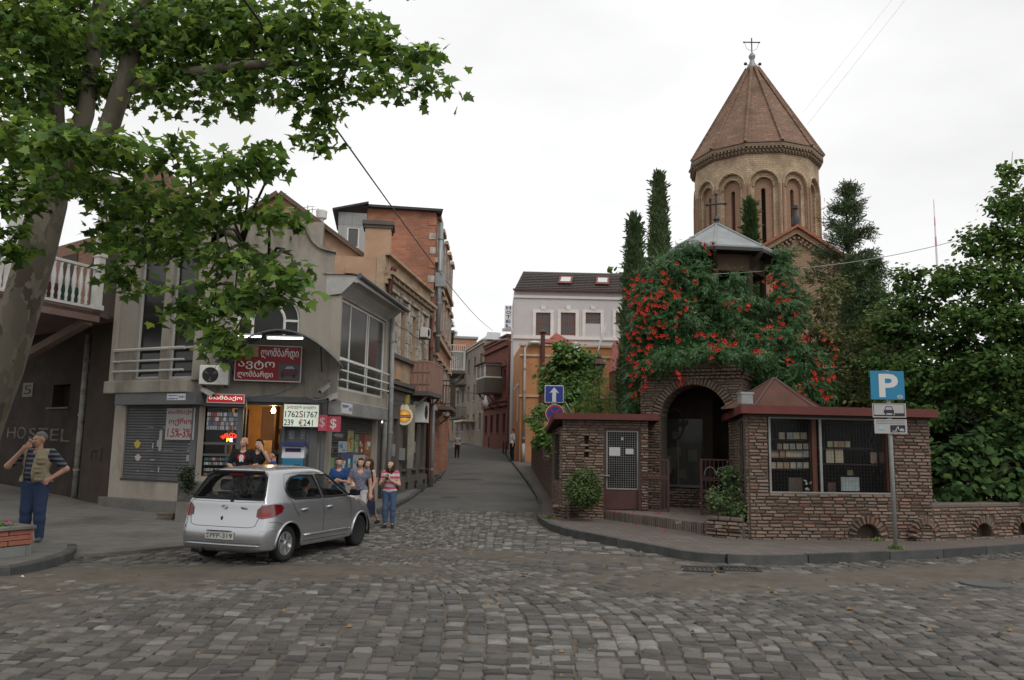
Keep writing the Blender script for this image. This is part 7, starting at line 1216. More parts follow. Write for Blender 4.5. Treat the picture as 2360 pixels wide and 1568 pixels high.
ct=V((PCC.x,PCC.y,zA));q=MB();q.lathe([(.1,-.05),(.07,.06),(.11,.14),(.07,.24),(0,.27)],ct,10);zx=aty(*B4(310,1180),PY).z;hx=zx-zA;q.tube([ct+V((0,0,.2)),ct+V((0,0,hx))],.03,6);q.tube([ct+V((-.27,0,hx*.64)),ct+V((.27,0,hx*.69))],.03,6)
for p in (ct+V((-.28,0,hx*.64)),ct+V((.28,0,hx*.69)),ct+V((0,0,hx))):q.lathe([(0,-.06),(.045,-.03),(.06,0),(.045,.03),(0,.06)],p,8)
q.build('cross',MT['metal_dark'],BF)
# ------------------------------------------------------------------ wires and the far mast
def wire(pts,r,lab,sag=0.0):q=MB();n=16;a,b_=pts;q.tube([a.lerp(b_,i/n)-V((0,0,sag*math.sin(PI*i/n))) for i in range(n+1)],r,5);tag(q.build('overhead_wire',MT['wire_pale'] if 'faint' in lab or 'pale' in lab else MT['wire']),lab,'wire')
wire((aty(520,-60,9.0),aty(1135,762,82)),.018,'thick black cable running from the plane tree up to the street end',.6)
wire((aty(2090,-5,40),aty(1860,288,46)),.005,'faint thin wire at upper right, right one of a pair');wire((aty(2060,-5,40),aty(1850,260,46)),.004,'faint thin wire at upper right, left one of a pair');wire((aty(1632,633,22.5),aty(2330,520,26)),.011,'pale wire sagging from the belfry to the trees at right',.35)
ma=aty(2157,560,420);mt0=aty(2154,460,420);q=MB();n=9;z0=mt0.z-60;Tm=thing('radio_mast','distant thin red and white radio mast above the trees','mast',(ma.x,420,0));zz=[0,mt0.z-26,mt0.z-21,mt0.z-15,mt0.z-10,mt0.z-5,mt0.z]
for i in range(6):q=MB();q.tube([V((ma.x,420,zz[i])),V((ma.x,420,zz[i+1]))],[.6-.08*i,.52-.08*i],6);q.build('mast_section',flat('mast_red',(.5,.22,.22),.7) if i%2 else flat('mast_white',(.6,.6,.62),.7),Tm)
# ------------------------------------------------------------------ foliage
def fan(poly,c=(0,0),fold=.12):
    """leaf outline as a slightly folded fan; poly in (x, y), y along the leaf"""
    v=[(c[0],c[1],0)]+[(x,y,-fold*abs(x)-.06*y*y) for x,y in poly];n=len(poly)
    return np.array(v),np.array([(0,i+1,(i+1)%n+1) for i in range(n)])
PLANE_LEAF=fan([(0,0),(.22,.06),(.5,.0),(.42,.22),(.62,.42),(.34,.45),(.22,.62),(0,1.0),(-.22,.62),(-.34,.45),(-.62,.42),(-.42,.22),(-.5,.0),(-.22,.06)],(0,.35))
OVAL_LEAF=fan([(0,0),(.22,.2),(.28,.5),(.16,.8),(0,1),(-.16,.8),(-.28,.5),(-.22,.2)],(0,.45),.3)
ROUND_LEAF=fan([(0,.05),(.3,0),(.5,.3),(.42,.6),(.2,.8),(0,1),(-.2,.8),(-.42,.6),(-.5,.3),(-.3,0)],(0,.4),.2)
BOX_LEAF=fan([(0,0),(.3,.5),(0,1),(-.3,.5)],(0,.5),.2)
def pinnate(n=4):
    V_,F_=[],[]
    def leaflet(x,y,a,l):
        b=len(V_);c,s=math.cos(a),math.sin(a)
        for px_,py_ in ((0,0),(.2,.35),(.14,.7),(0,1),(-.14,.7),(-.2,.35)):qx,qy=px_*l,py_*l;X,Y=x+qx*c-qy*s,y+qx*s+qy*c;V_.append((X,Y,-.25*(abs(X))-.1*Y*Y))
        F_.extend([(b,b+1,b+2),(b,b+2,b+3),(b,b+3,b+4),(b,b+4,b+5)])
    for i in range(n):
        y=.12+.68*i/n
        for s in (-1,1):leaflet(s*.02,y,s*-1.05,.36-.04*i)
    leaflet(0,.78,0,.34);return np.array(V_),np.array(F_)
PINNATE=pinnate()
def spray(seed=0,n=9):
    r=np.random.default_rng(seed);V_,F_=[],[]
    for i in range(n):
        y=r.uniform(0,.75);a=r.uniform(-.7,.7);l=r.uniform(.2,.38);w=.035;b=len(V_);c,s=math.cos(a),math.sin(a)
        for x_,y_ in ((-w,0),(w,0),(w*.9,l*.6),(0,l),(-w*.9,l*.6)):V_.append((x_*c-y_*s,y+x_*s+y_*c,r.normal(0,.03)))
        F_.extend([(b,b+1,b+2),(b,b+2,b+3),(b,b+3,b+4)])
    return np.array(V_),np.array(F_)
SPRAY=spray(1)
def put_leaves(name,P,outw,size,proto,mat,parent,seed=0,upb=.8,outb=.35,noise=.5,droop=.25,rise=None):
    r=np.random.default_rng(seed);n=len(P);V0,F0=proto
    nz_=outw*outb+np.array([0,0,upb])+r.normal(0,noise,(n,3));nz_ /= np.linalg.norm(nz_,axis=1)[:,None]
    d=outw*.8+r.normal(0,.6,(n,3))+np.array([0,0,-droop if rise is None else rise]);d-=nz_*(d*nz_).sum(1)[:,None];d /= np.linalg.norm(d,axis=1)[:,None]+1e-9
    s=np.cross(d,nz_);sz=size*r.uniform(.65,1.25,n)
    M=np.stack([s,d,nz_],-1)*sz[:,None,None];VV=np.einsum('nij,kj->nki',M,V0)+P[:,None,:]
    FF=F0[None]+(np.arange(n)*len(V0))[:,None,None]
    o=numpy_mesh(name,VV.reshape(-1,3),FF.reshape(-1,3),mat,parent);return kind(o,'stuff')
def blobs_px(L):return [(aty(x,y,Y),rx*Y/1880,rd if rd else .5*(rx+ry)*Y/1880,ry*Y/1880) for x,y,rx,ry,Y,rd in [(b+(None,)) if len(b)==5 else b for b in L]]
def fill(blobs,dens,clump=.28,per=22,seed=0,flat_=.6,shell=.55):
    """leaf positions gathered in clumps through ellipsoids; returns points and outward directions"""
    r=np.random.default_rng(seed);P,D=[],[]
    for c,rx,ry,rz in blobs:
        vol=max(.02,rx*ry*rz)**(2/3);n=max(2,int(dens*vol))
        q=r.normal(0,1,(n,3));q /= np.linalg.norm(q,axis=1)[:,None];q*=(shell+(1-shell)*r.random((n,1)))**1.0*np.where(r.random((n,1))<.8,1,.5)
        cc_=np.array(c)+q*(rx,ry,rz)
        for k in range(n):
            m_=r.integers(int(per*.5),int(per*1.5));p=cc_[k]+r.normal(0,1,(m_,3))*np.array([1,1,flat_])*clump*.55;P.append(p);o=q[k]+(p-cc_[k])/clump*.5;D.append(o)
    P=np.concatenate(P);D=np.concatenate(D);D /= np.linalg.norm(D,axis=1)[:,None]+1e-9;return P,D
def branchlets(parent,starts,blobs,mat,r0=.05,seed=0,every=1,name='branch'):
    r=random.Random(seed);S=[V(s) for s in starts]
    for i,(c,rx,ry,rz) in enumerate(blobs):
        if i%every:continue
        s=min(S,key=lambda p:(p-V(c)).length+r.uniform(0,.6));c=V(c);m_=s.lerp(c,.55)+V((r.uniform(-.2,.2),r.uniform(-.2,.2),.25));L_=(c-s).length;q=MB();q.tube([s,s.lerp(m_,.5)+V((0,0,.1)),m_,c,c+(c-m_)*.35],[r0*(1+L_*.12),r0*.9,r0*.7,r0*.4,r0*.15],6);q.build(name,mat,parent,smooth=True)
# --- plane tree
def barkmat():
    m,t,b=nodes('plane_bark');N=t.nodes.new;L=t.links.new;tc=N('ShaderNodeTexCoord');mp=N('ShaderNodeMapping');mp.inputs['Scale'].default_value=(1,1,.45);L(tc.outputs['Object'],mp.inputs['Vector'])
    v=N('ShaderNodeTexVoronoi');v.inputs['Scale'].default_value=5.5;n=N('ShaderNodeTexNoise');n.inputs['Scale'].default_value=6;n.inputs['Detail'].default_value=6;ad=N('ShaderNodeVectorMath');ad.operation='MULTIPLY_ADD';ad.inputs[1].default_value=(.35,.35,.35);L(mp.outputs[0],n.inputs['Vector']);L(n.outputs['Color'],ad.inputs[0]);L(mp.outputs[0],ad.inputs[2]);L(ad.outputs[0],v.inputs['Vector'])
    cr=N('ShaderNodeValToRGB');e=cr.color_ramp.elements;e[0].color=(.12,.10,.07,1);e[1].color=(.055,.042,.03,1);e[1].position=.95
    for p,c in ((.3,(.15,.13,.095,1)),(.5,(.08,.066,.046,1)),(.7,(.12,.105,.075,1))):k=e.new(p);k.color=c
    cr.color_ramp.interpolation='LINEAR';sp=N('ShaderNodeSeparateColor');L(v.outputs['Color'],sp.inputs[0]);L(sp.outputs[0],cr.inputs[0]);L(cr.outputs[0],b.inputs['Base Color']);b.inputs['Roughness'].default_value=.85
    bp=N('ShaderNodeBump');bp.inputs['Strength'].default_value=.35;bp.inputs['Distance'].default_value=.03;L(v.outputs['Distance'],bp.inputs['Height']);L(bp.outputs[0],b.inputs['Normal']);return m
BARK=barkmat();BARK2=mk('bark_dark',(.06,.048,.038),.95,.3,5,.4,25)
PT_=thing('plane_tree','large plane tree with mottled bark leaning in from the left','tree',(-9.3,12.9,.1));Yt=12.9
tr=[aty(x,y,Yt) for x,y in ((-118,1262),(-92,1130),(-60,1010),(-28,930),(5,850),(46,718),(88,565),(110,470),(124,380))];rr=[.5,.4,.36,.33,.31,.29,.29,.29,.28];q=MB();q.tube(tr,rr,18);q.build('trunk',BARK,PT_,smooth=True)
limbs=[([(115,400),(118,245),(103,113),(100,-40),(95,-250)],[.27,.2,.16,.14,.08],12.9),([(140,400),(196,263),(217,94),(235,-30),(255,-240)],[.22,.15,.125,.11,.06],13.3),([(150,395),(245,315),(291,169),(322,50),(345,-120),(380,-300)],[.24,.17,.14,.12,.1,.05],12.5),([(140,440),(250,420),(380,470),(500,520),(620,600)],[.16,.12,.09,.06,.03],11.4),([(280,210),(420,170),(580,150),(760,150),(930,150)],[.11,.09,.07,.05,.02],11.2),([(110,430),(40,330),(-60,250),(-200,150)],[.2,.15,.1,.06],11.6),([(320,60),(470,-20),(640,-90),(820,-140)],[.1,.08,.06,.03],11.0)]
lp=[]
for pts,rad,Y in limbs:
    P=[aty(x,y,Yt+(Y-Yt)*min(1,i*.6)) for i,(x,y) in enumerate(pts)];lp+=P[1:];lp+=[a.lerp(b,.5) for a,b in zip(P[:-1],P[1:])];q=MB();q.tube(P,rad,12);q.build('limb',BARK,PT_,smooth=True)
PB_=[(60,60,130,110,12),(200,60,130,100,13.4),(350,60,130,100,12.5),(480,90,120,110,12),(600,60,120,100,11.5),(720,60,100,80,11),(810,75,75,60,10.5),(900,135,75,45,10.3),(970,130,45,38,10),(1000,195,45,32,9.8),(890,205,55,32,10),(560,190,100,60,11.5),(680,180,90,60,11),(790,175,75,50,10.8),(740,255,50,45,11),(728,325,28,32,11),(420,210,90,65,12),(300,200,70,60,13.6),(180,190,70,60,13.2),(60,200,90,80,12),(60,330,100,70,11),(180,340,100,50,10.6),(300,345,90,45,10.4),(400,360,75,40,10.2),(475,385,65,40,10),(550,395,45,35,9.8),(605,372,32,26,9.8),(40,450,80,60,11),(140,420,80,35,10.6),(260,450,85,55,11.5),(380,470,95,55,11),(480,480,75,42,10.6),(570,490,65,32,10.2),(640,508,40,18,10),(330,555,75,40,11),(430,565,75,48,10.8),(530,590,75,42,10.4),(615,615,55,30,10.2),(672,650,28,26,10),(290,640,30,38,11.3),(460,675,65,38,10.6),(540,690,48,38,10.3),(600,685,30,22,10.1),(492,758,30,32,10.5),(522,800,18,16,10.4),(440,725,38,22,10.7),(250,540,45,40,11.8),(20,560,30,40,11.2)]
OFFB=[(-250,60,220,160,12),(-230,330,180,120,11),(-120,500,90,70,10.5),(80,-160,220,150,13),(380,-170,200,140,12),(680,-160,190,120,11),(900,-70,90,60,10.3),(200,-420,300,150,13),(560,-420,260,150,12),(-200,-200,220,160,12.5),(150,120,180,150,16.5),(400,0,200,150,17),(-150,200,200,150,17),(300,-250,250,150,17)]
LM=leafmat('plane_leaf',(.085,.175,.034),.65,.02,.45,.55);bl=blobs_px(PB_);P,D=fill(bl,120,.26,15,1);bo=blobs_px(OFFB);P2,D2=fill(bo,26,.45,14,2);P=np.concatenate([P,P2]);D=np.concatenate([D,D2])
put_leaves('leaves',P,D,.135,PLANE_LEAF,LM,PT_,1,.75,.35,.5,.5);branchlets(PT_,lp,bl,BARK2,.022,3)
# --- flowering vine over the belfry
VB=[(1580,590,60,28,23),(1540,640,70,50,22.7),(1510,705,60,60,22.5),(1485,775,45,60,22.4),(1560,745,70,70,22.1),(1545,825,60,35,21.9),(1470,865,28,42,22.3),(1462,930,18,26,21.9),(1610,660,38,55,22.4),(1640,720,30,60,22.3),(1690,650,24,32,22),(1690,705,60,38,21.8),(1700,775,80,48,21.6),(1640,800,45,35,21.7),(1785,800,65,50,21.5),(1845,845,60,48,21.4),(1880,900,42,32,21.2),(1800,730,45,60,22.3),(1806,640,28,55,23),(1800,590,20,26,23.3),(1838,700,28,42,22.6),(1775,872,50,30,21.3),(1590,812,85,14,21.2),(1720,822,60,14,21.0),(1820,900,60,25,20.9),(1600,575,40,18,22.8),(1525,850,35,22,21.5),(1560,828,40,14,21.0),(1640,822,40,9,20.8),(1745,838,35,16,20.7),(1510,842,35,16,21.0),(1560,826,40,12,20.6),(1620,818,45,10,20.3),(1685,814,40,10,20.0),(1735,822,30,12,19.9)]
VT=thing('trumpet_vine','dark green flowering vine draped over the belfry and gateway','vine',(5.5,22,0));VM=leafmat('vine_leaf',(.044,.118,.04),.45,.02,.25,.45);bv=blobs_px(VB);P,D=fill(bv,200,.2,12,5,.7,.72);VP=P;put_leaves('leaves',P,D,.23,PINNATE,VM,VT,5,.55,.6,.4,.7)
for i,(a,b) in enumerate((((3.6,22.3,.2),(4.4,22.6,5.5)),((6.9,21.3,.3),(6.4,22.6,6)))):q=MB();a,b=V(a),V(b);q.tube([a,a.lerp(b,.3)+V((.15,.1,0)),a.lerp(b,.65)-V((.1,0,0)),b],[.07,.06,.05,.03],7);q.build('vine_stem',BARK2,VT,smooth=True)
fme=[]
FLM=mk('flower_red',(.5,.032,.018),.6,.2,10,0,island=.25)
for s in range(4):
    r=random.Random(s);q=MB()
    for k in range(r.randint(4,6)):
        c=V((r.gauss(0,.055),r.gauss(0,.05),r.gauss(0,.045)));d=V((r.gauss(0,.6),-1+r.gauss(0,.3),r.gauss(0,.4))).normalized();x=d.orthogonal().normalized();y=d.cross(x);L_=r.uniform(.05,.075)
        vs_=[c-d*L_]+[c+(x*math.cos(a)+y*math.sin(a))*L_*(.30) for a in np.linspace(0,2*PI,6)[:-1]];n0=len(vs_)
        for a in np.linspace(0,2*PI,6)[:-1]:vs_.append(c+d*.012+(x*math.cos(a+.63)+y*math.sin(a+.63))*L_*.72)
        q.add(vs_,[(0,1+i,1+(i+1)%5) for i in range(5)]+[(1+i,6+i,1+(i+1)%5) for i in range(5)])
    me=bpy.data.meshes.new('flower_cluster');me.from_pydata(q.v,[],q.f);me.materials.append(FLM);fme.append(me)
FB5=[(195,420),(165,470),(240,470),(295,430),(415,400),(430,455),(555,340),(670,455),(110,530),(135,575),(185,570),(240,580),(300,560),(375,525),(420,530),(355,555),(490,560),(530,545),(610,600),(570,650),(160,635),(205,655),(310,620),(365,625),(410,635),(290,660),(350,720),(165,720),(230,705),(265,745),(515,775),(240,800),(320,830),(385,790),(420,855),(350,860),(160,870),(215,895),(325,895),(685,890),(510,915),(180,940),(255,985),(295,1000),(160,1030),(205,1105),(300,1110),(135,1080),(165,1175),(255,1195),(160,1255),(240,1265),(185,1345),(820,880),(860,895),(950,920),(790,945),(820,985),(800,1030),(545,1190),(545,1240),(900,630),(995,645),(1080,665),(1235,440),(1275,480),(1375,490),(1385,580),(1300,600),(1445,700),(1345,765),(1320,800),(1230,820),(1165,875),(1270,900),(1135,1020),(1390,1065),(1635,1095),(1760,1020),(1570,1185),(1590,1235),(1705,1215),(1750,1170),(1630,1320),(1690,1355),(1490,1310),(775,185),(740,165),(1530,885),(1690,900)]
vp=VP-np.array(EYE);zc_=vp@np.array(fw);pxs=1180+FPX*(vp@np.array(rt))/zc_;pys=784-FPX*(vp@np.array(up))/zc_
for i,(x,y) in enumerate(FB5):
    px_,py_=B5(x,y);dd=(pxs-px_)**2+(pys-py_)**2;k=np.where(dd<30**2)[0]
    Y=VP[k,1].min()-.12 if len(k) else (20.0 if 540<x<560 else 21.2)
    p=aty(px_,py_,Y);o=bpy.data.objects.new('flower_cluster',fme[i%4]);COL.objects.link(o);o.parent=VT;o.location=p-V(VT.location);o.rotation_euler=(random.uniform(-.3,.3),random.uniform(0,6),random.uniform(-.5,.5));s=random.uniform(1.0,1.5);o.scale=(s,s,s)
for k,(x,y) in enumerate(((603,1215),(742,1217),(815,1213),(940,1222),(910,1225),(1130,1216),(1040,1240),(760,1314),(965,1364),(1325,720))):
    p=gz(*B6(x,y),.36 if y<1260 else .135)
    if y<1000:continue
    o=bpy.data.objects.new('fallen_flower',fme[k%4]);COL.objects.link(o);o.location=p+V((0,0,.02));o.scale=(.55,.55,.35);tag(o,'%s fallen red flower from the left on the '%('first','third','fourth','sixth','fifth','eighth','seventh','left','right')[k]+('entrance platform' if y<1260 else 'pavement before the gateway'),'flower','fallen flowers on the platform' if y<1260 else 'fallen flowers on the pavement')
# --- cypresses and conifers
def cypress(label,px_,top,bot,wpx,Y,seed,mat,zb=0.0,name='cypress_tree'):
    a,b=aty(px_,top,Y),aty(px_,bot,Y);b.z=max(b.z,zb) if bot>990 else b.z;x0=b.x;H_=a.z-zb;R_=wpx/2*1.2*Y/1860;t=thing(name,label,'tree',(x0,Y,zb));q=MB();q.tube([V((x0,Y,zb)),V((x0,Y,zb+H_*.9))],[.14,.03],8);q.build('trunk',BARK2,t)
    r=np.random.default_rng(seed);n=int(5200*max(1,H_/6));h=r.beta(1.3,1.15,n);prof=R_*np.minimum(1,((1-h)*1.7)**.85+.03)*np.minimum(1,.62+h*1.2)*(.93+.07*np.sin(h*29+seed));ang=r.uniform(0,2*PI,n);k=.55+.45*r.random(n)**.5
    lob=1+.16*np.sin(ang*4+h*9);P=np.c_[x0+np.cos(ang)*prof*k*lob,Y+np.sin(ang)*prof*k*lob,zb+H_*(.04+.94*h)];D=np.c_[np.cos(ang),np.sin(ang),np.zeros(n)]
    put_leaves('foliage',P,D,.42,SPRAY,mat,t,seed,.1,1.0,.35,rise=1.7);return t
CM=leafmat('cypress_green',(.085,.14,.06),.4,.0,.15,.7)
cypress('tall dense cypress standing left of the church drum',1521,398,900,74,31,1,CM);cypress('slim cypress at left edge of the flowering vine',1462,503,960,62,25.6,2,CM);cypress('small cypress tip rising behind the pale belfry roof',1733,462,700,36,29,3,leafmat('cypress_bright',(.05,.1,.03),.35,0,.15,.7))
def conifer(label,px_,top,Y,Rm,seed,mat,zb=0,name='conifer_tree',lean=0):
    a=aty(px_,top,Y);H_=a.z-zb;x0=a.x;t=thing(name,label,'tree',(x0,Y,zb));q=MB();q.tube([V((x0,Y,zb)),V((x0,Y,a.z))],[.2,.02],8);q.build('trunk',BARK2,t);r=np.random.default_rng(seed);P,D=[],[];br=MB()
    for i in range(120):
        h=r.random()**.8;ang=r.uniform(0,2*PI);L_=Rm*(1-h)**.75*r.uniform(.55,1.25)+.12;z=zb+H_*(.12+.86*h);d=np.array([math.cos(ang),math.sin(ang),.12+.5*h]);n=int(26+70*L_);tt=r.random(n)**.7;p=np.array([x0,Y,z])+d*(tt*L_)[:,None]+np.c_[r.normal(0,.1,n),r.normal(0,.1,n),r.normal(0,.07,n)-.25*tt*tt*L_*.5];P.append(p);D.append(np.tile(d,(n,1)));e=np.array([x0,Y,z])+d*L_;br.tube([V((x0,Y,z)),V(e)],[.03,.008],4)
    P,D=np.concatenate(P),np.concatenate(D);D /= np.linalg.norm(D,axis=1)[:,None];put_leaves('foliage',P,D,.27,SPRAY,mat,t,seed,.5,.2,.5,rise=.25);kind(br.build('branches',BARK2,t),'stuff');return t
conifer('ragged dark conifer right of the church drum',1948,420,29.5,2.7,5,leafmat('conifer_green',(.08,.13,.062),.45,0,.15,.7));conifer('lower broad conifer against the church wall',2010,590,28,1.5,6,leafmat('conifer_green2',(.07,.125,.05),.45,0,.15,.7));cypress('bushy dark juniper column under the ragged conifer',1975,600,1000,84,28.5,8,CM,name='juniper_tree')
# --- broadleaf trees on the right
def tree(name,label,trunk,blobs,mat,size,proto,dens=26,per=15,clump=.3,seed=0,cat='tree',shell=.55,nbr=1,**k):
    t=thing(name,label,cat,trunk[0]);q=MB();q.tube([V(p) for p in trunk],np.linspace(.2,.06,len(trunk)),9);q.build('trunk',BARK2,t,smooth=True);bb=blobs_px(blobs);P,D=fill(bb,dens,clump,per,seed,.6,shell);put_leaves('leaves',P,D,size,proto,mat,t,seed,**k);branchlets(t,trunk[1:],bb,BARK2,.03,seed,nbr);return t
G1=leafmat('tree_leaf_dark',(.058,.118,.036),.5,.02,.36,.85,.1);G2=leafmat('tree_leaf_mid',(.072,.145,.04),.5,.02,.36,.85,.1);G3=leafmat('tree_leaf_olive',(.085,.11,.035),.5,.02,.3,.55)
tree('leafy_tree','tall leafy tree with spire top at right edge of view',[(12.5,20.5,0),(12.3,20.4,2.5),(12.6,20.5,5)],[(2330,400,14,45,20),(2310,470,35,40,20),(2335,560,60,60,20),(2260,560,45,40,20.3),(2290,650,80,60,20),(2380,480,50,60,20.5),(2400,620,70,80,20),(2200,640,40,40,20.6),(2340,740,90,60,19.6),(2230,730,60,50,20),(2420,780,90,80,19.5)],G2,.115,ROUND_LEAF,150,18,.26,21)
tree('leafy_tree','dark spreading tree behind the parking sign',[(10.2,21.5,0),(10.1,21.4,2),(10.0,21.3,4.2)],[(2090,650,40,35,22),(2120,700,60,45,21.5),(2170,640,22,45,21.5),(2060,760,55,50,21.5),(2150,780,70,50,21),(2230,820,70,50,20.5),(2110,850,70,40,20.5),(2190,890,70,40,20),(2080,910,55,35,20.6),(2150,960,60,25,19.8),(2030,850,45,50,21.3),(2150,940,130,120,24.5),(2050,780,60,100,25)],G1,.115,ROUND_LEAF,150,18,.26,22)
tree('leafy_tree','shadowy tree filling the right edge above the hedge',[(14.5,20.2,0),(14.2,20.2,2),(13.9,20.1,4)],[(2320,850,80,50,19.2),(2370,930,70,50,19),(2270,920,50,30,19.4),(2330,980,60,30,18.9),(2420,850,80,80,19),(2240,860,50,40,19.6),(2330,930,150,150,23),(2450,1000,90,90,20)],G1,.115,ROUND_LEAF,130,18,.26,23)
tree('olive_shrub_tree','yellowish green bushy tree between vine and conifer',[(8.6,23.5,0),(8.7,23.5,2),(8.8,23.4,4)],[(1895,700,28,45,24),(1880,770,35,40,23.6),(1925,800,40,45,23.3),(1960,860,50,45,22.8),(1920,660,35,25,25),(1930,900,55,45,22.3),(1985,930,50,30,22),(1990,800,40,40,23.5),(2020,750,35,40,24)],G3,.13,OVAL_LEAF,110,16,.24,24)
HV=leafmat('hedge_leaf',(.044,.094,.031),.5,.02,.28,.8,.15)
tree('grape_hedge','tangled large-leaved climber behind the low brick wall',[(12.5,18.7,0),(12.6,18.8,1),(12.4,18.8,1.6)],[(2190,1060,40,50,18.4),(2250,1050,50,50,18.5),(2310,1080,50,60,18.7),(2360,1040,50,60,18.9),(2200,1130,45,35,18.1),(2270,1130,55,35,18.3),(2340,1140,50,30,18.5),(2420,1090,60,70,19.2),(2480,1100,60,70,19.6),(2170,1100,25,60,18.3)],HV,.17,ROUND_LEAF,95,15,.28,25,'vine',.7,upb=.5,outb=.9,noise=.4,droop=.6)
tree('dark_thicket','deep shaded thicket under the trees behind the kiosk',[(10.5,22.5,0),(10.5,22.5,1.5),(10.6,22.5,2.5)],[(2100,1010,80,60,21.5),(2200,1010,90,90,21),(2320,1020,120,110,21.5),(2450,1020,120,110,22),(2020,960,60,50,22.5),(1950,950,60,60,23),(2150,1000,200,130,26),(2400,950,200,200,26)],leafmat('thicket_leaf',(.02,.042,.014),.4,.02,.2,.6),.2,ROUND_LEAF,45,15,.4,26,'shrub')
# --- garden shrubs by the orange house
GB_=leafmat('shrub_bright',(.075,.17,.03),.45,.02,.35,.5);GV_=leafmat('arbor_leaf',(.09,.185,.05),.45,.02,.33,.5)
tree('arbor_vine','round leafy vine over a garden lamp in front of the orange house',[(3.6,37,1),(3.6,37,3),(3.5,37,4.5)],[(1315,830,45,35,37),(1275,860,30,35,37),(1355,850,32,40,37),(1300,800,22,15,37),(1330,890,40,30,36.5),(1270,895,25,20,36.8),(1300,920,40,25,36)],GV_,.24,OVAL_LEAF,95,16,.3,27,'vine',nbr=2)
tree('bright_shrub','bright green feathery shrub behind the left kiosk roof',[(3.2,28,.2),(3.2,28,1.5),(3.2,28,2.4)],[(1375,910,30,25,28),(1355,935,35,22,27.6),(1400,935,28,22,27.8),(1380,870,20,20,29),(1340,950,25,15,27.4)],GB_,.2,PINNATE,110,12,.22,28,'shrub')
tree('bright_shrub','bright green shrub hanging over the street garden wall',[(2.2,27.5,.8),(2.2,27.5,1.4),(2.2,27.4,1.9)],[(1265,1000,22,20,27),(1240,985,15,15,28),(1275,1020,16,16,26.6),(1250,1020,15,12,27)],GB_,.14,OVAL_LEAF,200,14,.2,29,'shrub')
tree('garden_shrub','dull green creeper above the street garden wall near the lamp post',[(2.3,33,1),(2.3,33,1.8),(2.2,33,2.3)],[(1240,950,22,15,33),(1265,955,20,14,32),(1225,965,15,12,34),(1290,945,20,14,31)],GV_,.18,OVAL_LEAF,130,14,.22,30,'shrub')
# --- clipped bush, open shrub, potted bush
BX=leafmat('box_leaf',(.055,.10,.028),.45,.02,.2,.5);c=aty(1344,1128,20.0)
def bush(label,blobs,mat,size,proto,stem,seed,name='clipped_bush',dens=80,per=20,clump=.1,shell=.8):t=thing(name,label,'bush',stem);q=MB();bb=blobs_px(blobs);q.tube([V(stem),V(bb[0][0])],[.04,.015],6);q.build('stem',BARK2,t);P,D=fill(bb,dens,clump,per,seed,.9,shell);put_leaves('leaves',P,D,size,proto,mat,t,seed,.6,.7,.5,.0);return t
bush('round clipped box bush beside the mesh door',[(1344,1130,42,38,19.9),(1344,1130,36,33,19.9),(1344,1130,28,26,19.9),(1350,1098,22,14,19.9)],BX,.055,BOX_LEAF,(c.x,19.95,.4),31,dens=1100,per=26)
c=aty(1680,1200,17.0);bush('open upright shrub at the kiosk corner',[(1682,1165,38,32,17.0),(1690,1125,30,25,17.1),(1678,1095,14,18,17.1),(1655,1150,20,25,16.9),(1705,1180,18,22,16.8)],leafmat('shrub_leaf',(.06,.11,.04),.45,.02,.25,.5),.07,OVAL_LEAF,(c.x,17.05,.4),32,'open_shrub',330,16,.13,.5)
PO=thing('concrete_planter','square worn concrete planter beside the closed left shutter','planter',(-7.45,18.95,0));F1=Fr((-7.72,18.85),(-7.17,18.93));q=MB();F1.box(q,0,F1.L,-.5,0,.0,.5);q.build('base_block',mk('conc_pale',(.2,.19,.17),.95,.2,4,.3,30,stain=(.1,.09,.08)),PO,bevel=.015);q=MB();F1.box(q,.01,F1.L-.01,-.49,-.01,.505,.95);q.build('upper_block',mk('conc_dark',(.15,.145,.135),.95,.25,5,.3,30,stain=(.06,.055,.05),samt=.7,sscale=4),PO,bevel=.015);q=MB();q.bar(F1.P(F1.L,-.1,.95),F1.P(F1.L+.45,.0,1.08),.03,.03);q.build('iron_rod',MT['metal_dark'],PO)
bush('dark potted bush in the concrete planter by the shutter',[(433,1112,15,20,18.7),(430,1092,10,14,18.7)],leafmat('pot_leaf',(.022,.04,.016),.4,.02,.2,.6),.07,OVAL_LEAF,(-7.45,18.7,.9),33,'potted_bush',500,14,.1,.5)
conifer('small far conifer above the street roofs',1036,735,118,3.2,9,CM,4)
tree('far_street_tree','patch of dark tree tops beyond the hotel',[(6,75,2),(6,75,8),(6,75,11)],[(1440,640,25,20,75)],G1,.5,ROUND_LEAF,10,10,.8,41)
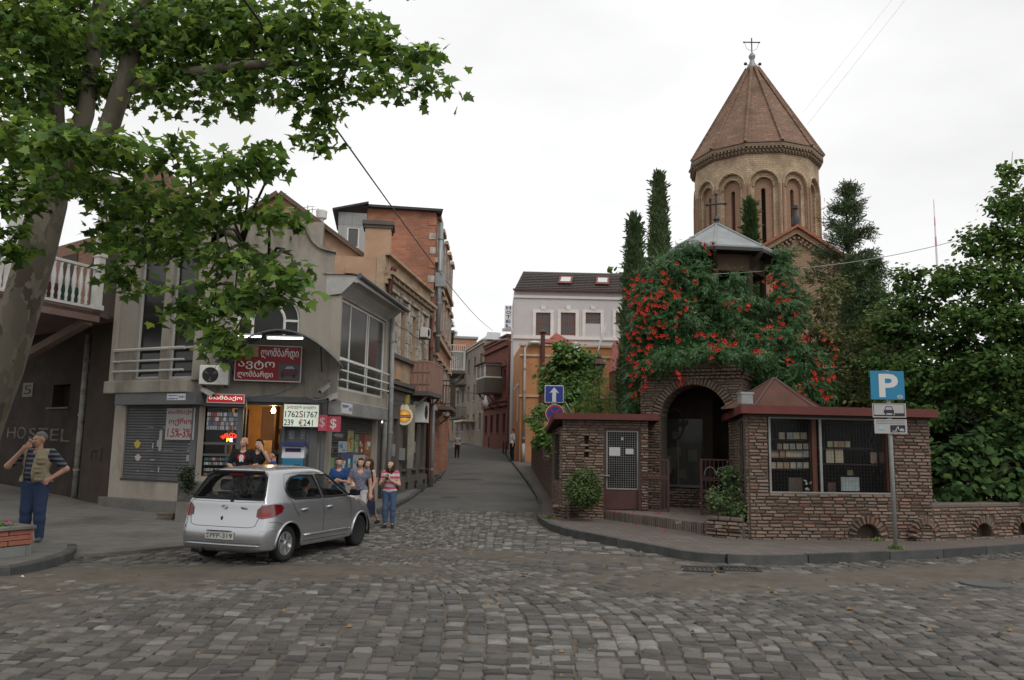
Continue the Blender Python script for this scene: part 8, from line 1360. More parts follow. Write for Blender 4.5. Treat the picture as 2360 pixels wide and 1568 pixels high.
# ------------------------------------------------------------------ silver hatchback
def make_car():
    CX,CYd=V((-4.325,13.45)),V((.314,.949)).normalized();th=math.atan2(CYd.y,CYd.x)
    T=thing('silver_hatchback','silver five-door hatchback seen from behind on the cobbled junction','car',(CX.x,CX.y,.0));T.rotation_euler=(0,0,th)
    XS={9:[-.22,-.12,.2,.6,1.05,1.45,2.18,2.58,2.92,3.04],8:[-.22,-.13,.2,.6,1.05,1.42,2.13,2.55,2.9,3.03],7:[-.27,-.16,.15,.6,1.05,1.36,2.08,2.5,2.86,3.0],6:[-.53,-.44,0,.5,1.0,1.5,2.0,2.47,2.82,2.98],5:[-.54,-.45,0,.5,1,1.5,2.0,2.47,2.83,2.99],4:[-.56,-.46,0,.5,1,1.5,2.0,2.47,2.85,3.05],3:[-.64,-.5,0,.5,1,1.5,2,2.47,2.88,3.13],2:[-.61,-.48,0,.5,1,1.5,2,2.47,2.87,3.1],1:[-.5,-.42,0,.5,1,1.5,2,2.47,2.8,3.0],0:[-.5,-.42,0,.5,1,1.5,2,2.47,2.8,3.0]}
    YS_={9:[0]*10,8:[.46,.48,.5,.51,.51,.48,.46,.45,.43,.41],7:[.57,.6,.625,.635,.635,.615,.67,.65,.61,.56],6:[.68,.76,.785,.795,.795,.79,.775,.74,.68,.6],5:[.70,.78,.80,.812,.812,.808,.79,.765,.7,.62],4:[.72,.81,.842,.848,.848,.848,.842,.82,.74,.64],3:[.74,.83,.85,.845,.84,.84,.845,.83,.75,.64],2:[.72,.8,.82,.81,.8,.8,.81,.81,.73,.62],1:[.6,.66,.66,.66,.66,.66,.66,.66,.6,.5],0:[0]*10}
    ZS={9:[1.46,1.485,1.51,1.52,1.515,1.47,1.01,.915,.80,.68],8:[1.45,1.475,1.495,1.505,1.498,1.45,1.005,.91,.79,.67],7:[1.385,1.405,1.425,1.435,1.425,1.375,.995,.9,.78,.66],6:[.98,.975,.97,.965,.96,.955,.95,.88,.765,.64],5:[.935,.93,.925,.92,.915,.91,.9,.835,.725,.6],4:[.72,.72,.72,.70,.69,.68,.68,.66,.6,.52],3:[.47,.46,.45,.42,.4,.4,.42,.43,.42,.4],2:[.235,.225,.225,.215,.205,.205,.215,.215,.215,.215],1:[.17]*10,0:[.17]*10}
    v=[];ix={}
    def av(key,co):
        if key not in ix:ix[key]=len(v);v.append(co)
        return ix[key]
    def p(i,j,s):return av((i,j,0 if j in (0,9) else s),(XS[j][i],0 if j in (0,9) else s*YS_[j][i],ZS[j][i]))
    f=[]
    for s in (1,-1):
        for i in range(9):
            for j in range(9):
                q=[p(i,j,s),p(i+1,j,s),p(i+1,j+1,s),p(i,j+1,s)];f.append(q if s>0 else q[::-1])
        for i,b in ((0,-.045),(9,.05)):
            def c(j):return av((i,j,'c'),(XS[j][i]+b,0,ZS[j][i]))
            for j in range(2,7):
                q=[p(i,j,s),c(j),c(j+1),p(i,j+1,s)];f.append(q[::-1] if (s>0)==(i==0) else q)
            q=[p(i,7,s),c(7),p(i,9,s),p(i,8,s)];f.append(q[::-1] if (s>0)==(i==0) else q);q=[p(i,0,s),p(i,1,s),p(i,2,s),c(2)];f.append(q if (s>0)==(i==0) else q[::-1])
    me=bpy.data.meshes.new('cage');me.from_pydata(v,[],f);cr_at=me.attributes.new('crease_edge','FLOAT','EDGE');inv={b_:a_ for a_,b_ in ix.items()}
    for e_ in me.edges:
        a_,b_=inv[e_.vertices[0]],inv[e_.vertices[1]]
        if a_[2]=='c' or b_[2]=='c':continue
        if a_[1]==b_[1] and a_[0]!=b_[0]:cr_at.data[e_.index].value={5:.35,7:.3,2:.5,4:.12,8:.1}.get(a_[1],0)
        elif a_[0]==b_[0]==0:cr_at.data[e_.index].value=.4
    ob=bpy.data.objects.new('cage',me);COL.objects.link(ob);sb=ob.modifiers.new('s','SUBSURF');sb.levels=4;sb.render_levels=4
    bm=bmesh.new();bm.from_object(ob,bpy.context.evaluated_depsgraph_get());bpy.data.objects.remove(ob);bmesh.ops.recalc_face_normals(bm,faces=bm.faces);bm.normal_update();bvh=BVHTree.FromBMesh(bm)
    SW={'rear':[(.0,1.13),(.05,1.03),(.2,.985),(.97,.97),(.93,1.15),(.85,1.345),(.45,1.36),(.2,1.325),(.06,1.24)],'front':[(1.05,.97),(2.0,.965),(1.88,1.05),(1.5,1.29),(1.36,1.345),(.95,1.355),(1.0,1.2)]}
    RWn=[(-.66,1.0),(.66,1.0),(.655,1.06),(.56,1.34),(.5,1.385),(-.5,1.385),(-.56,1.34),(-.655,1.06)];WS=[(-.68,1.03),(.68,1.03),(.55,1.36),(-.55,1.36)]
    dele=[]
    for fc in bm.faces:
        c=fc.calc_center_median();n=fc.normal
        if abs(n.y)>.45 and any(inside(w,c.x,c.z) for w in SW.values()):dele.append(fc);continue
        if n.x<-.25 and c.x<.1 and inside(RWn,c.y,c.z):dele.append(fc);continue
        if n.x>.2 and c.x>1.2 and inside(WS,c.y,c.z):dele.append(fc);continue
        if abs(c.y)>.5 and c.z<.66 and any((c.x-wx)**2+(c.z-.285)**2<.345**2 for wx in (0,2.37)):dele.append(fc)
    b2=bm.copy();b2.faces.ensure_lookup_table();dl=[b2.faces[i] for i in [fc.index for fc in dele]] if False else None
    bm.faces.index_update();b2.free();bmesh.ops.delete(bm,geom=dele,context='FACES')
    PAINT,t_,b_=nodes('silver_paint');b_.inputs['Base Color'].default_value=(.40,.41,.42,1);b_.inputs['Metallic'].default_value=.8;b_.inputs['Roughness'].default_value=.27;b_.inputs['Coat Weight'].default_value=.6;b_.inputs['Coat Roughness'].default_value=.05
    bf=t_.nodes.new('ShaderNodeNewGeometry');mx_=t_.nodes.new('ShaderNodeMix');mx_.data_type='RGBA';mx_.inputs[6].default_value=(.43,.44,.455,1);mx_.inputs[7].default_value=(.02,.02,.022,1);t_.links.new(bf.outputs['Backfacing'],mx_.inputs['Factor']);t_.links.new(mx_.outputs[2],b_.inputs['Base Color'])
    me=bpy.data.meshes.new('body');bm.to_mesh(me);bm.free();me.materials.append(PAINT);me.polygons.foreach_set('use_smooth',[True]*len(me.polygons));body=link('body',me,T)
    CG=glassmat('car_glass',(.015,.017,.017),.34,.02);SEAL=MT['rubber'];TL,t_,b_=nodes('tail_red');b_.inputs['Base Color'].default_value=(.13,.004,.007,1);b_.inputs['Roughness'].default_value=.12;b_.inputs['Coat Weight'].default_value=1
    def hit(o,d):r=bvh.ray_cast(V(o),V(d).normalized());return (r[0],r[1]) if r[0] is not None else (None,None)
    def proj(a,z,view):
        if view=='R':return hit((a,-2,z),(0,1,0))
        if view=='L':return hit((a,2,z),(0,-1,0))
        if view=='B':return hit((-2,a,z),(1,0,0))
        if view=='F':return hit((5,a,z),(-1,0,0))
        s,k=view;e=V((math.sin(k),s*math.cos(k),0));d=V((math.cos(k),-s*math.sin(k),0));o=V((-.3,s*.6,0))+e*a-d*2+V((0,0,z));return hit(o,d)
    def local(q,name,mat,parent=T,smooth=False):
        m2=bpy.data.meshes.new(name);m2.from_pydata(q.v,[],q.f);fin(m2,mat,q.m,smooth);return link(name,m2,parent)
    def panel(poly,view,off,mat,name,parent=T,st=.05,seal=0):
        xs=[a for a,_ in poly];zs_=[b for _,b in poly];inn=[V((x,z)) for x in np.arange(min(xs),max(xs),st) for z in np.arange(min(zs_),max(zs_),st) if inside(poly,x,z)];bd=[]
        for a,b in zip(poly,poly[1:]+poly[:1]):
            n=max(1,int((V(b)-V(a)).length/st));bd+=[V(a).lerp(V(b),i/n) for i in range(n)]
        inn=[p_ for p_ in inn if min((p_-b).length for b in bd)>st*.4]
        r=geometry.delaunay_2d_cdt(bd+inn,[],[list(range(len(bd)))],1,1e-5);q=MB();pts=[]
        for c in r[0]:
            P_,n_=proj(c.x,c.y,view);pts.append(P_+n_*off if P_ is not None else None)
        ok=[tuple(f_) for f_ in r[2] if all(pts[i] is not None for i in f_)];q.add([p_ or V((0,0,.5)) for p_ in pts],ok);o=local(q,name,mat,parent,True)
        if seal:
            sq=MB();L_=[proj(c.x,c.y,view) for c in bd];L_=[a+n_*.004 for a,n_ in L_ if a is not None];sq.tube(L_+[L_[0]],seal,6,cap=False);local(sq,name+'_seal',SEAL,o if parent is T else parent)
        return o
    for s,nm in (('R','right'),('L','left')):
        for w in SW.values():panel(w,s,.002,CG,'side_window',seal=.016)
    panel(RWn,'B',.003,CG,'rear_window',seal=.016);panel(WS,'F',.003,CG,'windscreen',seal=.016)
    def seam(pts,view,r=.0045,mat=None,name='panel_gap'):
        L_=[]
        for a,b in zip(pts[:-1],pts[1:]):
            n=max(2,int((V(b)-V(a)).length/.05))
            for i in range(n):c=V(a).lerp(V(b),i/n);P_,n_=proj(c.x,c.y,view);L_+=[P_] if P_ is not None else []
        q=MB();q.tube(L_,r,5);local(q,name,mat or MT['black'],body)
    for s in ('R','L'):
        seam([(-.02,1.2),(.06,1.38),(.3,1.4),(.9,1.4),(1.35,1.385),(1.6,1.27),(2.04,.98)],s,.004);seam([(-.03,1.2),(.0,1.02),(.1,.95),(.17,.8),(.3,.66)],s);seam([(1.0,.95),(1.02,.75),(.99,.3)],s);seam([(2.0,.93),(1.97,.7),(1.92,.5)],s);seam([(.4,.29),(1.9,.27)],s)
        q=MB();L_=[]
        for i in range(9):x=.42+1.48*i/8;P_,n_=proj(x,.385-.01*i/8,s);L_.append(P_+n_*.006)
        q.tube(L_,.02,6);local(q,'side_moulding',PAINT,T,True)
        for x in (.42,1.22):P_,n_=proj(x,.80,s);q=MB();sg=1 if s=='L' else -1;q.tube([P_+V((-.1,0,0))+n_*.005,P_+V((-.05,0,.004))+n_*.022,P_+V((.05,0,.004))+n_*.022,P_+V((.1,0,0))+n_*.005],[.016,.022,.022,.014],8);local(q,'door_handle',PAINT,T,True);q=MB();q.lathe([(.055,0),(.03,.002),(0,.003)],P_+n_*.001+V((.0,0,-.02)),14,axis=(V((1.3,0,0)),V((0,0,.8)),n_));local(q,'handle_shade',flat('shade_grey',(.16,.165,.17),.4,.5),body)  # darker disc behind each handle paints in the shade of a hollow
        P_,n_=proj(.42,1.0,s)
        for wx in (0,2.37):
            L_=[]
            for a in np.linspace(-.12,PI+.12,22):h_=proj(wx+.347*math.cos(a),.285+.347*math.sin(a),s);L_+=[h_[0]+h_[1]*.004] if h_[0] is not None else []
            q=MB();q.tube(L_,.018,6);local(q,'arch_lip',PAINT,body,True);sg=1 if s=='L' else -1;q=MB();A_=np.linspace(-.3,PI+.3,16);q.add([V((wx+.345*math.cos(a),sg*y,.285+.345*math.sin(a))) for a in A_ for y in (.83,.45)],[(2*i,2*i+1,2*i+3,2*i+2) for i in range(15)]);q.add([V((wx+.345*math.cos(a),sg*.45,.285+.345*math.sin(a))) for a in A_],[tuple(range(16))]);local(q,'wheel_well',MT['black'],body)
            W=bpy.data.objects.new('wheel',None);
            tq=MB();ax=(V((1,0,0)),V((0,0,1)),V((0,sg,0)));cen=V((wx,sg*.70,.287))
            tq.lathe([(.18,-.08),(.25,-.085),(.283,-.07),(.287,-.03),(.287,.03),(.283,.068),(.262,.084),(.215,.082),(.185,.06)],cen,40,axis=ax);wo=local(tq,'wheel',MT['rubber'],T,True)
            rq=MB();steel=wx>1
            rq.lathe([(.186,.05),(.18,.062),(.165,.045),(.15,.03),(.06,.05),(.05,.058),(0,.06)],cen,32,axis=ax);local(rq,'rim',flat('rim_steel',(.055,.052,.05),.5,.3) if steel else flat('rim_dark',(.05,.05,.055),.5,.3),wo,True)
            n_sp=10 if steel else 6
            if steel:
                for k in range(10):
                    a=2*PI*k/10;c=cen+(ax[0]*math.cos(a)+ax[1]*math.sin(a))*.125+ax[2]*.043;hq=MB();hq.lathe([(.016,0),(0,.002)],c,8,axis=ax);local(hq,'rim_hole',MT['black'],wo)
            else:
                cap=MB();cap.lathe([(.188,.062),(.184,.07),(.170,.066),(.168,.058)],cen,36,axis=ax);cap.lathe([(.062,.06),(.055,.074),(0,.08)],cen,24,axis=ax)
                for k in range(6):
                    a0=2*PI*k/6+.2;pts=[]
                    for r_,da in ((.05,.42),(.11,.26),(.172,.38)):pts.append((r_,da))
                    poly=[(r_,a0-d_) for r_,d_ in pts]+[(r_,a0+d_) for r_,d_ in reversed(pts)];cap.add([cen+(ax[0]*math.cos(a)+ax[1]*math.sin(a))*r_+ax[2]*(.074-.05*(r_-.1)**2) for r_,a in poly],[tuple(range(6))])
                local(cap,'hub_cap',flat('cap_silver',(.42,.42,.43),.3,.7),wo,True)
    q=MB();L_=[]
    for k in np.linspace(-.70,.70,15):
        P_,n_=proj(k,.30,'B');L_+=[P_+n_*.004] if P_ is not None else []
    q.tube(L_,[.004]+[.016]*(len(L_)-2)+[.004],6);local(q,'bumper_lip',PAINT,T,True)
    for s in (1,-1):
        k=math.radians(38);poly=[(-.17,.74),(-.11,.71),(.10,.735),(.22,.80),(.25,.86),(.20,.915),(.05,.93),(-.09,.915),(-.155,.85)];o=panel(poly,(s,k),.012,TL,'tail_light',st=.03);panel([(-.10,.745),(.03,.75),(.05,.80),(-.1,.80)],(s,k),.0145,flat('lamp_bright',(.3,.015,.015),.15),'brake_lens',parent=o,st=.03);panel([(-.155,.76),(-.105,.73),(-.10,.88),(-.145,.85)],(s,k),.0145,flat('lamp_amber',(.16,.04,.02),.15),'indicator_lens',parent=o,st=.03)
        panel([(-.1,.535),(.16,.535),(.16,.575),(-.1,.575)],(s,k),.012,PAINT,'bumper_strip',st=.03)
    seam([(-.665,.93),(-.645,.74),(-.60,.60),(-.5,.575),(.5,.575),(.60,.60),(.645,.74),(.665,.93)],'B',.005);seam([(-.69,.96),(-.3,.955),(.3,.955),(.69,.96)],'B',.003);seam([(-.72,.33),(0,.33),(.72,.33)],'B',.003)
    for s in (1,-1):seam([(.02,.66),(.12,.655),(.3,.60)],(s,math.radians(38)),.004)
    P_,n_=proj(0,.42,'B');F_=Fr((P_.x-.004,.26),(P_.x-.004,-.26));Pq=MB();F_.box(Pq,0,.52,.0,.012,.385,.495);pl=local(Pq,'number_plate',mk('plate_white',(.5,.5,.47),.5,.08),T)
    def ltxt(s,u0,u1,z0,z1,w,mat,nm,par):q=MB();txt(None,F_,s,u0,u1,z0,z1,w,mat,mb=q);local(q,nm,mat,par)
    kb=flat('plate_black',(.02,.02,.02),.6);ltxt('PFP-319',.09,.5,.405,.475,.013,kb,'plate_number',pl);ltxt('GE',.02,.065,.40,.43,.013,kb,'plate_code',pl)
    q=MB();F_.box(q,.02,.065,.0125,.0145,.445,.475);local(q,'plate_flag',flat('flag_red',(.4,.06,.05),.6),pl);q=MB();F_.box(q,.03,.45,.005,.03,.505,.52);local(q,'plate_lamp_bar',MT['black'],T)
    P_,n_=proj(0,.87,'B');e=lambda a,b,n=18:[P_+V((-.008,a*math.cos(t),b*math.sin(t))) for t in np.linspace(0,2*PI,n)];q=MB();q.tube(e(.055,.036),.005,5);q.tube(e(.02,.034),.004,5);q.tube([p_+V((0,0,.014)) for p_ in e(.038,.016)],.004,5);local(q,'badge',flat('chrome',(.5,.5,.5),.15,1),T)
    P_,n_=proj(-.38,.86,'B');F2=Fr((P_.x-.006,-.30),(P_.x-.006,-.44));q=MB();txt(None,F2,'Vitz',0,.12,.845,.885,.002,None,mb=q);local(q,'model_lettering',kb,T)
    P_,n_=proj(.02,.70,'B');q=MB();q.lathe([(.02,0),(.015,.012),(0,.014)],P_,12,axis=(V((0,1,0)),V((0,0,1.8)),V((-1,0,0))));local(q,'boot_lock',MT['black'],T)
    a,_=proj(-.12,.985,'B');b,nb_=proj(-.10,1.075,'B');c,nc=proj(.35,1.085,'B');q=MB();q.tube([a+V((-.03,0,-.02)),b+V((-.03,0,0)),b+nb_*.03+V((0,.05,.0)),c+nc*.02],[.02,.018,.01,.008],6);local(q,'rear_wiper',MT['rubber'],T)
    L_=[proj(y,1.40,'B')[0]+V((-.03,0,.02)) for y in np.linspace(-.5,.5,9)];q=MB();q.tube(L_,.022,6);local(q,'roof_lip',MT['rubber'],T,True);q=MB();q.tube([L_[3]+V((.0,0,-.05)),L_[5]+V((0,0,-.05))],.02,6);local(q,'high_brake_light',TL,T)
    for s in (1,-1):
        q=MB();c=V((1.9,s*.94,1.02));q.box(c.x-.07,c.x+.05,c.y-.09,c.y+.09,c.z-.06,c.z+.06);o=local(q,'wing_mirror',flat('mirror_black',(.012,.012,.014),.12),T);bb=o.modifiers.new('b','BEVEL');bb.width=.03;bb.segments=3;q=MB();q.tube([V((1.95,s*.78,.97)),V((1.92,s*.88,1.0))],.025,6);local(q,'mirror_stalk',MT['rubber'],o)
        q=MB();q.box(-.42,-.36,s*.62-.1,s*.62+.1,.12,.3);local(q,'mud_flap',MT['rubber'],T);P_,n_=proj(2.25,.86,'R' if s<0 else 'L');q=MB();q.lathe([(.03,0),(.02,.012),(0,.014)],P_,10,axis=(V((1.4,0,0)),V((0,0,.8)),n_));local(q,'side_indicator',flat('amber',(.5,.25,.08),.3),T)
        panel([(.0,.60),(.18,.60),(.22,.72),(.05,.75)],('F'),.005,MT['glass_dim'],'headlight',st=.04) if False else None
    for s in (1,-1):panel([(s*.36,.56),(s*.58,.55),(s*.60,.68),(s*.42,.70)],'F',.005,flat('headlamp',(.5,.52,.5),.1),'headlight',st=.04)
    DK=mk('seat_cloth',(.045,.045,.05),.9,.15,8,.05);
    for x in (.35,1.25):
        for y in (-.34,.34):
            q=MB();q.box(x-.25,x+.28,y-.24,y+.24,.35,.55);q.box8([V((x-.32,y-.24,.5)),V((x-.18,y-.24,.5)),V((x-.18,y+.24,.5)),V((x-.32,y+.24,.5)),V((x-.46,y-.2,1.08)),V((x-.34,y-.2,1.08)),V((x-.34,y+.2,1.08)),V((x-.46,y+.2,1.08))]);q.box(x-.49,x-.39,y-.13,y+.13,1.1,1.28);o=local(q,'seat',DK,T);bb=o.modifiers.new('b','BEVEL');bb.width=.04;bb.segments=2
    q=MB();q.box(1.75,2.1,-.7,.7,.6,.93);o=local(q,'dashboard',DK,T);q=MB();c=V((1.6,-.34,.92));q.tube([c+V((.06*math.cos(t),.17*math.sin(t),.16*math.cos(t))) for t in np.linspace(0,2*PI,22)],.014,6);local(q,'steering_wheel',MT['rubber'],T)
    q=MB();q.box(-.35,2.8,-.6,.6,.24,.30);local(q,'floor_pan',MT['black'],T);q=MB();q.tube([V((-.62,.38,.2)),V((-.3,.38,.22))],.03,8);local(q,'exhaust',MT['metal_dark'],T);q=MB();q.box(-.45,.35,-.55,.55,.55,.62);local(q,'parcel_shelf',DK,T)
    q=MB();q.tube([V((0,-.7,.287)),V((0,.7,.287))],.03,8);local(q,'rear_axle',MT['metal_dark'],T)
    return T,th
CAR,CARTH=make_car()
b=gt(1021,1012,.0);Yv=b.y;TX=thing('yellow_taxi','small yellow and black vehicle far up the street','car',(b.x,b.y,b.z));q=MB();X0=b.x-.45
q.prism([V((X0-.75,Yv,b.z+.25)),V((X0+.85,Yv,b.z+.25)),V((X0+.85,Yv,b.z+1.0)),V((X0+.72,Yv,b.z+1.12)),V((X0-.72,Yv,b.z+1.12)),V((X0-.75,Yv,b.z+1.0))],(-.4,3.2,0));q.build('body',flat('taxi_yellow',(.6,.42,.02),.35),TX,bevel=.05);q=MB();q.box8([V((X0-.7,Yv+.35,b.z+1.1)),V((X0+.75,Yv+.35,b.z+1.1)),V((X0+.4,Yv+2.6,b.z+1.1)),V((X0-1.0,Yv+2.6,b.z+1.1)),V((X0-.55,Yv+.8,b.z+1.6)),V((X0+.6,Yv+.8,b.z+1.6)),V((X0+.3,Yv+2.4,b.z+1.6)),V((X0-.8,Yv+2.4,b.z+1.6))]);q.build('cabin_glass',MT['glass_dark'],TX);q=MB();q.box(X0-.5,X0+.55,Yv+.9,Yv+2.3,b.z+1.6,b.z+1.66);q.build('roof',flat('taxi_roof',(.55,.5,.4),.4),TX);q=MB();q.box(X0-.74,X0+.84,Yv-.05,Yv+.0,b.z+.25,b.z+.62);q.build('bumper',MT['black'],TX)
for s in (-.6,.62):q=MB();q.lathe([(.3,-.1),(.32,0),(.3,.1)],V((X0+s,Yv+.5,b.z+.3)),14,axis=(V((0,1,0)),V((0,0,1)),V((1,0,0))));q.build('wheel',MT['rubber'],TX)
for s in (-.5,.58):q=MB();q.box(X0+s-.12,X0+s+.12,Yv-.02,Yv-.004,b.z+.75,b.z+.9);q.build('headlight',mwh,TX)
q=MB();q.box(X0-.25,X0+.3,Yv+1.2,Yv+1.5,b.z+1.665,b.z+1.85);q.build('roof_sign',flat('taxi_sign',(.5,.1,.08),.5),TX)
# ------------------------------------------------------------------ people: smooth bodies from blended limb volumes
def surface(prims,h,pad=.03,k=.012,cut=None):
    A=np.array([p[0] for p in prims],float);B=np.array([p[2] for p in prims],float);R1=np.array([p[1] for p in prims]);R2=np.array([p[3] for p in prims]);SY=np.array([p[4] if len(p)>4 else 1.0 for p in prims])
    rm=np.maximum(R1,R2)[:,None];lo=np.minimum(A,B)-rm;hi=np.maximum(A,B)+rm;lo=lo.min(0)-pad;hi=hi.max(0)+pad
    n=np.ceil((hi-lo)/h).astype(int)+1;gx,gy,gz_=[lo[i]+h*np.arange(n[i]) for i in range(3)];X,Y,Z=np.meshgrid(gx,gy,gz_,indexing='ij');acc=np.zeros(X.shape,np.float32)
    X=X.astype(np.float32);Y=Y.astype(np.float32);Z=Z.astype(np.float32)
    for a,b,r1,r2,sy in zip(A,B,R1,R2,SY):
        ex=max(r1,r2)+6*k+.02;l2=np.minimum(a,b)-ex;h2=np.maximum(a,b)+ex;i0=np.maximum(0,((l2-lo)/h).astype(int));i1=np.minimum(n,((h2-lo)/h).astype(int)+2);sl=tuple(slice(i0[i],i1[i]) for i in range(3))
        x,y,z=X[sl]-a[0],(Y[sl]-a[1])/sy,Z[sl]-a[2];d=b-a;d=np.array([d[0],d[1]/sy,d[2]]);L2=float(d@d)+1e-9;t=np.clip((x*d[0]+y*d[1]+z*d[2])/L2,0,1);q=np.sqrt((x-t*d[0])**2+(y-t*d[1])**2+(z-t*d[2])**2)-(r1+(r2-r1)*t);acc[sl]+=np.exp(np.clip(-q/k,-60,40))
    D=-k*np.log(acc+1e-12);D=np.minimum(D,.2)
    if cut is not None:D=np.maximum(D,cut(X,Y,Z))
    s=D<0;C=[(i,j,l) for i in (0,1) for j in (0,1) for l in (0,1)];nx,ny,nz=D.shape
    sub=lambda M,c:M[c[0]:nx-1+c[0],c[1]:ny-1+c[1],c[2]:nz-1+c[2]]
    cnt=sum(sub(s,c).astype(np.int8) for c in C);mask=(cnt>0)&(cnt<8);idx=np.full(mask.shape,-1);I=np.argwhere(mask);idx[mask]=np.arange(len(I));pos=np.zeros((len(I),3));num=np.zeros(len(I))
    for c0 in C:
        for ax in range(3):
            if c0[ax]:continue
            c1=list(c0);c1[ax]=1;d0=sub(D,c0)[mask];d1=sub(D,tuple(c1))[mask];cr=(d0<0)!=(d1<0);t=np.where(cr,d0/np.where(cr,d0-d1,1),0);p=np.array(c0,float)[None]+np.eye(3)[ax][None]*t[:,None];pos[cr]+=p[cr];num[cr]+=1
    Vt=lo+(I+pos/num[:,None])*h;F=[]
    for ax in range(3):
        sl0=[slice(None)]*3;sl1=[slice(None)]*3;sl0[ax]=slice(0,-1);sl1[ax]=slice(1,None);cr=s[tuple(sl0)]!=s[tuple(sl1)];E=np.argwhere(cr);fl=s[tuple(sl0)][cr];u,v=(ax+1)%3,(ax+2)%3;E_ok=(E[:,u]>0)&(E[:,v]>0)&(E[:,u]<D.shape[u]-1)&(E[:,v]<D.shape[v]-1);E=E[E_ok];fl=fl[E_ok];q=[]
        for du,dv in ((-1,-1),(0,-1),(0,0),(-1,0)):e=E.copy();e[:,u]+=du;e[:,v]+=dv;q.append(idx[e[:,0],e[:,1],e[:,2]])
        q=np.stack(q,1);q=np.where(fl[:,None],q,q[:,::-1]);F.append(q)
    return Vt,np.concatenate(F)
SKIN={'a':mk('skin',(.42,.235,.165),.55,.08,12,.03,60),'b':mk('skin_pale',(.48,.29,.21),.55,.08,12,.03,60)}
HAIRM={}
def person(label,loc,H,yaw,outfit,pose=None,group=None,vox=.011,name='person',head=(0,0),fat=1.0):
    """outfit: dict part -> (kind, material); pose: joint overrides in 1.75 m body units; x right in view when facing the camera (-y)"""
    t=thing(name,label,'person',loc,group);t.rotation_euler=(0,0,yaw);K_=H/1.75;J=dict(an_l=(.10,.02,.08),an_r=(-.10,.02,.08),kn_l=(.105,-.015,.49),kn_r=(-.105,-.015,.49),hp_l=(.09,0,.90),hp_r=(-.09,0,.90),sh_l=(.175*fat,0,1.42),sh_r=(-.175*fat,0,1.42),el_l=(.23*fat,.03,1.14),el_r=(-.23*fat,.03,1.14),wr_l=(.23*fat,-.05,.90),wr_r=(-.23*fat,-.05,.90),hd_l=None,hd_r=None,head=(0,-.015,1.63),neck=(0,.005,1.47));J.update(pose or {});J={k:(V(v) if v else None) for k,v in J.items()}
    g=lambda k:J[k]
    torso=lambda e:[((-.075*fat,0,.96),.115*fat+e,(.075*fat,0,.96),.115*fat+e,.85),((0,-.01,1.02),.125*fat+e,(0,-.005,1.16),.125*fat+e,.85),((-.07,-.01,1.28),.115*fat**.5+e,(.07,-.01,1.28),.115*fat**.5+e,.85),(tuple(g('sh_r')*.8+V((0,0,.26))),.07+e,tuple(g('sh_l')*.8+V((0,0,.26))),.07+e,.9),((-.06,0,1.36),.1+e,(.06,0,1.36),.1+e,.9)]
    if fat>1.1:torso0=torso;torso=lambda e:torso0(e)+[((0,-.075,1.10),.125*fat+e,(0,-.055,1.2),.115*fat+e,.8)]
    arm=lambda s,e,t0=0.0,t1=2.0:([(tuple(g('sh_'+s)),.058*fat**.5+e,tuple(g('sh_'+s).lerp(g('el_'+s),min(1,t1))),.047*fat**.5+e)] if t0<1 else [])+([(tuple(g('el_'+s)),.044*fat**.5+e,tuple(g('el_'+s).lerp(g('wr_'+s),min(1,t1-1))),.029+(.015 if t1<2 else 0)+e)] if t1>1 else [])
    leg=lambda s,e,t1=2.0:[(tuple(g('hp_'+s)),.088*fat**.6+e,tuple(g('hp_'+s).lerp(g('kn_'+s),min(1,t1))),(.058 if t1>=1 else .075)*fat**.4+e)]+([(tuple(g('kn_'+s)),.057+e,tuple(g('kn_'+s).lerp(g('an_'+s),.35)),.056+e),(tuple(g('kn_'+s).lerp(g('an_'+s),.35)),.056+e,tuple(g('kn_'+s).lerp(g('an_'+s),min(1,t1-1))),.038+e)] if t1>1 else [])
    yaw_h,nod=head;Rh=Matrix.Rotation(yaw_h,3,'Z')@Matrix.Rotation(nod,3,'X');hc=g('head');hp=lambda x,y,z:tuple(hc+Rh@V((x,y,z)))
    skull=[(hp(0,.02,.045),.083,hp(0,.03,.035),.083,1.1),(hp(0,-.02,.0),.068,hp(0,-.03,-.045),.056),(hp(0,-.045,-.075),.034,hp(0,-.052,-.085),.026),(hp(0,-.085,.005),.011,hp(0,-.10,-.025),.014),(hp(-.03,-.066,-.02),.026,hp(.03,-.066,-.02),.026),(hp(-.03,-.074,.028),.014,hp(.03,-.074,.028),.014),(hp(-.08,.01,.01),.017,hp(-.08,.015,-.025),.013),(hp(.08,.01,.01),.017,hp(.08,.015,-.025),.013),(hp(-.017,-.083,-.058),.010,hp(.017,-.083,-.058),.010)]
    def hand(s):
        w,e=g('wr_'+s),g('el_'+s);d=(w-e).normalized();hd=g('hd_'+s);d=hd.normalized() if hd else d;sg=1 if s=='l' else -1;side=d.cross(V((0,-1,0)) if abs(d.y)<.8 else V((0,0,1))).normalized()*sg;nn=d.cross(side);pr=[(tuple(w),.028,tuple(w+d*.075),.032,1),(tuple(w+d*.03+side*.018),.02,tuple(w+d*.085+side*.022),.017),(tuple(w+d*.03-side*.018),.02,tuple(w+d*.085-side*.022),.017)]
        for i,(o,l) in enumerate(((-.03,.062),(-.010,.075),(.010,.07),(.029,.055))):b=w+d*.09+side*o;m_=b+d*l*.55+nn*.012;pr+=[(tuple(b),.0105,tuple(m_),.0095),(tuple(m_),.0095,tuple(m_+(d*.6+nn*.8).normalized()*l*.5),.008)]
        b=w+d*.03-side*.03;pr+=[(tuple(b),.014,tuple(b+d*.03-side*.03),.012),(tuple(b+d*.03-side*.03),.011,tuple(b+d*.065-side*.035+nn*.01),.009)];return pr
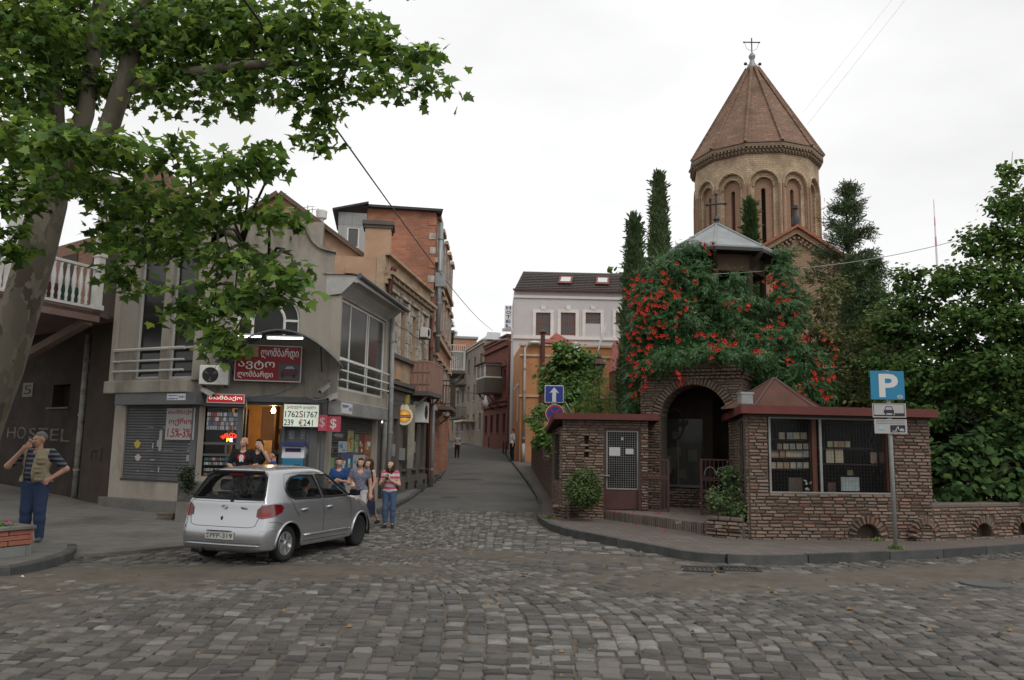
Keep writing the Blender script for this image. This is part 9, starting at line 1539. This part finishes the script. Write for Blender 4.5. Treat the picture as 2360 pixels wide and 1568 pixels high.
    foot=lambda s,e:[(tuple(g('an_'+s)+V((0,.03,-.045))),.032+e,tuple(g('an_'+s)+V((g('an_'+s).x*.25,-.12,-.055))),.03+e,1.0),(tuple(g('an_'+s)+V((0,0,0))),.036+e,tuple(g('an_'+s)+V((0,.0,-.03))),.036+e)]
    neck=[((g('neck').x,g('neck').y,g('neck').z-.06),.058,tuple(hc+V((0,.02,-.06))),.05)]
    body=torso(-.012)+arm('l',0)+arm('r',0)+leg('l',-.006)+leg('r',-.006)+neck+skull+hand('l')+hand('r')+foot('l',-.006)+foot('r',-.006)
    def emit(nm,pr,mat,v=vox,cut=None,k=.012):
        Vt,F=surface(pr,v/K_,cut=cut,k=k);Vt=Vt*K_;me=bpy.data.meshes.new(nm);me.from_pydata(Vt.tolist(),[],F.tolist());me.materials.append(mat);me.polygons.foreach_set('use_smooth',[True]*len(me.polygons));return link(nm,me,t)
    emit('body',body,SKIN[outfit.get('skin','a')],k=.008);o=outfit
    if 'shirt' in o:
        sl,mt=o['shirt'];pr=torso(.008)+([] if sl==0 else arm('l',.012,0,sl)+arm('r',.012,0,sl));low=o.get('hem',.90);nk=o.get('neck',1.47);emit('shirt',pr,mt,cut=lambda X,Y,Z:np.maximum(low-Z,np.maximum(Z-1.52,.075-np.sqrt(X**2+(Y+.045)**2+((Z-nk)*.9)**2))))
    if 'trousers' in o:
        ln,mt=o['trousers'];pr=[((-.075*fat,0,.95),.118*fat+.004,(.075*fat,0,.95),.118*fat+.004,.85),((-.05,.03,.88),.1*fat,(.05,.03,.88),.1*fat,1)]+leg('l',o.get('loose',.014),ln)+leg('r',o.get('loose',.014),ln);lo_=o.get('cuff',.05);emit('trousers',pr,mt,cut=lambda X,Y,Z:np.maximum(Z-1.02,lo_-Z))
    for s in ('l','r'):emit('shoe',foot(s,.006),o.get('shoe',MT['black']),cut=lambda X,Y,Z:np.maximum(-Z+.002,Z-g('an_'+s).z-.01))
    hk,hm=o['hair'];hr=[(hp(0,.025,.055),.086,hp(0,.035,.045),.088,1.1)]
    if hk=='long':hr+=[(hp(-.05,.06,.0),.055,hp(-.075,.06,-.22),.04),(hp(.05,.06,.0),.055,hp(.075,.06,-.22),.04),(hp(0,.07,0),.07,hp(0,.085,-.26),.045),(hp(-.07,-.01,.02),.035,hp(-.085,.0,-.14),.028),(hp(.07,-.01,.02),.035,hp(.085,.0,-.14),.028)]
    if hk=='bob':hr+=[(hp(-.06,.04,.0),.05,hp(-.07,.04,-.09),.03),(hp(.06,.04,.0),.05,hp(.07,.04,-.09),.03),(hp(0,.06,0),.07,hp(0,.07,-.08),.05)]
    fy={'bald':.035,'short':-.045,'long':-.06,'bob':-.06}[hk]
    def hcut(X,Y,Z):
        R=np.array(Rh.transposed());x,y,z=X-hc.x,Y-hc.y,Z-hc.z;ly=R[1,0]*x+R[1,1]*y+R[1,2]*z;lz=R[2,0]*x+R[2,1]*y+R[2,2]*z;front=np.where(lz>.062 if hk!='bald' else lz>9,-1,(fy+.045)-ly) if hk!='bald' else np.maximum(.03-ly,lz-.07);low=-lz-(.03 if hk in ('short','bald') else 9);return np.maximum(front,low)
    emit('hair',hr,hm,cut=hcut,v=min(vox,.009))
    for s in (-1,1):q=MB();c=V(hp(s*.031,-.088,.012))*K_;q.lathe([(0,-.007),(.008,-.004),(.009,0),(.008,.004),(0,.007)],c,8,axis=(V((1,0,0))*1.4,V((0,.6,0)),V((0,0,1))));me=bpy.data.meshes.new('eye');me.from_pydata(q.v,[],q.f);me.materials.append(flat_eye);link('eye',me,t);q=MB();q.tube([V(hp(s*.016,-.089,.036))*K_,V(hp(s*.048,-.08,.038))*K_],.0045,5);me=bpy.data.meshes.new('eyebrow');me.from_pydata(q.v,[],q.f);me.materials.append(hm);link('eyebrow',me,t)
    q=MB();q.tube([V(hp(-.022,-.088,-.058))*K_,V(hp(0,-.095,-.06))*K_,V(hp(.022,-.088,-.058))*K_],.0045,5);me=bpy.data.meshes.new('mouth');me.from_pydata(q.v,[],q.f);me.materials.append(flat_lip);link('mouth',me,t)
    t['k']=K_;return t,J,emit,torso,arm
flat_eye=flat('eye_dark',(.015,.012,.01),.3);flat_lip=flat('lip',(.2,.06,.05),.5)
def wpos(t,p):return t.matrix_basis@(V(p)*t['k'])
def cloth(name,c,stripe=None,axis='Z',freq=30,var=.15,scale=8,island=0):
    m=mk(name,c,.9,var,scale,.7,16)
    if stripe:
        t=m.node_tree;b=t.nodes['Principled BSDF'];N=t.nodes.new;L=t.links.new;tc=N('ShaderNodeTexCoord');w=N('ShaderNodeTexWave');w.bands_direction='Z';w.inputs['Scale'].default_value=freq;w.inputs['Distortion'].default_value=.4;L(tc.outputs['Object'],w.inputs['Vector']);r=N('ShaderNodeMapRange');r.inputs['From Min'].default_value=.52;r.inputs['From Max'].default_value=.66;L(w.outputs['Fac'],r.inputs['Value']);mx=N('ShaderNodeMix');mx.data_type='RGBA';L(r.outputs[0],mx.inputs['Factor']);old=b.inputs['Base Color'].links[0].from_socket;L(old,mx.inputs[6]);mx.inputs[7].default_value=rgb(stripe);L(mx.outputs[2],b.inputs['Base Color'])
    return m
DEN=cloth('denim_dark',(.028,.045,.095));DEN2=cloth('denim',(.05,.085,.15),var=.3,scale=4);hb=cloth('hair_black',(.012,.009,.008));hbr=cloth('hair_brown',(.035,.018,.012));hgr=cloth('hair_grey',(.13,.127,.122));blk=cloth('black_cloth',(.012,.012,.014));shoe_g=flat('shoe_grey',(.09,.09,.09),.7)
def height_at(px_,ytop,X,Y,z0):return aty(px_,ytop,Y).z-z0
b=gz(70,1246,HK+.02);Hm=aty(74,997,b.y).z-(HK+.01)
PM,J,emit,torso,arm=person('grey-haired man in khaki vest and striped shirt talking on phone',(b.x,b.y,HK+.01),Hm,.1,dict(shirt=(.8,cloth('striped_polo',(.02,.024,.04),(.11,.118,.135),freq=3.9)),trousers=(2,DEN),hair=('short',hgr),shoe=shoe_g,hem=.93,loose=.028),dict(el_r=(-.40,-.12,1.20),wr_r=(-.155,-.16,1.50),hd_r=(.55,.25,.75),el_l=(.42,.07,1.16),wr_l=(.235,-.06,1.0),hd_l=(-.8,-.4,-.35),an_l=(.13,.0,.08),an_r=(-.12,.04,.08)),vox=.008,head=(-.55,.05),fat=1.2)
khaki=cloth('khaki',(.27,.225,.15));pv=torso(.028);emit('vest',pv,khaki,cut=lambda X,Y,Z:np.maximum(np.maximum(.95-Z,Z-1.49),np.maximum(.115-np.sqrt(np.maximum(0,np.abs(X)-.19)**2*0+(np.abs(X)-.27)**2+Y**2+(Z-1.36)**2),np.where(Y<0,np.minimum(.075-np.abs(X+.07),1),-1))))
for z in (1.30,1.16,1.03):
    q=MB();x0,x1=.07,.19;kk=PM['k'];yf=-.17 if z>1.25 else -.235 if z>1.1 else -.20;q.box((x0)*kk,x1*kk,(yf-.035)*kk,(yf+.04)*kk,(z-.05)*kk,(z+.04)*kk);q.box((x0-.005)*kk,(x1+.005)*kk,(yf-.045)*kk,(yf+.04)*kk,(z+.018)*kk,(z+.045)*kk);me=bpy.data.meshes.new('pocket');me.from_pydata(q.v,[],q.f);fin(me,khaki);o=link('pocket',me,PM,.008)
ph=V((-.125,-.135,1.585));c=wpos(PM,ph);q=MB();q.box(c.x-.035,c.x+.03,c.y-.03,c.y-.012,c.z-.07,c.z+.07,0,.9);tag(q.build('mobile_phone',MT['black']),'black phone held to the ear of the man in khaki vest','phone')
def at_px(px_,ytop,Y,z0):P=aty(px_,ytop,Y);return (P.x,Y,z0),P.z-z0
l,H_=at_px(563,1008,19.95,.1)
pm2,J,emit2,torso2,_=person('balding man in black T-shirt with red and white print by shop window',l,H_,.15,dict(shirt=(.8,blk),trousers=(2,blk),hair=('bald',hb)),dict(el_r=(-.29,.0,1.13),wr_r=(-.12,-.24,1.0),hd_r=(.8,-.4,0),el_l=(.29,.0,1.13),wr_l=(.11,-.23,1.02),hd_l=(-.8,-.4,0)),head=(-.25,-.3),fat=1.08)
def on_chest(t,pts,y,mat,nm):q=MB();q.add([V((a*t['k'],y*t['k'],z*t['k'])) for a,z in pts],[tuple(range(len(pts)))]);me=bpy.data.meshes.new(nm);me.from_pydata(q.v,[],q.f);fin(me,mat);link(nm,me,t)
ci=lambda cx,cz,rx,rz,n=18:[(cx+rx*math.cos(a),cz+rz*math.sin(a)) for a in np.linspace(0,2*PI,n+1)[:-1]]
on_chest(pm2,ci(-.01,1.30,.085,.085),-.150,flat('print_red',(.45,.02,.02),.8),'print_disc');on_chest(pm2,ci(-.01,1.305,.05,.055),-.153,mwh,'print_figure');on_chest(pm2,[(-.055,1.28),(.03,1.28),(.04,1.2),(.015,1.2),(.0,1.235),(-.02,1.2),(-.05,1.2)],-.1535,mwh,'print_figure')
l,H_=at_px(597,1013,20.9,.12)
pw,*_=person('dark-haired woman in black top phoning in the lit doorway',l,H_,.0,dict(shirt=(0,blk),trousers=(2,blk),hair=('bob',hb),skin='b',neck=1.45),dict(el_l=(.30,-.05,1.22),wr_l=(.13,-.12,1.50),hd_l=(-.4,.2,.8),el_r=(-.25,.0,1.13),wr_r=(-.12,-.2,1.05),hd_r=(.7,-.5,0)),head=(-.2,-.1),fat=.95)
l,H_=at_px(632,1040,19.5,.1)
pb,*_=person('man in blue polo shirt turned to the left beside the payment terminal',l,H_,-1.25,dict(shirt=(.9,cloth('blue_polo',(.02,.045,.22))),trousers=(2,DEN),hair=('short',hb)),dict(el_r=(-.24,-.12,1.15),wr_r=(-.18,-.33,1.1)),head=(-.1,.0),fat=1.2)
F1=Fr((aty(660,1080,20.3).x-.6,20.35),(aty(660,1080,20.3).x+.8,20.55));h=F1.rect(D3(30,880),D3(380,1260));TMn=thing('payment_terminal','blue and white payment terminal with screen by the shop door','terminal',F1.P(h[0],0,.1));tb=flat('terminal_blue',(.02,.15,.25),.4);q=MB();F1.box(q,h[0]+.02,h[1]-.02,-.35,0,.1,h[2]+.45*(h[3]-h[2]));q.build('cabinet',tb,TMn,bevel=.02);q=MB();zz=h[2]+.45*(h[3]-h[2]);q.box8([F1.P(h[0],0,zz+.002),F1.P(h[1],0,zz+.002),F1.P(h[1],-.36,zz+.002),F1.P(h[0],-.36,zz+.002),F1.P(h[0]+.01,-.12,h[3]),F1.P(h[1]-.01,-.12,h[3]),F1.P(h[1]-.01,-.36,h[3]),F1.P(h[0]+.01,-.36,h[3])]);q.build('head_case',flat('terminal_white',(.45,.48,.5),.4),TMn,bevel=.015);q=MB()
def tp2(u,v,o):return F1.P(h[0]+u*(h[1]-h[0]),-.12*v+o,zz+v*(h[3]-zz))
q.quad(tp2(.14,.12,.006),tp2(.86,.12,.006),tp2(.86,.85,.006),tp2(.14,.85,.006));q.build('screen',flat('screen',(.3,.29,.33),.2,emit=.25,ec=(.5,.48,.55)),TMn);q=MB();q.quad(tp2(.14,.5,.009),tp2(.84,.5,.009),tp2(.84,.82,.009),tp2(.14,.82,.009));q.build('screen_panel',flat('screen_dark',(.05,.03,.09),.2),TMn);q=MB();F1.box(q,h[0]-.02,h[1]+.02,-.36,.06,h[3]+.003,h[3]+.1);q.build('hood',flat('hood_blue',(.02,.03,.12),.5),TMn)
q=MB();F1.box(q,h[0]+.6*(h[1]-h[0]),h[0]+.85*(h[1]-h[0]),.001,.02,zz-.35,zz-.15);q.build('cash_slot',MT['black'],TMn);q=MB();F1.box(q,h[0]+.4*(h[1]-h[0]),h[0]+.52*(h[1]-h[0]),.001,.02,zz-.32,zz-.2);q.build('card_slot',MT['black'],TMn)
l,H_=at_px(783,1056,19.35,.0);person('smiling boy in plain blue T-shirt standing behind the car bonnet',l,H_,.1,dict(shirt=(.85,cloth('boy_blue',(.018,.055,.16))),trousers=(1.1,DEN2),hair=('short',hb)),dict(el_r=(-.27,.0,1.12),wr_r=(-.08,-.21,1.14),hd_r=(.8,-.3,.2),el_l=(.27,.0,1.12),wr_l=(.09,-.2,1.15),hd_l=(-.8,-.3,.2)),head=(.1,.0),fat=.95)
l,H_=at_px(832,1057,18.55,.0);pg,*_=person('woman in grey patterned blouse and white trousers with raised hand',l,H_,.15,dict(shirt=(.45,cloth('grey_blouse',(.12,.125,.16),var=.9,scale=45)),trousers=(1.85,cloth('white_cotton',(.45,.42,.44))),hair=('bob',hbr),hem=.86,neck=1.43),dict(el_r=(-.30,.02,1.12),wr_r=(-.17,-.25,1.14),hd_r=(.3,-.6,-.6),el_l=(.26,.03,1.12),wr_l=(.27,-.03,.86),an_r=(-.1,-.08,.08),an_l=(.1,.12,.08)),head=(-.1,.0),fat=1.1)
l,H_=at_px(852,1059,19.3,.0);person('girl with long brown hair in black top and shorts behind the woman',l,H_,-.6,dict(shirt=(0,blk),trousers=(.75,cloth('khaki_shorts',(.12,.085,.05))),hair=('long',hbr),skin='b'),dict(an_l=(.10,.30,.12),kn_l=(.1,.06,.5),an_r=(-.08,-.2,.08),kn_r=(-.1,-.12,.49),wr_l=(.2,-.1,.92)),head=(-.2,0),fat=.9)
l,H_=at_px(901,1062,18.75,.0);ps,*_=person('young woman in pink striped top and jeans looking at her phone',l,H_,-.1,dict(shirt=(.5,cloth('pink_stripe',(.45,.42,.42),(.42,.06,.10),freq=2.6)),trousers=(2,DEN2),hair=('long',hbr),skin='b',hem=.93,neck=1.44,cuff=.13),dict(el_r=(-.25,-.02,1.13),wr_r=(-.07,-.22,1.26),hd_r=(.3,-.5,.7),el_l=(.25,-.02,1.13),wr_l=(.05,-.22,1.25),hd_l=(-.3,-.5,.7)),head=(-.12,-.38),fat=1.0)
c=wpos(ps,(-.01,-.30,1.33));q=MB();q.box(c.x-.035,c.x+.035,c.y-.012,c.y+.0,c.z-.06,c.z+.06);tag(q.build('mobile_phone',MT['black']),'phone held in both hands by the woman in pink stripes','phone')
c=wpos(pg,(.28,-.0,.52));q=MB();q.prism([V((c.x-.1,c.y-.05,c.z-.14)),V((c.x+.12,c.y-.05,c.z-.16)),V((c.x+.1,c.y-.05,c.z+.13)),V((c.x-.06,c.y-.05,c.z+.14))],(0,.1,0));q.tube([V((c.x-.05,c.y,c.z+.13)),V((c.x,c.y,c.z+.36)),V((c.x+.08,c.y,c.z+.12))],.01,5);tag(q.build('handbag',cloth('bag_navy',(.015,.018,.045))),'dark blue handbag hanging from the hand of the woman in white trousers','bag')
b=gt(1053,1056,.02);person('man in grey T-shirt and dark trousers standing in the street',(b.x,b.y,b.z),aty(1050,999,b.y).z-b.z,.3,dict(shirt=(.8,cloth('grey_tee',(.22,.23,.24))),trousers=(2,blk),hair=('short',hb)),dict(el_l=(.33,.05,1.15),wr_l=(.2,-.05,1.02)),vox=.02,fat=1.1)
b=V((aty(1180,1050,53).x,53,zt(0,53)+HK));person('man in white shirt and black trousers by the right kerb',(b.x,b.y,b.z),aty(1182,989,b.y).z-b.z,-1.2,dict(shirt=(.9,cloth('white_shirt',(.5,.5,.5))),trousers=(2,blk),hair=('short',hb)),{},vox=.02,fat=1.1)
cm_=CAR.matrix_basis
def in_car(lx,ly,label,hair,shirt):
    p=cm_@V((lx,ly,0));person(label,(p.x,p.y,-.32),1.58,CARTH+PI/2,dict(shirt=(.9,shirt),trousers=(2,DEN),hair=hair,skin='b'),dict(kn_l=(.1,-.4,.93),kn_r=(-.1,-.4,.93),an_l=(.1,-.45,.56),an_r=(-.1,-.45,.56),el_l=(.24,-.1,1.15),el_r=(-.24,-.1,1.15),wr_l=(.18,-.34,1.2),wr_r=(-.18,-.34,1.2)),vox=.016)
in_car(1.16,-.34,'driver in dark top at the wheel of the silver hatchback',('short',hb),blk);in_car(1.16,.34,'blonde passenger inside the silver hatchback',('long',cloth('hair_blonde',(.3,.22,.11))),cloth('cream_top',(.4,.38,.33)))
# ------------------------------------------------------------------ flower planter and small things
cq=gz(73,1279,HK).to_2d();FP=Fr(cq-V((.45,.89))*3.2,cq);PLN=thing('brick_flower_planter','low red brick flower planter on the island at lower left','planter',FP.P(FP.L-1,0,HK));zp0=HK;zs_=FP.uz((50,1257))[1];ztp=FP.uz((60,1212))[1]
FPr=Fr(FP.P(FP.L,0,0).to_2d(),FP.P(FP.L,-1.3,0).to_2d())
q=MB();FP.box(q,0,FP.L-.03,-1.3,-.04,zp0,ztp-.06);q.build('core',MORT,PLN)
for F,L_ in ((FP,FP.L),(FPr,1.3)):
    u=0
    while u<L_-.02:
        l=min(.62,L_-u);q=MB();F.box(q,u+.004,u+l-.004,-.05,-.012,zp0,zs_-.01);q.build('stone_slab',mk('slab_grey',(.16,.17,.155),.9,.15,5,.1,30,stain=(.1,.1,.09)) if 'SLAB' not in MT else MT['SLAB'],PLN);u+=l
rb_=mk('planter_brick',(.27,.10,.065),.9,.2,6,.3,35,stain=(.17,.08,.06),samt=.5,sscale=3,island=.2)
hb_=(ztp-.06-zs_)/3
for F,L_ in ((FP,FP.L),(FPr,1.3)):
    for r_ in range(3):
        u=-.15*(r_%2)
        while u<L_-.03:
            a,b=max(0,u),min(u+.46,L_);u+=.47
            if b-a>.04:q=MB();F.box(q,a+.004,b-.004,-.06,random.uniform(-.004,.004),zs_+r_*hb_+.004,zs_+(r_+1)*hb_-.004);q.build('brick',rb_,PLN,bevel=.008)
for F,a,b in ((FP,0,FP.L+.02),(FPr,.1,1.3)):q=MB();F.box(q,a,b,-.13,.035,ztp-.055,ztp);q.build('rim',MT['concrete'],PLN,bevel=.01)
r=np.random.default_rng(4);n=700;u=r.uniform(.1,FP.L-.15,n);w=r.uniform(-1.2,-.15,n);P=np.array([FP.P(a,b,ztp-.05+r.uniform(0,.1)) for a,b in zip(u,w)]);D=r.normal(0,1,(n,3));D /= np.linalg.norm(D,axis=1)[:,None]
put_leaves('flower_leaves',P,D,.07,OVAL_LEAF,GB_,PLN,3,.8,.3,.5,0);pfm=[flat('petal_%d'%i,c,.7) for i,c in enumerate(((.55,.05,.06),(.6,.58,.55),(.5,.2,.3)))]
for k in range(60):a=r.uniform(.1,FP.L-.15);q=MB();c=FP.P(a,r.uniform(-1.1,-.15),ztp+r.uniform(.02,.1));q.lathe([(.0,-.015),(.03,.008),(.012,.012),(0,.008)],c,6);q.build('flower',pfm[k%3],PLN)
c=gz(56,1279,HK);q=MB();q.lathe([(.027,0),(.033,.008),(.033,.112),(.027,.122),(.025,.119),(0,.119)],c,16);CN_=thing('drink_can','red drink can standing on the pavement by the planter','can',c);q.build('can_body',flat('can_red',(.55,.03,.03),.35,.2),CN_,smooth=.6);q=MB();q.lathe([(.0332,.055),(.0332,.075)],c,16);q.build('can_band',flat('can_gold',(.5,.25,.08),.4),CN_)
for k,(x,y,lab) in enumerate(((48,1331,'crumpled white scrap of paper in the gutter by the island'),(1395,1180,'x'))):
    if k==0:c=gz(x,y,.02);q=MB();q.add([c+V((r.normal(0,.03),r.normal(0,.03),r.uniform(0,.03))) for _ in range(7)],[(0,1,2),(2,3,4),(4,5,6),(0,4,6)]);tag(q.build('paper_scrap',mwh),lab,'litter')
q=MB();rr_=random.Random(12)
for k in range(420):
    y=rr_.uniform(6.5,22);x=rr_.uniform(-.6,.62)*y;s=rr_.uniform(.006,.02)*(1+y/18)
    if inside(PRP,x,y) or inside(AP2,x,y) or inside(ISLP,x,y):continue
    q.add([V((x+s*a,y+s*b,.004+s*c_)) for a,b,c_ in ((-1,-.8,0),(1,-.7,0),(.8,1,0),(-.9,.9,0),(.1,.1,1))],[(0,1,4),(1,2,4),(2,3,4),(3,0,4)],rr_.choice((0,0,1,2)))
kind(q.build('grit',[MT['kerb'],MT['concrete'],mk('dry_leaf',(.22,.13,.06),.9)],PAVED),'stuff')
wq=[(gz(2065,1266,HK),60),(gz(2022,1247,HK),40),(gz(1212*1,1192,.0),0),(gz(1262,1196,HK),50)]
for k,(c,n) in enumerate(wq):
    if not n:continue
    P=np.array(c)+r.normal(0,1,(n,3))*(.07,.05,.01)+(0,0,.01);D=r.normal(0,1,(n,3));D[:,2]=abs(D[:,2]);D /= np.linalg.norm(D,axis=1)[:,None];o=put_leaves('weeds',P,D,.07,BOX_LEAF,GB_,None,k,.3,.5,.6,rise=1.2);o['label']=('grass tuft at the foot of the parking sign pole','small weed against the brick niche left of the pole','','weed at the kerb corner left of the clipped bush')[k];o['category']='weed';del o['kind']
for k,(p,Y,m_,lab) in enumerate((((1327,805),38.5,MT['paint_white'],'white-topped garden lantern above the arbor vine'),((1381,835),36,MT['brown_paint'],'brown garden lantern at the right of the arbor vine'))):
    c=aty(*p,Y);t=thing('garden_lantern',lab,'lamp',(c.x,Y,1));q=MB();q.tube([V((c.x,Y,1)),c-V((0,0,.7))],.05,8);q.build('post',MT['brown_paint'],t);q=MB();q.lathe([(.12,-.7),(.26,-.15),(.26,-.1)],c,6);q.build('lantern_glass',MT['glass_dim'],t);q=MB();q.lathe([(.34,-.1),(.2,.08),(.1,.16),(.12,.24),(.04,.34),(0,.36)],c,8);q.build('cap',m_,t)
a,b=aty(1030,905,60),aty(1182,908,68);c=aty(1119,925,66);t=thing('hanging_street_lamp','white lamp hanging from a rod across the far street','lamp',c);q=MB();q.tube([a,b],.03,5);q.build('rod',MT['metal_dark'],t);q=MB();q.lathe([(0,-.55),(.22,-.45),(.26,-.2),(.12,.2),(.04,.45),(0,.45)],c,10);q.build('lamp_head',MT['paint_white'],t,smooth=True)
for k,(p,z,s,lab) in enumerate((((384,1196),.05,.2,'rough stone lying by the concrete planter'),((1562,1207),.35,.08,'small stone propping the left iron gate'),((1656,1217),.35,.08,'small stone under the open shrub'))):
    c=gz(*p,z);q=MB();rr2=random.Random(k);vs_=[c+V((x*s*rr2.uniform(.7,1.1),y*s*.7*rr2.uniform(.7,1.1),zz*s*.7)) for zz in (0,.6,1) for x,y in ((-1,-1),(1,-1),(1,1),(-1,1))];q.add(vs_,[(0,1,5,4),(1,2,6,5),(2,3,7,6),(3,0,4,7),(4,5,9,8),(5,6,10,9),(6,7,11,10),(7,4,8,11),(8,9,10,11)]);tag(q.build('loose_stone',BRM3,bevel=.02),lab,'stone')
